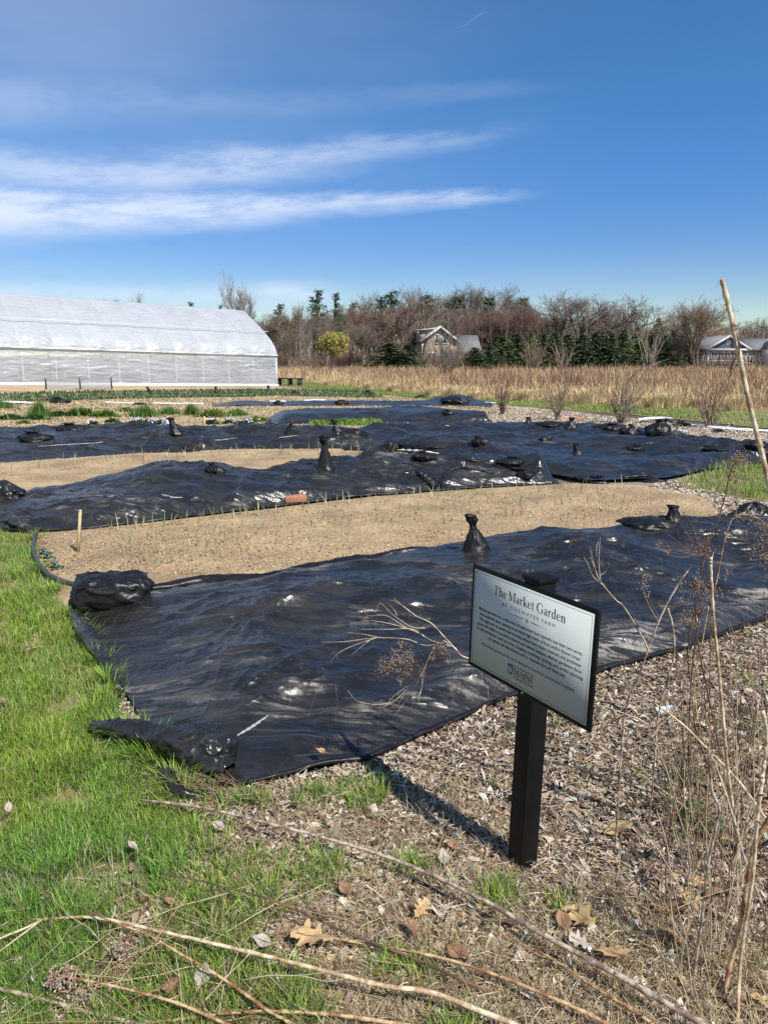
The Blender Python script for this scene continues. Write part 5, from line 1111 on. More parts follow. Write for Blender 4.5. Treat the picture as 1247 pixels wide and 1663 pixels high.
cane('rusty brown stem lying flat along the bottom edge', [(225, 1662, .05), (300, 1654, .05), (400, 1643, .05), (520, 1646, .05), (600, 1656, .05), (720, 1675, .04)], .0035, .0058, 'stem', seed=7, twigs=T_(5, 7))
cane('curving yellow stem that forks off the thickest pale stem', [(140, 1478, .09), (190, 1500, .10), (240, 1518, .10), (300, 1553, .09), (350, 1582, .08), (395, 1612, .07), (430, 1638, .06), (490, 1672, .05)], .0022, .0048, 'stem', seed=8, twigs=T_(3, 8))
cane('pair of thin dry straws fanning to the photo edge from the thickest stem', [(68, 1494, .07), (40, 1508, .08), (15, 1518, .08), (-25, 1535, .08)], .0032, .0028, 'stem_pale', seed=9, sprays=[([(68, 1494, 1.62), (40, 1515, 1.6), (0, 1545, 1.57), (-20, 1560, 1.56)], .0028)])
cane('thin hooked twig looping over the brown stem by the seed fluff', [(225, 1545, .10), (255, 1568, .12), (275, 1592, .12), (285, 1625, .08)], .0018, .0012, 'stem', seed=10)
cane('dark thin stem crossing the woodchips behind the post foot', [(700, 1344, .01), (760, 1345, .02), (830, 1352, .02), (905, 1360, .02), (985, 1362, .02)], .003, .004, 'stem_grey', group='dry stems on the woodchips', seed=11)
cane('thin dark stem just above the grey mottled stem in the woodchips', [(620, 1400, .03), (700, 1440, .03), (760, 1480, .03), (830, 1520, .02), (900, 1560, .02)], .0015, .0028, 'stem_dark', group='dry stems on the woodchips', seed=12)
cane('yellow brown stem slanting through the woodchips towards the green leafy weed', [(925, 1178, .16), (985, 1222, .14), (1045, 1262, .12), (1100, 1302, .09), (1125, 1322, .06)], .0032, .0045, 'stem', group='dry stems on the woodchips', seed=13)
cane('dark reddish stem lying from the post towards the green leafy weed', [(868, 1232, .05), (930, 1246, .06), (1000, 1268, .07), (1060, 1288, .06), (1115, 1305, .04)], .0022, .0036, 'stem_dark', group='dry stems on the woodchips', seed=14, twigs=T_(3, 14))
cane('thin pale straw on the woodchips across from the post foot', [(862, 1352, .01), (920, 1358, .015), (980, 1362, .01), (1020, 1362, .01)], .003, .002, 'stem_pale', group='dry stems on the woodchips', seed=15)
cane('yellow stem crossing the lower woodchips to the bottom edge', [(800, 1515, .03), (880, 1548, .04), (960, 1600, .05), (1040, 1650, .05), (1090, 1685, .04)], .0022, .005, 'stem', group='dry stems on the woodchips', seed=16, twigs=T_(4, 16))
cane('thin dark broken stem low in the lower woodchips', [(795, 1560, .02), (850, 1592, .03), (900, 1625, .03), (940, 1670, .02)], .002, .0045, 'stem_dark', group='dry stems on the woodchips', seed=17)
cane('thin dark twig poking off the lawn below the twig pile', [(228, 1296, .04), (262, 1303, .05), (300, 1312, .04), (370, 1318, .03)], .002, .004, 'stem_dark', seed=18, twigs=T_(5, 18, .05))
# upright stems on the right
g1 = 'upright dry stems by the woodchips'
UP = lambda *a, **k: cane(*a, group=g1, **k)
UP('forked upright brown stem nearest the sign board', [(998, 1388, 0), (1004, 1290, None, 2.12), (1014, 1160, None, 2.11), (1034, 1105, None, 2.1), (1052, 1055, None, 2.1), (1074, 998, None, 2.1), (1100, 950, None, 2.1), (1122, 920, None, 2.1)], .0042, .003, 'stem_grey', seed=21,
   sprays=[([(1052, 1055, 2.1), (1040, 1030, 2.1), (1012, 985, 2.1), (1000, 975, 2.1), (975, 945, 2.1), (966, 925, 2.1), (958, 905, 2.1)], .0032), ([(975, 945, 2.1), (972, 915, 2.1), (974, 872, 2.1)], .0022), ([(966, 925, 2.1), (960, 900, 2.1), (958, 888, 2.1)], .002), ([(978, 950, 2.1), (962, 935, 2.1), (955, 918, 2.1), (948, 905, 2.1)], .0016), ([(975, 935, 2.1), (985, 925, 2.1), (990, 912, 2.1)], .0012), ([(968, 905, 2.1), (968, 890, 2.1), (971, 880, 2.1)], .0022), ([(1068, 1010, 2.1), (1050, 975, 2.1), (1042, 940, 2.1), (1052, 932, 2.1)], .001)],
   seeds=[(1044, 952, 2.1, 10, 14), (1048, 938, 2.1, 8, 10), (1050, 965, 2.1, 8, 6)])
UP('thin upright stem with a knobbly kink, second from the sign', [(1052, 1345, 0), (1062, 1240, None, 2.2), (1068, 1165, None, 2.2), (1082, 1110, None, 2.2), (1094, 1062, None, 2.2), (1092, 1020, None, 2.2), (1084, 988, None, 2.2)], .0035, .0038, 'stem_grey', seed=22, twigs=T_(4, 22, .03))
UP('tall dark flower stalk with a drooping brown plume, the highest of the dry plants', [(1185, 1300, 0), (1160, 1180, None, 2.45), (1130, 1020, None, 2.45), (1140, 920, None, 2.45), (1150, 880, None, 2.45), (1165, 845, None, 2.45), (1178, 800, None, 2.45), (1186, 765, None, 2.45), (1200, 745, None, 2.45)], .0035, .0025, 'stem_dark', seed=23,
   seeds=[(1196, 752, 2.45, 16, 60), (1202, 742, 2.45, 12, 40), (1190, 770, 2.45, 14, 40), (1200, 782, 2.45, 16, 24), (1192, 800, 2.45, 12, 12)], sprays=[([(1140, 905, 2.45), (1120, 850, 2.45), (1108, 832, 2.45)], .003), ([(1132, 895, 2.45), (1110, 858, 2.45), (1100, 838, 2.45)], .002)])
UP('dead cluster of brown twigs and curled leaves on a stalk before the near sheet', [(1118, 1300, 0), (1118, 1180, None, 2.4), (1126, 1060, None, 2.4), (1142, 960, None, 2.4), (1150, 900, None, 2.4), (1148, 868, None, 2.4)], .0032, .002, 'stem_dark', seed=24,
   sprays=[([(1138, 905, 2.4), (1100, 880, 2.4), (1075, 860, 2.4), (1070, 858, 2.4)], .0016), ([(1140, 902, 2.4), (1105, 905, 2.4), (1080, 900, 2.4)], .0022), ([(1140, 898, 2.4), (1128, 870, 2.4), (1126, 862, 2.4)], .002), ([(1142, 896, 2.4), (1150, 870, 2.4), (1156, 858, 2.4)], .002), ([(1138, 905, 2.4), (1112, 880, 2.4), (1136, 872, 2.4)], .0016), ([(1136, 900, 2.4), (1074, 885, 2.4), (1068, 880, 2.4)], .0012),
           ([(1130, 1010, 2.4), (1108, 1040, 2.4), (1095, 1070, 2.4)], .001), ([(1140, 960, 2.4), (1170, 985, 2.4), (1200, 1010, 2.4), (1247, 1020, 2.4)], .0012), ([(1135, 985, 2.4), (1160, 1000, 2.4), (1190, 1050, 2.4)], .001), ([(1072, 905, 2.4), (1078, 930, 2.4), (1090, 960, 2.4)], .0008)],
   seeds=[(1140, 890, 2.4, 20, 40), (1070, 882, 2.4, 7, 12), (1082, 894, 2.4, 7, 12), (1132, 945, 2.4, 16, 34), (1142, 960, 2.4, 16, 34), (1125, 958, 2.4, 16, 28), (1150, 975, 2.4, 14, 26), (1136, 990, 2.4, 16, 28), (1120, 1000, 2.4, 12, 20), (1128, 1015, 2.4, 12, 14), (1103, 948, 2.4, 7, 10), (1104, 975, 2.4, 8, 14), (1108, 1010, 2.4, 10, 16), (1170, 965, 2.4, 9, 12), (1176, 940, 2.4, 8, 8), (1182, 928, 2.4, 7, 8), (1158, 1010, 2.4, 8, 9)])
UP('bleached upright stalk, the palest and straightest beside the brown seed cluster', [(1218, 1560, .02), (1205, 1440, None, 1.95), (1190, 1320, None, 1.95), (1180, 1240, None, 1.95), (1172, 1150, None, 1.95), (1166, 1080, None, 1.95), (1158, 1000, None, 1.95), (1154, 930, None, 1.95), (1154, 905, None, 1.95)], .0062, .0042, 'stem_pale', seed=25, twigs=T_(3, 25, .04))
UP('slim stalk leaning behind the bleached one with a drooping feathery top', [(1150, 1200, 0), (1155, 1000, None, 2.6), (1165, 935, None, 2.6), (1178, 870, None, 2.6), (1192, 840, None, 2.6), (1215, 836, None, 2.6), (1235, 845, None, 2.6), (1250, 858, None, 2.6)], .003, .0015, 'stem', seed=26,
   seeds=[(1200, 838, 2.6, 12, 22), (1215, 838, 2.6, 14, 34), (1230, 846, 2.6, 14, 40), (1244, 856, 2.6, 12, 34)])
UP('brown branching dry plant at the photo edge in front of the near sheet', [(1268, 1260, 0), (1262, 1120, None, 2.5), (1255, 1000, None, 2.5), (1248, 930, None, 2.5), (1245, 880, None, 2.5)], .003, .0015, 'stem_dark', seed=27,
   sprays=[([(1255, 1010, 2.5), (1215, 990, 2.5), (1180, 985, 2.5)], .0012), ([(1250, 960, 2.5), (1225, 940, 2.5), (1200, 925, 2.5)], .0012), ([(1246, 900, 2.5), (1218, 900, 2.5), (1180, 875, 2.5)], .0013), ([(1250, 930, 2.5), (1240, 905, 2.5), (1236, 880, 2.5)], .0012)],
   seeds=[(1236, 880, 2.5, 18, 40), (1222, 900, 2.5, 10, 16), (1240, 905, 2.5, 16, 30), (1246, 935, 2.5, 12, 18), (1210, 870, 2.5, 10, 8)])
UP('reddish twiggy stem rising behind the crossing of two pale canes', [(1152, 1250, 0), (1130, 1190, None, 2.35), (1122, 1120, None, 2.35), (1116, 1060, None, 2.35), (1124, 1010, None, 2.35), (1134, 940, None, 2.35)], .003, .002, 'stem_dark', seed=28, twigs=T_(5, 28, .05))
UP('orange brown thin stem beside the reddish twiggy stem', [(1158, 1255, 0), (1138, 1190, None, 2.3), (1130, 1150, None, 2.3), (1126, 1105, None, 2.3), (1140, 1040, None, 2.3), (1150, 985, None, 2.3)], .0028, .0018, 'stem', seed=29, twigs=T_(4, 29, .05))
for k, (x0, y0, x1, y1, Y, lb) in enumerate([(1198, 1210, 1175, 1085, 2.6, 'thin dark stem standing between the bleached stalk and the photo edge'), (1205, 1270, 1180, 1110, 2.45, 'thin dark stem close behind the bleached stalk'), (1228, 1200, 1194, 1090, 2.7, 'leaning dark stem in the dry thicket at the photo edge'),
                                             (1244, 1260, 1240, 1120, 2.4, 'dark stem standing at the very photo edge'), (1106, 1290, 1108, 1180, 2.3, 'short thin stem in the woodchips by the green leafy weed')]):
    UP(lb, [(x0, y0, 0), ((x0 + x1) / 2 + 4, (y0 + y1) / 2, None, Y), (x1, y1, None, Y)], .003, .0014, 'stem_dark', seed=30 + k, twigs=T_(4, 30 + k, .06))
UP('crooked grey brown stalk standing on the lower woodchips', [(1112, 1690, 0), (1124, 1600, None, 1.62), (1138, 1500, None, 1.62), (1148, 1410, None, 1.62), (1162, 1345, None, 1.62), (1167, 1312, None, 1.62), (1156, 1285, None, 1.62), (1152, 1240, None, 1.62), (1158, 1218, None, 1.62)], .0045, .0036, 'stem_grey', seed=36, twigs=T_(3, 36, .05))
UP('brown stalk curving up beside the crooked grey stalk', [(1165, 1690, 0), (1180, 1590, None, 1.6), (1205, 1480, None, 1.6), (1222, 1380, None, 1.6), (1248, 1330, None, 1.6), (1262, 1300, None, 1.6)], .0062, .007, 'stem', seed=37)
UP('pale stalk with a cut upper end at the photo edge', [(1196, 1690, 0), (1202, 1560, None, 1.58), (1222, 1420, None, 1.58), (1229, 1330, None, 1.58), (1238, 1260, None, 1.58), (1244, 1195, None, 1.58), (1238, 1155, None, 1.58)], .005, .0052, 'stem_pale', seed=38)
UP('straight bleached cane leaning from the thicket over the lower woodchips', [(1262, 1560, .02), (1240, 1480, None, 1.75), (1210, 1400, None, 1.78), (1192, 1335, None, 1.8), (1178, 1290, None, 1.82), (1160, 1240, None, 1.85), (1148, 1215, None, 1.87)], .0052, .003, 'stem_grey', seed=39, twigs=T_(4, 39, .05))
UP('long pale cane slanting behind the sign, ending in a spray of seed heads', [(1275, 1360, .04), (1247, 1335, None, 1.95), (1200, 1270, None, 2.02), (1150, 1218, None, 2.1), (1100, 1170, None, 2.17), (1040, 1130, None, 2.25), (970, 1100, None, 2.32), (900, 1085, None, 2.38), (830, 1078, None, 2.42), (757, 1068, None, 2.46), (738, 1052, None, 2.47), (720, 1040, None, 2.48)], .0042, .0022, 'stem_pale', seed=40,
   sprays=[([(745, 1060, 2.46), (722, 1035, 2.48), (700, 1012, 2.5), (675, 1000, 2.5), (655, 985, 2.5), (640, 972, 2.5)], .0022), ([(675, 1000, 2.5), (660, 988, 2.5), (640, 976, 2.5), (632, 976, 2.5)], .0012), ([(690, 1020, 2.5), (668, 1018, 2.5), (640, 1000, 2.5), (618, 980, 2.5), (612, 990, 2.5)], .0012),
           ([(735, 1050, 2.48), (700, 1040, 2.5), (670, 1022, 2.5), (630, 1022, 2.5), (585, 1022, 2.5)], .0016), ([(700, 1040, 2.5), (670, 1024, 2.5), (620, 1010, 2.5), (586, 1008, 2.5)], .0013), ([(660, 1020, 2.5), (628, 1000, 2.5), (600, 1000, 2.5), (592, 995, 2.5)], .0010), ([(645, 1000, 2.5), (640, 990, 2.5), (630, 980, 2.5)], .001),
           ([(720, 1044, 2.5), (690, 1048, 2.5), (660, 1038, 2.5), (610, 1036, 2.5), (560, 1042, 2.5), (522, 1043, 2.5)], .0016), ([(620, 1036, 2.5), (590, 1030, 2.5), (565, 1027, 2.5)], .001), ([(610, 1036, 2.5), (570, 1050, 2.5), (548, 1062, 2.5), (536, 1076, 2.5)], .0012), ([(600, 1040, 2.5), (575, 1060, 2.5), (570, 1065, 2.5)], .0009),
           ([(705, 1050, 2.5), (693, 1075, 2.5), (688, 1090, 2.5), (670, 1108, 2.5), (640, 1130, 2.5), (625, 1148, 2.5)], .0016), ([(686, 1095, 2.5), (684, 1120, 2.5), (670, 1145, 2.5), (655, 1162, 2.5)], .0014), ([(682, 1100, 2.5), (665, 1130, 2.5), (645, 1155, 2.5)], .001), ([(672, 1108, 2.5), (655, 1130, 2.5), (645, 1148, 2.5)], .001),
           ([(668, 1112, 2.5), (640, 1138, 2.5), (610, 1144, 2.5), (580, 1138, 2.5), (565, 1122, 2.5)], .0013), ([(640, 1140, 2.5), (620, 1150, 2.5), (614, 1166, 2.5)], .0009), ([(684, 1120, 2.5), (675, 1150, 2.5), (660, 1160, 2.5)], .0009), ([(690, 1080, 2.5), (676, 1110, 2.5), (650, 1150, 2.5), (638, 1165, 2.5)], .0009)],
   seeds=[(640, 1078, 2.5, 18, 60), (625, 1082, 2.5, 16, 50), (655, 1070, 2.5, 18, 60), (670, 1080, 2.5, 16, 50), (668, 1062, 2.5, 16, 40), (642, 1060, 2.5, 10, 24), (652, 1045, 2.5, 7, 16), (680, 1092, 2.5, 14, 34), (665, 1095, 2.5, 12, 30), (716, 1050, 2.48, 13, 32), (702, 1068, 2.48, 7, 12), (726, 1075, 2.48, 6, 14), (724, 1060, 2.48, 7, 14), (650, 1105, 2.5, 10, 16)])
UP('tall thick bleached stick leaning across the sky and the blue-grey house', [(1172, 453, None, 1.95), (1196, 560, None, 1.95), (1215, 650, None, 1.95), (1232, 720, None, 1.95), (1252, 800, None, 1.95), (1330, 1120, None, 1.95), (1418, 1480, None, 1.93)], .0072, .0085, 'stem_pale', seed=41,
   sprays=[([(1175, 464, 1.95), (1168, 462, 1.95), (1160, 466, 1.95)], .0012), ([(1176, 462, 1.95), (1166, 458, 1.95)], .001), ([(1184, 508, 1.95), (1175, 500, 1.95), (1168, 492, 1.95)], .0022), ([(1184, 506, 1.95), (1178, 496, 1.95), (1172, 494, 1.95)], .0016), ([(1190, 528, 1.95), (1192, 518, 1.95), (1193, 510, 1.95)], .0016)])
def hanging(label, pts, Y, w, m):
    P = spline([tuple(R(x, y, Y)) for x, y in pts], 6); n = len(P); t = empty('withered_leaf', P[0], 0, label, 'leaf', 'withered leaves hanging on the stick'); P = P - P[0]; mb = MB(); k = np.sin(np.linspace(.3, np.pi, n)) * w * (1 + .3 * np.sin(np.arange(n) * 1.7))
    A = P + np.stack([k, k * .4, 0 * k], -1); B = P - np.stack([k * .6, -k * .5, 0 * k], -1); Cc = P + np.stack([0 * k, k * .9, 0 * k], -1)
    for a, b in ((A, Cc), (Cc, B), (B, A)): mb.add(np.stack([a, b], 1).reshape(-1, 3), grid_quads(n, 2))
    mb.build('leaf_blade', M[m], t, smooth=True)
hanging('dark curled leaf dangling from the bleached stick over the house porch', [(1196, 575), (1190, 588), (1186, 600), (1187, 608), (1183, 618)], 1.94, .0045, 'stem_dark')
hanging('pale brown curled husk bulging on the upper bleached stick', [(1190, 524), (1194, 532), (1197, 545), (1195, 562)], 1.93, .0065, 'stem_grey')
hanging('dark brown husk clasping the bleached stick at the porch roof', [(1197, 545), (1199, 558), (1199, 575), (1196, 590)], 1.93, .004, 'stem_dark')
# seed fluff and twig pile
def fluff():
    for k, (px, py, h, r, cnt, lb) in enumerate([(100, 1590, .09, 34, 150, 'brown and white dried seed head on the grass in the bottom corner'), (196, 1542, .08, 22, 80, 'pale fluffy seed head under the thickest stem'), (80, 1460, .05, 14, 40, 'small pink brown seed tuft on the lawn near the edge'), (30, 1560, .06, 12, 30, 'tiny pale seed tuft at the photo edge'), (120, 1625, .05, 36, 130, 'white dotted seed fluff above the bottom corner stem'), (15, 1640, .05, 26, 60, 'dark brown seed tuft in the very bottom corner')]):
        a = G(px, py, h); s = a[1] / F; t = empty('seed_head', a, 0, lb, 'seed head', 'dry seed heads in the bottom corner'); rg = np.random.default_rng(k); P = rg.normal(0, 1, (cnt, 3)) * r * s * .45 * np.array([1, .9, .5]); d = rg.normal(0, 1, (cnt, 3)) * .006
        mb = MB(); c = np.zeros(3) - np.array([0, 0, .02]); mb.segs(np.repeat(c[None], cnt // 3, 0), P[:cnt // 3], .0009, .0005, 3); mb.build('twig', M['stem_dark'], t)
        mb = MB(); q = P[:cnt // 2]; mb.segs(q - d[:cnt // 2], q + d[:cnt // 2], .0022, .0006, 5); mb.build('bract', M['seed'], t); mb = MB(); q = P[cnt // 2:]; mb.segs(q - d[cnt // 2:] * .5, q + d[cnt // 2:] * .35, .0028, .001, 6); mb.build('fluff', M['fluff'], t)
fluff()
def twigpile():
    a = G(345, 1292); t = empty('twig_pile', a, 0, 'heap of thin reddish dry twigs at the front corner of the near sheet', 'twig pile'); mb = MB(); rg = np.random.default_rng(5)
    for k in range(170):
        o = np.array([rg.normal(0, .07) + .02, rg.normal(0, .03), rg.uniform(.0, .03)]); an = rg.normal(2.75, .45); L = rg.uniform(.06, .24); up = rg.uniform(-.02, .38); d = np.array([math.cos(an), math.sin(an) * .8, up]); d /= np.linalg.norm(d)
        P = [o, o + d * L * .4 + rg.normal(0, .008, 3), o + d * L * .75 + rg.normal(0, .01, 3), o + d * L + np.array([0, 0, -.02])]; mb.tube(spline(P, 3), np.linspace(.0017, .0008, 10), 4)
    mb.build('twigs', M['stem_dark'] if False else M['bark_red'], t)
twigpile()
# fallen leaves
def leafshape(kind, rg):
    if kind == 'oak':
        out = []; n = 15
        side = [(0, .03), (.08, .05), (.16, .17), (.22, .10), (.30, .12), (.40, .30), (.47, .33), (.50, .16), (.60, .17), (.70, .36), (.78, .34), (.78, .15), (.88, .14), (.95, .2), (1.0, .05)]
        sl = [(t + rg.normal(0, .012), w * rg.uniform(.85, 1.15)) for t, w in side]; sr = [(t + rg.normal(0, .012), w * rg.uniform(.85, 1.15)) for t, w in side]
    else:
        ts = np.linspace(0, 1, 12); sl = [(t, .02 + .28 * math.sin(math.pi * t ** .8) * rg.uniform(.9, 1.1)) for t in ts]; sr = [(t, .02 + .28 * math.sin(math.pi * t ** .8) * rg.uniform(.9, 1.1)) for t in ts]
    return sl, sr
def leaf(label, px, py, size, rz, m, kind='oak', h=.03, seed=0, tilt=(0, 0), curl=.25):
    rg = np.random.default_rng(seed + 500); sl, sr = leafshape(kind, rg); L = size * G(px, py)[1] / F * 1.1; n = len(sl); V = []; L *= 1.12; 
    for (t, w), (t2, w2) in zip(sl, sr):
        for f in (1, .5): V.append((-w * f, t - .5, curl * (w * f) ** 2 * 2.2 + .06 * math.sin(t * 7 + seed)))
        V.append((0, (t + t2) / 2 - .5, -.01 + .06 * math.sin((t + t2) * 3.5 + seed)))
        for f in (.5, 1): V.append((w2 * f, t2 - .5, curl * (w2 * f) ** 2 * 2.6 - .05 * math.sin(t2 * 6 + seed)))
    V = np.array(V) * L; q = [(i * 5 + j, i * 5 + j + 1, (i + 1) * 5 + j + 1, (i + 1) * 5 + j) for i in range(n - 1) for j in range(4)]
    h = h + .03; t = empty('fallen_leaf', G(px, py, h), rz, label, 'leaf', 'fallen leaves'); t.rotation_euler = (tilt[0], tilt[1], rz); obj_np('leaf_blade', V, quads=q, mat=M[m], smooth=True, parent=t); mb = MB(); mb.tube([(0, -.48 * L, 0), (0, -.62 * L, .01 * L), (.05 * L, -.8 * L, .04 * L)], .0012, 5); mb.tube([(0, -.48 * L, .002), (0, 0, .003), (0, .4 * L, .002)], .0009, 4); mb.build('leaf_stalk', M['stem'], t)
for k, (x, y, s, rz, m, kd, h, lb) in enumerate([
    (508, 1520, 66, 1.3, 'leaf', 'oak', .035, 'large tan oak leaf lying under the yellow stem'), (942, 1486, 62, .6, 'leaf', 'oak', .03, 'pale yellow speckled oak leaf just below the sign post'), (914, 1492, 34, .1, 'leaf_b', 'oval', .025, 'rust brown leaf touching the pale yellow oak leaf'),
    (984, 1545, 50, .9, 'leaf', 'oak', .025, 'folded tan leaf below the pale yellow oak leaf'), (1012, 1548, 44, -.5, 'leaf', 'oak', .03, 'tan leaf overlapping the folded tan leaf'), (945, 1530, 40, 1.2, 'leaf_g', 'oak', .02, 'greyish leaf just above the folded tan leaf'),
    (1004, 1345, 44, 1.4, 'leaf', 'oval', .02, 'narrow yellow leaf near the forked stem foot'), (1120, 1460, 40, .2, 'leaf', 'oak', .05, 'upright orange tan leaf against the crooked stalk'), (1090, 1472, 50, 1.0, 'leaf_b', 'oak', .02, 'orange brown leaf in front of the crooked stalk'),
    (1158, 1450, 46, -1.0, 'leaf_b', 'oak', .02, 'brown leaf past the crooked stalk by the thicket'), (1086, 1515, 42, 1.4, 'leaf', 'oval', .02, 'tan crinkled leaf on the open lower woodchips'), (1240, 1628, 40, .3, 'leaf', 'oak', .02, 'bright orange tan leaf at the bottom photo edge'),
    (668, 1505, 36, .4, 'leaf_b', 'oak', .03, 'brown curled leaf among the tufts past the oak leaf'), (684, 1475, 36, -.6, 'leaf', 'oak', .03, 'yellow leaf above the brown curled leaf in the tufts'), (425, 1527, 32, 1.4, 'leaf_g', 'oval', .03, 'pale grey leaf beside the big oak leaf'),
    (560, 1440, 30, .5, 'leaf_b', 'oval', .02, 'reddish leaf half hidden in the middle tufts'), (275, 1462, 18, 1.3, 'leaf_b', 'oval', .04, 'small bright rust leaf in the green grass'), (278, 1602, 42, .0, 'leaf_b', 'oak', .03, 'pinkish brown leaf under the curving yellow stem'),
    (330, 1582, 40, .1, 'leaf_g', 'oval', .03, 'grey curled leaf between the two lower stems'), (355, 1341, 24, .9, 'leaf_g', 'oval', .02, 'pale leaf scrap just below the twig pile'), (215, 1372, 20, 1.1, 'leaf_g', 'oval', .04, 'grey leaf scrap on the lawn'),
    (720, 1390, 26, .1, 'leaf_g', 'oval', .02, 'light grey pointed leaf near the post shadow'), (735, 1370, 20, 1.0, 'leaf_b', 'oval', .02, 'orange brown leaf at the edge of the post shadow'), (1235, 1285, 40, .8, 'leaf_b', 'oak', .02, 'curled brown leaf in the thicket near the photo edge'),
    (1130, 1432, 36, -.8, 'leaf', 'oak', .02, 'tan curled leaf under the green leafy weed'), (4, 1137, 14, 1.0, 'leaf_b', 'oval', .05, 'tiny orange leaf on the lawn at the photo edge'), (14, 1310, 16, .4, 'leaf_g', 'oval', .05, 'small pale leaf on the lawn near the photo edge'),
    (742, 1545, 44, .7, 'leaf_b', 'oval', .02, 'dark brown flat leaf between the yellow stems'), (520, 1218, 16, 1.2, 'leaf', 'oval', .06, 'small tan leaf on the front fold of the near sheet')]):
    leaf(lb, x, y, s, rz, m, kd, h, k, (rng.normal(0, .25), rng.normal(0, .25)))
def crumple():
    a = G(1080, 1158, .01); t = empty('plastic_scrap', a, .3, 'pale blue crumpled plastic scrap on the woodchips', 'litter'); n = 12; U, V_ = np.meshgrid(np.linspace(-1, 1, n), np.linspace(-1, 1, n), indexing='ij')
    obj_np('scrap_sheet', np.stack([U * .045, V_ * .02 * (1 - .4 * np.abs(U)), .012 + .02 * perlin(U * 2, V_ * 3, 3) + .012 * V_], -1), quads=grid_quads(n, n), mat=M['glove'], smooth=True, parent=t)
crumple()
def leafy_weed():
    for (px, py, w, n, lb) in ((1125, 1345, 62, 190, 'dark green small-leaved weed growing between the dry stems'), (1105, 1275, 40, 60, 'small dark green weed patch just behind the larger leafy weed'), (1225, 1195, 34, 60, 'dark green weed at the photo edge in the thicket')):
        a = G(px, py); s = a[1] / F; t = empty('leafy_weed', a, 0, lb, 'weed', 'green weeds by the dry stems'); rg = np.random.default_rng(n); P = np.stack([rg.normal(0, w * s * .45, n), rg.normal(0, w * s * .6, n), rg.uniform(.01, .09, n)], -1)
        L = rg.uniform(.010, .019, n); az = rg.uniform(0, 6.3, n); d = np.stack([np.cos(az), np.sin(az), rg.uniform(-.1, .4, n)], -1) * L[:, None]; sd_ = np.stack([-np.sin(az), np.cos(az), rg.normal(0, .2, n)], -1) * (L * .42)[:, None]
        V = np.stack([P - d, P + sd_, P + d, P - sd_], 1).reshape(-1, 3); obj_np('foliage', V, quads=np.arange(n * 4).reshape(-1, 4), mat=M['blade'], col=np.repeat(pal(n, [(.05, .10, .025), (.08, .15, .035), (.12, .19, .06)]), 4, 0), parent=t)
        mb = MB(); q = P[::3].copy(); q0 = q.copy(); q0[:, 2] = 0; q0[:, :2] *= .8; mb.segs(q0, q, .0012, .0008, 3); mb.build('weed_stem', M['stem_dark'], t)
leafy_weed()

# ------------------------------------------------------------------ bare shrubs
def shrub(label, px, py, wpx, hpx, n, r, m, seed, grp='bare shrubs at the meadow edge', Y=None, vase=.5, name='bare_shrub'):
    a = G(px, py) if Y is None else Gx(px, Y); s = a[1] / F; t = empty(name, a, 0, label, 'shrub', grp); rg = np.random.default_rng(seed); H = hpx * s; Wd = wpx * s * .5; P0, P1, R0, R1 = [], [], [], []
    def grow(p, d, L, rad, dep):
        k = 4
        for i in range(k):
            d = d + rg.normal(0, .10, 3); d[2] += .04; d /= np.linalg.norm(d); q = p + d * L / k; P0.append(p); P1.append(q); R0.append(rad); R1.append(rad * .85); rad *= .85; p = q
            if dep and rg.random() < .75:
                e = d + rg.normal(0, .45, 3); e /= np.linalg.norm(e); grow(p, e, L * rg.uniform(.35, .55), rad * .7, dep - 1)
    for _ in range(n):
        an = rg.uniform(0, 6.3); sp = abs(rg.normal(0, 1)) * vase * Wd / H; d = np.array([math.cos(an) * sp * 1.6, math.sin(an) * sp * 1.2, 1.0]); d /= np.linalg.norm(d); grow(np.array([math.cos(an), math.sin(an), 0]) * Wd * .12, d, H * rg.uniform(.6, 1), r, 2)
    mb = MB(); mb.segs(P0, P1, R0, R1, 3); mb.build('branches', M[m], t); return t
shrub('first bare reddish shrub, nearest the low black sheet', 816, 674, 30, 52, 12, .018, 'bark_red', 1)
shrub('second bare shrub, rising behind the orange scrap', 904, 684, 44, 68, 14, .018, 'bark_tan', 2)
shrub('third and widest bare shrub, behind the sandbag pile', 1008, 689, 52, 72, 20, .019, 'bark_tan', 3)
shrub('fourth bare shrub, at the long white plastic strip', 1152, 696, 60, 74, 16, .015, 'bark_red', 4)
shrub('tiny bare shrub before the pointed end of the rippled sheet', 1092, 724, 20, 36, 7, .010, 'bark', 5)
shrub('big vase-shaped bare bush standing alone before the tan house', 722, 617, 62, 84, 30, .035, 'bark', 6, 'bare bushes in the meadow', vase=.62)
shrub('low spreading bare bush below the dark spruces, between two clumps', 865, 597, 58, 46, 40, .035, 'bark_tan', 7, 'bare bushes in the meadow', Y=84)
shrub('small crooked bare tree before the middle of the spruce row', 912, 600, 44, 44, 12, .05, 'bark_tan', 8, 'bare bushes in the meadow', Y=80)
shrub('pale forked bare bush before the last green conifers', 1052, 598, 60, 56, 16, .06, 'bark_pale', 9, 'bare bushes in the meadow', Y=88)
shrub('bare grey bush in front of the blue-grey house deck', 1150, 600, 60, 34, 30, .03, 'bark', 10, 'bare bushes in the meadow', Y=86)
shrub('bare bush at the woodland foot beside the yellow tree', 500, 598, 60, 34, 34, .04, 'bark_tan', 11, 'bare bushes in the meadow', Y=88)
shrub('tangled bare bush half hiding the white garage wall', 1236, 600, 50, 40, 26, .03, 'bark', 21, 'bare bushes in the meadow', Y=88)
shrub('bare brown bush half hiding the blue-grey house porch', 1186, 600, 44, 40, 22, .03, 'bark_red', 22, 'bare bushes in the meadow', Y=87)
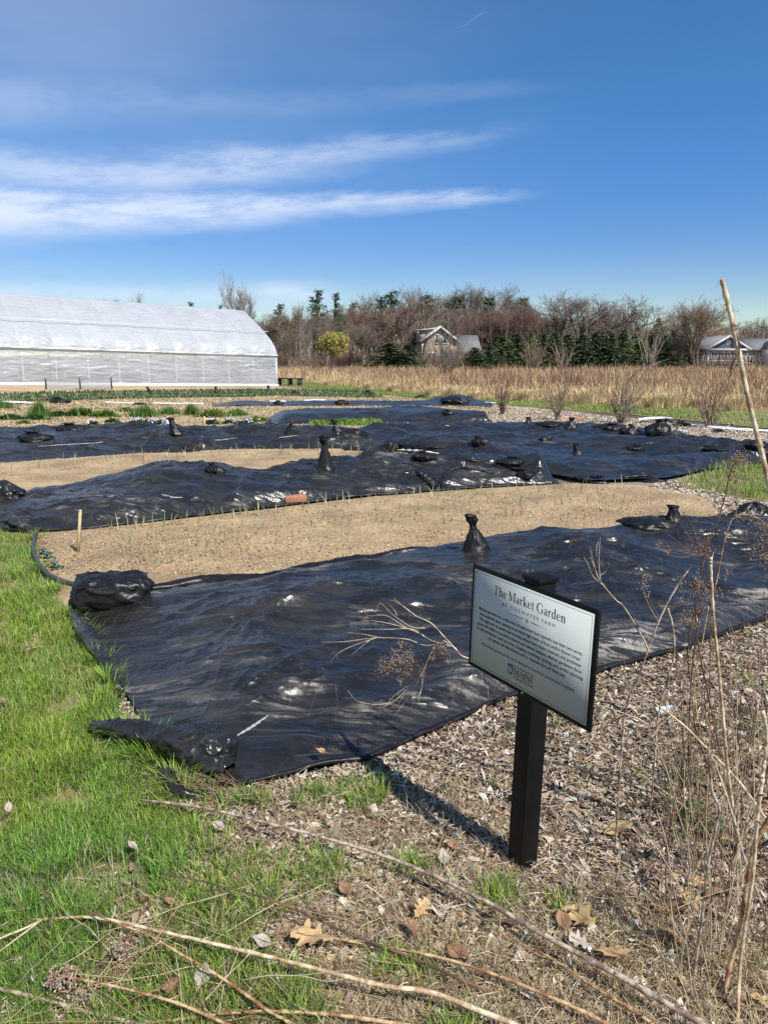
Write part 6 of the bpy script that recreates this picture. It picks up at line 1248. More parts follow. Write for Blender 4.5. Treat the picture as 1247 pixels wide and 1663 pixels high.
shrub('bare thicket at the foot of the spruce trees by the tan house', 805, 600, 60, 26, 30, .03, 'bark', 12, 'bare bushes in the meadow', Y=88)

# ------------------------------------------------------------------ greenhouse
def film_mat(name, fac, c=(.80, .82, .84)):
    m = bpy.data.materials.new(name); m.use_nodes = True; nt = m.node_tree; N = nt.nodes; L = nt.links; b = N['Principled BSDF']; b.inputs['Base Color'].default_value = (*c, 1); b.inputs['Roughness'].default_value = .28; b.inputs['Specular IOR Level'].default_value = .6
    tr = N.new('ShaderNodeBsdfTransparent'); tr.inputs[0].default_value = (.93, .95, .97, 1); tl = N.new('ShaderNodeBsdfTranslucent'); tl.inputs[0].default_value = (.62, .64, .66, 1)
    m1 = N.new('ShaderNodeMixShader'); m1.inputs[0].default_value = .35; L.new(b.outputs[0], m1.inputs[1]); L.new(tl.outputs[0], m1.inputs[2])
    tc = N.new('ShaderNodeTexCoord'); nz = N.new('ShaderNodeTexNoise'); nz.inputs['Scale'].default_value = .7; nz.inputs['Detail'].default_value = 5; L.new(tc.outputs['Object'], nz.inputs['Vector']); mr = N.new('ShaderNodeMapRange'); mr.inputs[1].default_value = .3; mr.inputs[2].default_value = .7; mr.inputs[3].default_value = fac - .10; mr.inputs[4].default_value = fac + .10; L.new(nz.outputs[0], mr.inputs[0])
    m2 = N.new('ShaderNodeMixShader'); L.new(mr.outputs[0], m2.inputs[0]); L.new(m1.outputs[0], m2.inputs[1]); L.new(tr.outputs[0], m2.inputs[2]); L.new(m2.outputs[0], N['Material Output'].inputs[0])
    nb = N.new('ShaderNodeTexNoise'); nb.inputs['Scale'].default_value = 2.5; nb.inputs['Detail'].default_value = 4; mp = N.new('ShaderNodeMapping'); mp.inputs['Scale'].default_value = (.6, 1, 3); L.new(tc.outputs['Object'], mp.inputs[0]); L.new(mp.outputs[0], nb.inputs['Vector']); bp = N.new('ShaderNodeBump'); bp.inputs['Distance'].default_value = .06; L.new(nb.outputs[0], bp.inputs['Height']); L.new(bp.outputs[0], b.inputs['Normal']); return m
def greenhouse():
    roofm = film_mat('greenhouse_film', .18, (.62, .65, .68)); wallm = film_mat('greenhouse_wall_film', .42, (.68, .70, .72))
    c = Vector(G(450, 627.5)); D = Vector((-10.84, -8.0, .30)).normalized(); D.z = .0; D.normalize(); Nn = Vector((-D.y, D.x, 0)); Nn = Vector((D.y, -D.x, 0))
    if Nn.y < 0: Nn = -Nn
    slope = .027; t = empty('greenhouse', c, math.atan2(D.y, D.x), 'long translucent plastic hoop greenhouse behind the garden rows', 'greenhouse'); Lg = 20.3; sp = 1.45
    w = 3.9; sg = 1 if (Matrix.Rotation(math.atan2(D.y, D.x), 3, 'Z') @ Vector((0, 1, 0))).dot(Nn) > 0 else -1
    half = [(0, 0), (0, 1.0), (0, 1.66), (.06, 1.86), (.25, 2.15), (.6, 2.46), (1.15, 2.82), (2.1, 3.34), (3.0, 3.80), (3.9, 4.24)]
    hs = resample(np.array(half), 60); hs[-1] = half[-1]; full = np.vstack([hs, [(2 * w - a, b) for a, b in hs[::-1][1:]]])
    def P(x, k): a, b = k; return (x, sg * a, b + slope * x)
    def hoop_tube(x, r): mb = MB(); mb.tube([P(x, k) for k in full[::4]], r, 6); return mb
    nh = int(Lg / sp) + 1
    for i in range(nh): hoop_tube(i * sp, .04).build('hoop', M['pipe'], t)
    # film: slack and pulled between hoops, gathered above the eave
    nx = 560; X = np.linspace(-.02, Lg, nx); prof = resample(np.array(half), 200); e0 = 1.66
    idx = prof[:, 1] >= e0 - .02; roof = resample(prof[idx], 110); roof2 = np.vstack([roof, [(2 * w - a, b) for a, b in roof[::-1][1:]]])
    def skin(pr, off, seed, wr, name, m):
        Xg, Kg = np.meshgrid(X, np.arange(len(pr)), indexing='ij'); a = pr[Kg, 0]; b = pr[Kg, 1]; tn = np.gradient(pr, axis=0); tn /= np.linalg.norm(tn, axis=1)[:, None]; nrm = np.stack([-tn[:, 1], tn[:, 0]], -1)
        ph = (Xg / sp) % 1.0; bay = np.floor(Xg / sp); bag = np.sin(np.pi * ph); low = np.exp(-((b - e0) / .75) ** 2)
        d = off + .03 * bag + wr * (.055 * bag * low * (ridged(bay * 3.7 + .5 * ph, b * 3.6 + bay + 1.6 * (2 * ph - 1) ** 2, seed, 1.3) + .7 * ridged(bay + .6 * ph, b * 8 + 2.6 * (2 * ph - 1) ** 2, seed + 1, 1.3)) + .03 * fbm(Xg * 1.4, b * 2, 3, seed + 2))
        A = a + nrm[Kg, 0] * d; B = b + nrm[Kg, 1] * d + slope * Xg; V = np.stack([Xg, sg * A, B], -1); return obj_np(name, V, quads=grid_quads(nx, len(pr)), mat=m, smooth=True, parent=t)
    skin(roof2, .075, 1, 1.0, 'roof_film', roofm)
    wall = resample(np.array([(0, .12), (0, e0 + .02)]), 70); Xg, Zg = np.meshgrid(X, wall[:, 1], indexing='ij')
    for k, (yy, nm) in enumerate(((-.05, 'side_film'), (2 * w + .05, 'side_film'))):
        d = .04 * ridged(Xg * .22 + .2, Zg * 2.2 + .35 * np.sin(Xg * .6), 4 + k, 1.4) * np.exp(-((Zg - 1.1) / .5) ** 2) + .012 * ridged(Xg * 1.2, Zg * 4 + Xg * .3, 6 + k, 1.5) + .02 * fbm(Xg, Zg * 2, 3, 8)
        obj_np(nm, np.stack([Xg, sg * (yy - d if k == 0 else yy + d), Zg + slope * Xg], -1), quads=grid_quads(nx, 70), mat=wallm, smooth=True, parent=t)
    for xe in (-.02, Lg):                                # end walls
        n = len(full); V = [(xe, sg * a, b + slope * xe) for a, b in full] + [(xe, sg * w, slope * xe + 1)]; obj_np('end_wall_film', V, tris=[(n, k, (k + 1) % n) for k in range(n)], mat=wallm, parent=t)
        mb = MB()
        for a in (1.4, 3.0, 4.8, 6.4): mb.tube([(xe, sg * a, 0 + slope * xe), (xe, sg * a, float(np.interp(min(a, 2 * w - a), [k[0] for k in half], [k[1] for k in half])) + slope * xe)], .04, 6)
        mb.tube([(xe, 0, 1.66 + slope * xe), (xe, sg * 2 * w, 1.66 + slope * xe)], .04, 6); mb.build('end_frame', M['pipe'], t)
    for (a, b), r, nm in ((((0, 1.69)), .05, 'eave_rail'), (((2 * w, 1.69)), .05, 'eave_rail'), (((1.0, 3.03)), .022, 'purlin'), (((2 * w - 1.0, 3.03)), .022, 'purlin'), (((w, 4.14)), .03, 'ridge_pipe'), (((0, .85)), .02, 'purlin')):
        yo = -.09 if (a == 0 and r == .05) else (.09 if (a > 7 and r == .05) else 0); mb = MB(); mb.tube([(-.05, sg * (a + yo), b + slope * -.05), (Lg, sg * (a + yo), b + slope * Lg)], r, 6); mb.build(nm, M['pipe'], t)
    for yy in (-.10, 2 * w + .10): mb = MB(); mb.box((-.05, min(sg * yy - .025, sg * yy + .025), -.1), (Lg, max(sg * yy - .025, sg * yy + .025), .13)); o = mb.build('base_board', M['board'], t); o.rotation_euler = (0, -math.atan(slope), 0)
    for (x0, x1) in ((.2, 2.6), (4.6, 6.0), (9.6, 7.6), (12.8, 14.6), (3.2, 4.6)):
        mb = MB(); mb.tube([(x0, sg * .05, .1 + slope * x0), (x1, sg * .05, 1.6 + slope * x1)], .022, 5); mb.build('brace', M['pipe'], t)
    mb = MB(); mb.box((-.03, min(0, sg * .01) - .05, -.05), (.06, .06, 1.7)); mb.build('corner_post', M['pipe'], t)
    # inside: tables with a tan tray and dark boxes
    Rz = Matrix.Rotation(math.atan2(D.y, D.x), 4, 'Z')
    def inside(name, label, cat, x, y, z, sx, sy, sz, m):
        p = c + Rz @ Vector((x, sg * y, z + slope * x)); tt = empty(name, p, math.atan2(D.y, D.x), label, cat); mb = MB(); mb.box((-sx, -sy, sz - .05), (sx, sy, sz)); mb.build('top_board', M[m], tt)
        mb = MB(); mb.box((-sx + .02, -sy + .02, sz - .3), (sx - .02, sy - .02, sz - .051)); mb.build('apron', M['dark_wood' if m != 'stake' else 'stake'], tt)
        for a in (-1, 1):
            for b in (-1, 1): mb = MB(); mb.box((a * (sx - .05) - .03, b * (sy - .05) - .03, 0), (a * (sx - .05) + .03, b * (sy - .05) + .03, sz - .3)); mb.build('leg', M['dark_wood'], tt)
    inside('work_table', 'tan topped table seen through the greenhouse side film', 'table', 12.0, 1.3, 0, .9, .4, .95, 'stake'); inside('storage_bench', 'dark bench with blue-grey boxes blurred behind the greenhouse film', 'bench', 16.2, 1.5, 0, 1.8, .6, .9, 'siding')
    inside('storage_bench', 'dark low bench near the middle inside the greenhouse', 'bench', 8.4, 3.5, 0, 1.8, .5, .55, 'siding')
greenhouse()
def bench():
    a = Vector(G(452, 626)); b = Vector(G(489, 627)); d = b - a; L = d.length; t = empty('garden_bench', a, math.atan2(d.y, d.x), 'dark wooden bench beside the greenhouse corner', 'bench'); mb = MB(); mb.box((0, -.2, .38), (L, .2, .44)); mb.build('seat', M['dark_wood'], t)
    for x in (.04, L / 2, L - .12):
        mb = MB(); mb.box((x, -.18, 0), (x + .09, .18, .379)); mb.build('leg', M['dark_wood'], t)
bench()
def barrier():
    a = Vector(G(76, 633)); b = Vector(G(182, 632)); d = b - a; L = d.length; t = empty('mesh_barrier', a, math.atan2(d.y, d.x), 'low grey mesh barrier on short posts before the greenhouse', 'barrier'); s = a.y / F
    meshm = film_mat('barrier_mesh', .3, (.42, .42, .42))
    for x in (0, L * .5, L): mb = MB(); mb.box((x - .03, -.03, -.05), (x + .03, .03, .46)); mb.build('post', M['dark_wood'], t)
    mb = MB(); n = 30; U, V_ = np.meshgrid(np.linspace(0, L, n), np.linspace(0, .38, 6), indexing='ij'); mb.add(np.stack([U, -.04 + .02 * np.sin(U * 5), V_ - .02 * np.sin(U * 3)], -1).reshape(-1, 3), grid_quads(n, 6)); mb.build('mesh_panel', meshm, t); mb = MB(); mb.box((0, -.035, .38), (L, -.015, .41)); mb.build('rail', M['bark_pale'], t)
barrier()

# ------------------------------------------------------------------ houses
def prism_roof(mb, x0, x1, y0, y1, ze, zr, ov=.3, th=.18, axis='y'):
    # gable roof slab; ridge along given axis
    if axis == 'y':
        xm = (x0 + x1) / 2; k = (zr - ze) / (xm - x0); pts = [(x0 - ov, ze - k * ov), (xm, zr), (x1 + ov, ze - k * ov)]; f = lambda a, z, y: (a, y, z); lo, hi = y0 - ov, y1 + ov
    else:
        ym = (y0 + y1) / 2; k = (zr - ze) / (ym - y0); pts = [(y0 - ov, ze - k * ov), (ym, zr), (y1 + ov, ze - k * ov)]; f = lambda a, z, x: (x, a, z); lo, hi = x0 - ov, x1 + ov
    for (a, b) in ((pts[0], pts[1]), (pts[1], pts[2])):
        V = [f(a[0], a[1], lo), f(b[0], b[1], lo), f(b[0], b[1], hi), f(a[0], a[1], hi), f(a[0], a[1] + th, lo), f(b[0], b[1] + th, lo), f(b[0], b[1] + th, hi), f(a[0], a[1] + th, hi)]
        mb.add(V, [(0, 3, 2, 1), (4, 5, 6, 7), (0, 1, 5, 4), (1, 2, 6, 5), (2, 3, 7, 6), (3, 0, 4, 7)])
def gable_wall(mb, x0, x1, y0, y1, ze, zr):
    xm = (x0 + x1) / 2; mb.add([(x0, y0, 0), (x1, y0, 0), (x1, y0, ze), (xm, y0, zr), (x0, y0, ze), (x0, y1, 0), (x1, y1, 0), (x1, y1, ze), (xm, y1, zr), (x0, y1, ze)],
           [(0, 1, 2, 4), (6, 5, 9, 7), (1, 6, 7, 2), (5, 0, 4, 9)], [(4, 2, 3), (7, 9, 8)])
def window(t, x, z, w, h, y=0, frame='trim'):
    mb = MB(); f = .14
    for (a, b, c_, d_) in ((-w / 2 - f, -h / 2 - f, w / 2 + f, -h / 2), (-w / 2 - f, h / 2, w / 2 + f, h / 2 + f), (-w / 2 - f, -h / 2, -w / 2, h / 2), (w / 2, -h / 2, w / 2 + f, h / 2), (-.04, -h / 2, .04, h / 2)): mb.box((x + a, y - .08, z + b), (x + c_, y + .02, z + d_))
    fr = mb.build('window', M[frame], t); mb = MB(); mb.box((x - w / 2, y - .04, z - h / 2), (x + w / 2, y - .003, z + h / 2)); mb.build('pane', M['glass'], fr)
def houses():
    Y = 104; a = Gx(713, Y); sc = Y / F; t = empty('gabled_house', a, .12, 'tan gabled house with white trim behind the bare bush', 'house', 'houses beyond the meadow')
    w = 27 * sc; ze = R(690, 553, Y).z; zr = R(713, 532, Y).z; mb = MB(); gable_wall(mb, -w, w, 0, 9, ze, zr - .2); mb.build('wall', M['shingle'], t); mb = MB(); prism_roof(mb, -w, w, 0, 9, ze, zr, .35, .22); rf = mb.build('roof', M['roof'], t)
    k = (zr - ze) / w; mb = MB()
    for sg in (-1, 1): 
        V = [(sg * (w + .35), -.45, ze - k * .35 - .1), (0, -.45, zr - .1), (0, -.36, zr - .1), (sg * (w + .35), -.36, ze - k * .35 - .1)]; V += [(x, y, z + .35) for x, y, z in V]; q = [(0, 3, 2, 1), (4, 5, 6, 7), (0, 1, 5, 4), (1, 2, 6, 5), (2, 3, 7, 6), (3, 0, 4, 7)]; mb.add(V, q if sg > 0 else [x[::-1] for x in q])
    mb.build('gable_trim', M['trim'], t)
    window(t, -.7 * sc * 3, zr - 1.55, .75, 1.05); window(t, .9 * sc * 3 - .1 + .35, zr - 1.55, .75, 1.05)
    for sg in (-1, 1): mb = MB(); mb.box((sg * w - .14, -.1, 0), (sg * w + .14, .06, ze - .1)); mb.build('corner_board', M['trim'], t)
    window(t, -1.1, 1.5, 1.0, 1.3); window(t, 1.1, 1.5, 1.0, 1.3)
    mb = MB(); mb.box((-w - .1, 1.8, ze - .2), (-w + 1.6, 6.0, ze + 1.35)); mb.build('dormer', M['shingle'], t); mb = MB(); V = [(-w - .5, 1.4, ze + 1.36), (-w + 1.9, 1.4, zr - .15), (-w + 1.9, 6.3, zr - .15), (-w - .5, 6.3, ze + 1.36)]; V += [(x, y, z + .15) for x, y, z in V]; mb.add(V, [(0, 3, 2, 1), (4, 5, 6, 7), (0, 1, 5, 4), (1, 2, 6, 5), (2, 3, 7, 6), (3, 0, 4, 7)]); mb.build('dormer_roof', M['trim'], t)
    # low side wing with the grey roof
    x1 = w + 42 * sc; zr2 = R(760, 545, Y).z; ze2 = R(760, 572, Y).z; mb = MB(); mb.box((w + .01, 1.2, 0), (x1, 7, ze2)); mb.build('wing_wall', M['siding_w'], t); mb = MB(); prism_roof(mb, w + .35, x1, 1.2, 7, ze2, zr2, .3, .2, 'x'); mb.build('wing_roof', M['roof'], t)
    mb = MB(); mb.box((x1 - .15, 1.1, 0), (x1 + .05, 1.19, ze2)); mb.build('corner_board', M['trim'], t); window(t, (w + x1) / 2, 1.5, 1.1, 1.2, 1.2)
    # blue-grey house
    Y = 98; sc = Y / F; a = Gx(1178, Y); t = empty('gabled_house', a, -.08, 'blue-grey gabled house with a round vent and white garage behind the bleached stick', 'house', 'houses beyond the meadow')
    w = 29 * sc; ze = R(1150, 566, Y).z; zr = R(1180, 547, Y).z; mb = MB(); gable_wall(mb, -w, w, 0, 8, ze, zr - .1); mb.build('wall', M['siding'], t); mb = MB(); prism_roof(mb, -w, w, 0, 8, ze, zr, .35, .2); mb.build('roof', M['roof'], t)
    k = (zr - ze) / w; mb = MB()
    for sg in (-1, 1):
        V = [(sg * (w + .4), -.45, ze - k * .4 - .05), (0, -.45, zr - .05), (0, -.36, zr - .05), (sg * (w + .4), -.36, ze - k * .4 - .05)]; V += [(x, y, z + .28) for x, y, z in V]; q = [(0, 3, 2, 1), (4, 5, 6, 7), (0, 1, 5, 4), (1, 2, 6, 5), (2, 3, 7, 6), (3, 0, 4, 7)]; mb.add(V, q if sg > 0 else [x[::-1] for x in q])
    mb.box((-w - .3, -.40, ze - .28), (w + .3, -.02, ze - .02)); mb.build('gable_trim', M['trim'], t)
    mb = MB(); an = np.linspace(0, 2 * np.pi, 25)[:-1]; mb.add([(0, -.06, ze + .75)] + [(.33 * math.cos(q), -.06, ze + .75 + .33 * math.sin(q)) for q in an], None, [(0, (k + 1) % 24 + 1, k + 1) for k in range(24)]); mb.add([(.33 * math.cos(q), y, ze + .75 + .33 * math.sin(q)) for y in (-.06, 0) for q in an], [(k, (k + 1) % 24, 24 + (k + 1) % 24, 24 + k) for k in range(24)]); mb.build('round_vent', M['trim'], t)
    for x in np.linspace(-w + .7, w - .7, 5): window(t, x, ze - 1.0, .62, 1.0)
    mb = MB(); mb.box((-w - 1.6, -2.6, .85), (w, -.1, .95)); 
    for x in np.linspace(-w - 1.5, w - .1, 9): mb.box((x - .05, -2.6, 0), (x + .05, -2.5, 1.8))
    mb.box((-w - 1.6, -2.6, 1.75), (w, -2.5, 1.84)); mb.build('deck', M['bark_pale'], t)
    for sg in (-1, 1): mb = MB(); mb.box((sg * w - .13, -.06, 0), (sg * w + .13, .0, ze - .3)); mb.build('corner_board', M['trim'], t)
    x0, x1 = w + .01, w + 26 * sc; zw = R(1220, 568, Y).z; zt = R(1220, 551, Y).z; mb = MB(); mb.box((x0, 1.0, 0), (x1, 8, zw)); mb.build('link_wall', M['siding_w'], t); mb = MB(); prism_roof(mb, x0, x1 + 3, 1.0, 8, zw, zt, .4, .2, 'x'); mb.build('link_roof', M['roof'], t); window(t, (x0 + x1) / 2 - .2, 1.3, 1.1, 1.5, 1.0)
    g0, g1 = x1 + .01, x1 + 7.5; zg = R(1240, 568, Y).z; mb = MB(); mb.box((g0, -2.5, 0), (g1, .99, zg)); mb.build('garage_wall', M['siding_w'], t); mb = MB(); V = [(g0 - .3, -2.9, zg), (g1 + .3, -2.9, zg), (g1 + .3, 4.5, zg + .0), (g0 - .3, 4.5, zg), ((g0 + g1) / 2 - .6, 1.0, zt + .9), ((g0 + g1) / 2 + .6, 1.0, zt + .9)]; mb.add(V, [(0, 3, 2, 1), (0, 1, 5, 4), (2, 3, 4, 5)], [(3, 0, 4), (1, 2, 5)]); mb.build('garage_roof', M['roof'], t)
    mb = MB(); mb.box((g0 - .35, -2.96, zg - .22), (g1, -2.88, zg + .03)); mb.build('fascia', M['trim'], t)
houses()

# ------------------------------------------------------------------ trees
def bare_proto(seed, spread=.55, trunks=1, dens=1.0, lean=0.0, rt=.020):
    rg = np.random.default_rng(seed); Tk = [[], [], [], []]; Cr = [[], [], [], []]
    def seg(L, p, q, a, b): L[0].append(p); L[1].append(q); L[2].append(a); L[3].append(b)
    def grow(p, d, L, rad, dep):
        k = 4 if dep > 1 else 3
        for i in range(k):
            d = d + rg.normal(0, .11, 3); d[2] += .05; d /= np.linalg.norm(d); q = p + d * L / k; r2 = max(rad * .9, .0009); seg(Cr, p, q, rad, r2); rad = r2; p = q
            if dep > 0 and (i > 0 or dep < 3):
                for _ in range(2 if rg.random() < .55 * dens else 1):
                    e = d + rg.normal(0, spread, 3); e[2] += .15; e /= np.linalg.norm(e); grow(p, e, L * rg.uniform(.45, .72), max(rad * .62, .0009), dep - 1)
    for k in range(trunks):
        d = np.array([rg.normal(0, .06) + (0 if trunks == 1 else rg.normal(0, .28)), rg.normal(0, .1), 1.0]); d /= np.linalg.norm(d); p = np.zeros(3); L = rg.uniform(.24, .34); r = rt / math.sqrt(trunks)
        for i in range(3): q = p + d * L / 3; seg(Tk, p, q, r, r * .93); r *= .93; p = q; d = d + rg.normal(0, .05, 3); d /= np.linalg.norm(d)
        for j in range(3 if trunks < 3 else 2):
            e = d + rg.normal(0, spread * .75, 3); e[2] = abs(e[2]) + .25; e /= np.linalg.norm(e); grow(p, e, rg.uniform(.26, .36), r * .72, 4)
        grow(p, d, .34, r * .8, 4)
    top = max(q[2] for q in Cr[1]); top = np.percentile([q[2] for q in Cr[1]], 99.3); f = 1 / top; a = MB(); a.segs(np.array(Tk[0]) * f, np.array(Tk[1]) * f, np.array(Tk[2]) * f, np.array(Tk[3]) * f, 5); b = MB(); b.segs(np.array(Cr[0]) * f, np.array(Cr[1]) * f, np.array(Cr[2]) * f, np.array(Cr[3]) * f, 3)
    w = np.percentile(np.abs(np.array(Cr[1])[:, 0]), 97) * f; return a.mesh('trunk', M['bark']), b.mesh('crown', M['bark']), w
def conifer_proto(seed, kind='spruce', mname='needle'):
    rg = np.random.default_rng(seed); a = MB(); a.tube([(0, 0, 0), (0, 0, .5), (0.005, 0, .99)], [.02, .013, .002], 6); C, D1, D2 = [], [], []; nl = 46 if kind == 'spruce' else 26
    for k in range(nl):
        t = .04 + .95 * (k + rg.random()) / nl if kind == 'spruce' else .25 + .74 * (k + rg.random()) / nl
        Rm = (.27 * (1 - t) ** .85 + .012) if kind == 'spruce' else (.20 * (1 - ((t - .62) / .45) ** 2 * .7)) * rg.uniform(.5, 1.15)
        for j in range(int(rg.integers(6, 10)) if kind == 'spruce' else int(rg.integers(3, 6))):
            an = rg.uniform(0, 6.3); L = Rm * rg.uniform(.65, 1.1); droop = -.25 if kind == 'spruce' else .12; ns = max(3, int(L / .022))
            for s in range(ns):
                f = (s + rg.random()) / ns; p = np.array([math.cos(an) * L * f, math.sin(an) * L * f, t + droop * L * f + (.10 * L * f * f if kind == 'spruce' else 0)]); w = .028 if kind == 'spruce' else .026
                for _ in range(2 if kind == 'spruce' else 4):
                    C.append(p + rg.normal(0, .006 if kind == 'spruce' else .012, 3)); e = np.array([math.cos(an), math.sin(an), rg.normal(-.1, .3)]) + rg.normal(0, .5, 3); D1.append(e / np.linalg.norm(e) * w * rg.uniform(.7, 1.3)); g = rg.normal(0, 1, 3); D2.append(g / np.linalg.norm(g) * w * .38)
    C, D1, D2 = map(np.array, (C, D1, D2)); V = np.stack([C - D1 * .5, C + D2, C + D1, C - D2], 1).reshape(-1, 3); cm = mesh_np('crown', V, quads=np.arange(len(V)).reshape(-1, 4), mat=M[mname]); return a.mesh('trunk', M['bark']), cm, .25
BARE = [bare_proto(1, .5), bare_proto(2, .62), bare_proto(3, .45, 2), bare_proto(4, .55, 3), bare_proto(5, .7, 1, 1.1), bare_proto(6, .38, 1), bare_proto(7, .5, 2, 1.0)]
SPR = [conifer_proto(11), conifer_proto(12), conifer_proto(13)]; SPG = [conifer_proto(14, 'spruce', 'needle_g'), conifer_proto(15, 'spruce', 'needle_g')]; PIN = [conifer_proto(16, 'pine'), conifer_proto(17, 'pine')]
_mc = {}
def colored(me, m):
    k = (me.name, m)
    if k not in _mc:
        c = me.copy(); c.materials.clear(); c.materials.append(M[m]); _mc[k] = c
    return _mc[k]
def tree(label, px, ytop, Y, kind, wpx=None, m='bark', rz=None, group=None, name=None, i=0):
    a = Gx(px, Y); h = R(px, ytop, Y).z - a.z; lib = {'bare': BARE, 'spruce': SPR, 'spruce_g': SPG, 'pine': PIN}[kind]; tk, cr, w = lib[i % len(lib)]
    names = {'bare': 'bare_tree', 'spruce': 'spruce_tree', 'spruce_g': 'spruce_tree', 'pine': 'pine_tree'}; t = empty(name or names[kind], a, rng.uniform(0, 6.3) if rz is None else rz, label, 'tree', group)
    sx = h if wpx is None else (wpx / 2 * Y / F) / w; t.scale = (sx, sx, h); 
    for nm, me in (('trunk', colored(tk, m if kind == 'bare' else 'bark')), ('crown', colored(cr, m) if kind == 'bare' else cr)):
        link(bpy.data.objects.new(nm, me), t)
    return t
g_b = 'bare trees of the woodland edge'; g_s = 'spruce row beyond the meadow'; g_p = 'dark pines rising from the woodland'
for i, (px, yt, Y, w, m, k, lb) in enumerate([
    (405, 449, 118, 56, 'bark_pale', 5, 'tall slender pale bare tree alone above the greenhouse ridge end'), (216, 481, 120, 60, 'bark', 4, 'bare tree top peeking over the middle of the greenhouse ridge'),
    (433, 512, 112, 50, 'bark', 0, 'bare tree just past the greenhouse end, under the tall slender tree'), (455, 508, 108, 50, 'bark_tan', 1, 'tan bare tree behind the wooden bench'), (483, 496, 110, 60, 'bark_red', 2, 'reddish bare tree between the bench and the first tall pine'),
    (512, 508, 104, 60, 'bark', 3, 'bare tree directly below the first tall pine'), (507, 528, 96, 26, 'bark_pale', 5, 'thin pale birch before the woodland, beside the yellow tree'), (550, 500, 112, 60, 'bark_tan', 6, 'bare tree right behind the yellow tree'),
    (566, 500, 118, 70, 'bark_red', 1, 'wide reddish bare tree past the yellow tree'), (596, 476, 124, 60, 'bark', 4, 'tall grey bare tree between the pines and the red maple'), (612, 505, 102, 60, 'bark_tan', 0, 'tan bare tree above the dark hemlock'),
    (652, 487, 100, 84, 'bark_red', 1, 'broad reddish maple in bud, standing before the hemlock'), (668, 472, 126, 70, 'bark', 6, 'tall grey bare tree behind the red maple'), (700, 469, 128, 76, 'bark', 4, 'tall bare tree rising above the tan gable'),
    (735, 467, 128, 76, 'bark', 1, 'highest grey bare tree behind the tan house wing'), (762, 469, 126, 76, 'bark', 2, 'bare tree above the grey wing roof'), (792, 468, 128, 76, 'bark', 4, 'grey bare tree before the reddish crown group'),
    (822, 472, 124, 70, 'bark', 1, 'tall bare tree above the first bright spruce'), (800, 500, 112, 70, 'bark_red', 0, 'reddish bare tree over the wing end'), (838, 492, 110, 76, 'bark_red', 3, 'reddish bare crown above the spruce row start'),
    (872, 494, 118, 60, 'bark', 5, 'slim bare tree past the reddish crowns'), (900, 481, 112, 84, 'bark', 4, 'wide round-crowned bare tree above the middle of the spruces'), (940, 477, 108, 104, 'bark', 1, 'widest round-crowned bare tree above the spruces'),
    (975, 488, 112, 76, 'bark', 4, 'bare tree joining the widest round crown'), (1022, 497, 108, 84, 'bark', 1, 'rounded bare tree above the end of the dark spruces'), (1005, 510, 114, 60, 'bark_red', 2, 'reddish bare crown between the two rounded trees'),
    (1130, 489, 90, 96, 'bark_tan', 3, 'large nearby bare tree with pale limbs before the blue-grey house'), (1100, 540, 92, 50, 'bark', 6, 'small bare tree at the foot of the large pale-limbed tree'), (1205, 519, 122, 70, 'bark_red', 4, 'reddish bare tree behind the blue-grey house roof'),
    (1240, 520, 120, 60, 'bark', 1, 'bare tree behind the garage roof at the photo edge'), (1290, 510, 118, 70, 'bark', 0, 'bare tree just beyond the photo edge by the garage'), (1062, 532, 110, 60, 'bark_tan', 4, 'tan bare tree under the small pointed spruce'),
    (530, 520, 100, 50, 'bark', 0, 'low bare tree beside the yellow tree'), (590, 525, 98, 56, 'bark', 3, 'low bare tree between the yellow tree and the hemlock'), (668, 530, 110, 40, 'bark_tan', 6, 'low bare tree touching the tan house dormer'), (1085, 520, 116, 50, 'bark', 6, 'thin bare tree between the two pointed spruces'), (470, 535, 98, 50, 'bark', 6, 'low bare tree standing over the bench'),
    (776, 520, 116, 60, 'bark', 0, 'bare tree just behind the grey wing roof end'), (745, 505, 112, 60, 'bark_red', 6, 'reddish bare tree between the gable and wing roof')]):
    tree(lb, px, yt, Y, 'bare', w, m, group=g_b, i=k)
for i, (px, yt, Y, w, lb) in enumerate([(519, 471, 106, 44, 'tallest dark pine with a ragged top over the woodland'), (547, 477, 108, 24, 'narrow dark pine beside the tallest pine'), (457, 494, 110, 34, 'leaning dark pine near the greenhouse end'), (316, 492, 118, 20, 'dark pine tip showing over the greenhouse ridge middle'), (362, 496, 118, 18, 'small dark pine tip over the greenhouse ridge end'), (0, 473, 118, 20, 'dark treetop over the ridge at the photo edge'),
                                   (634, 474, 120, 44, 'dark pine behind the red maple'), (690, 480, 118, 40, 'dark pine between the grey trees above the tan gable'), (740, 482, 118, 60, 'broad dark pine behind the wing roof'), (790, 484, 118, 50, 'dark pine mixed with the reddish crowns'), (618, 482, 116, 40, 'dark pine beside the red maple crown'), (845, 485, 118, 40, 'dark pine at the end of the reddish crowns'), (573, 492, 122, 30, 'dark pine behind the wide reddish tree')]):
    tree(lb, px, yt, Y, 'pine', w * 1.25, group=g_p, i=i)
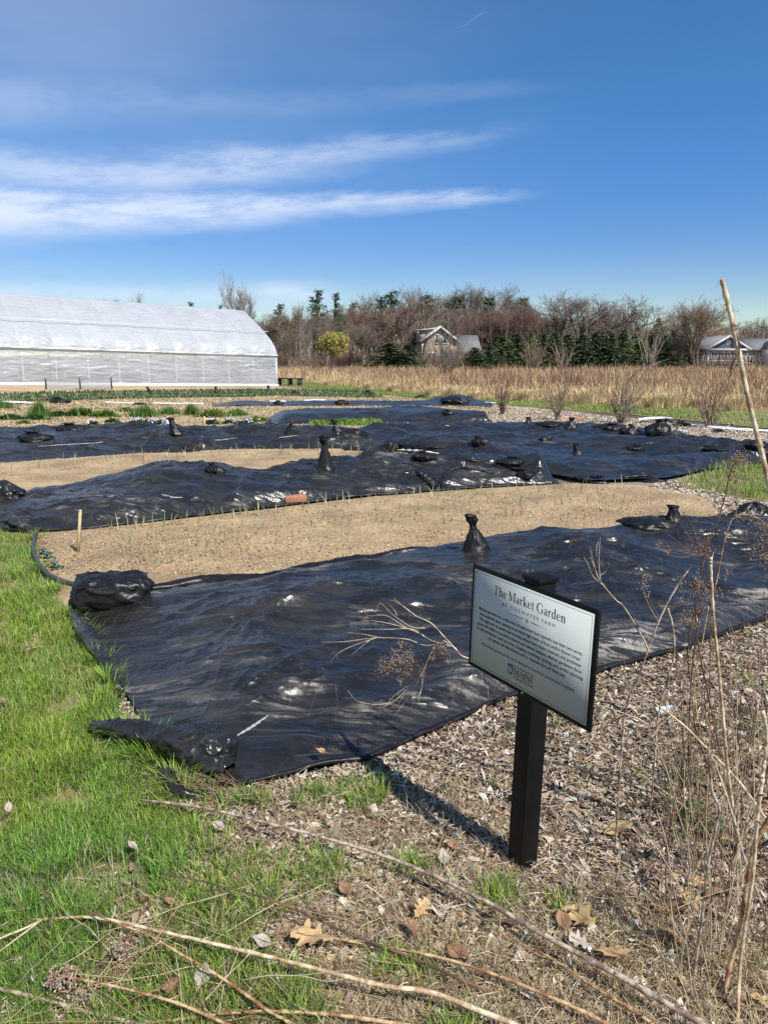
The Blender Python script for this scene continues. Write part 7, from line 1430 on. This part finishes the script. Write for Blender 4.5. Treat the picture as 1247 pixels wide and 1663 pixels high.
for i, (px, yt, Y, w, k, lb) in enumerate([(634, 556, 92, 62, 'spruce', 'dark spreading hemlock at the woodland foot under the red maple'), (662, 560, 94, 46, 'spruce', 'dark low hemlock beside the spreading one'), (770, 564, 90, 40, 'spruce', 'first low spruce at the grey wing roof'), (792, 556, 92, 36, 'spruce', 'second spruce of the row, partly behind the first'), (815, 546, 94, 44, 'spruce_g', 'bright green spruce near the start of the row'),
                                         (838, 541, 95, 44, 'spruce', 'dark spruce right after the bright green one'), (858, 540, 93, 38, 'spruce_g', 'green spruce third after the wing roof spruces'), (880, 541, 94, 36, 'spruce', 'slim dark spruce above the low spreading bush'), (898, 538, 92, 36, 'spruce', 'pointed dark spruce left of the row centre'.replace('left of', 'just before')), (920, 541, 94, 38, 'spruce', 'dark spruce behind the small crooked tree'),
                                         (943, 542, 92, 42, 'spruce', 'dark wide spruce at the row centre'), (965, 538, 93, 40, 'spruce', 'tallest dark spruce past the row centre'), (988, 541, 92, 40, 'spruce', 'dark spruce second past the tallest'), (1008, 540, 94, 42, 'spruce_g', 'green spruce where the row turns bright'), (1030, 542, 96, 44, 'spruce_g', 'bright green spruce behind the pale forked bush'), (1055, 543, 98, 48, 'spruce_g', 'wide yellow green conifer near the row end'),
                                         (1078, 545, 98, 40, 'spruce_g', 'last green conifer of the row'), (1063, 516, 112, 30, 'spruce', 'pointed dark spruce rising above the row end'), (1090, 526, 112, 20, 'spruce', 'small pointed dark spruce next to the taller pointed one'), (1118, 552, 100, 30, 'spruce', 'dark spruce half hidden by the large pale-limbed tree'), (805, 512, 116, 34, 'spruce', 'dark spruce deep in the woodland above the wing end')]):
    tree(lb, px, yt, Y - 4 if Y < 100 else Y, k, w * 2.0, group=g_s, i=i)
def puff(label, px, yt, yb, wpx, Y, m, n=3000, name='blossoming_tree', zlow=.25):
    a = Gx(px, Y); h = R(px, yt, Y).z; w = wpx / 2 * Y / F; t = empty(name, a, 0, label, 'tree'); rg = np.random.default_rng(n); tk, cr, ww = BARE[3]; 
    c0 = link(bpy.data.objects.new('trunk', colored(tk, 'bark')), t); c1 = link(bpy.data.objects.new('branches', colored(cr, 'bark_tan')), t)
    for c_ in (c0, c1): c_.scale = (w / ww * .8, w / ww * .8, h * .95)
    cl = rg.normal(0, 1, (60, 3)); cl /= np.linalg.norm(cl, axis=1)[:, None]; cl *= rg.uniform(.3, 1, (60, 1)) ** .5; P = cl[rg.integers(0, 60, n)] + rg.normal(0, .2, (n, 3)); P = P * np.array([w * .9, w * .9, h * (1 - zlow) / 2]) + np.array([0, 0, h * (1 + zlow) / 2]); d = rg.normal(0, .075, (n, 3)); e = rg.normal(0, .045, (n, 3))
    V = np.stack([P - d, P + e, P + d, P - e], 1).reshape(-1, 3); obj_np('crown', V, quads=np.arange(len(V)).reshape(-1, 4), mat=M[m], parent=t)
puff('small yellow blossoming tree at the woodland edge', 543, 542, 590, 46, 94, 'yellow', 4200, zlow=.45)
puff('pale yellow green budding tree behind the large pale-limbed tree', 1155, 533, 590, 50, 112, 'stem', 900, 'budding_tree')
# the woodland behind, one mass
def woodland():
    n = 19000; px = rng.uniform(395, 1330, n); Y = rng.uniform(112, 136, n); top = np.interp(px, [395, 430, 460, 520, 560, 640, 720, 820, 870, 950, 1040, 1080, 1120, 1330], [540, 530, 522, 515, 512, 508, 500, 505, 522, 520, 530, 545, 538, 545])
    zt = EYE + (831.5 - 251 - top + 4) / F * Y * 1.0 ; x = (px - 623.5) / F * (Y * CP); zt = zt * (.75 + .25 * rng.random(n)); f = rng.random(n) ** .7; z0 = zt * f * .85; L = rng.uniform(.8, 3.4, n) ; z1 = np.minimum(z0 + L, zt + .6); d = rng.normal(0, .28, (n, 2)) * L[:, None]
    P0 = np.stack([x, Y, z0], -1); P1 = np.stack([x + d[:, 0], Y + d[:, 1], z1], -1); r = rng.uniform(.018, .05, n); C = pal(n, [(.24, .19, .155), (.26, .17, .135), (.33, .27, .22), (.18, .14, .115), (.14, .14, .09), (.38, .33, .28)]); mb = MB(); mb.segs(P0, P1, r, r * .5, 3, C)
    m = 300; px = rng.uniform(395, 1330, m); Y = rng.uniform(100, 130, m); x = (px - 623.5) / F * Y * CP; h = rng.uniform(4, 8, m) * np.interp(px, [395, 600, 1040, 1100, 1330], [.9, 1.2, 1.1, .6, .5]); P0 = np.stack([x, Y, 0 * x], -1); P1 = np.stack([x + rng.normal(0, .4, m), Y, h], -1); mb.segs(P0, P1, rng.uniform(.05, .13, m), .03, 4, pal(m, [(.16, .13, .10), (.20, .17, .14), (.12, .10, .08)]))
    # undergrowth
    m = 16000; px = rng.uniform(430, 1330, m); Y = rng.uniform(99, 110, m); x = (px - 623.5) / F * Y * CP; g = fbm(x * .15, Y * .15, 2, 9); L = rng.uniform(.5, 2.0, m) * (1 + .8 * g); P0 = np.stack([x, Y, rng.uniform(0, 1.0, m)], -1); P1 = P0 + np.stack([rng.normal(0, .4, m), rng.normal(0, .3, m), L], -1); mb.segs(P0, P1, rng.uniform(.012, .035, m), .008, 3, pal(m, [(.22, .16, .12), (.28, .20, .15), (.16, .11, .09), (.20, .11, .09)]))
    tag(mb.build('woodland', M['stalks']), kind='stuff')
woodland()
print('objects', len(bpy.data.objects), 'verts', sum(len(m.vertices) for m in bpy.data.meshes))
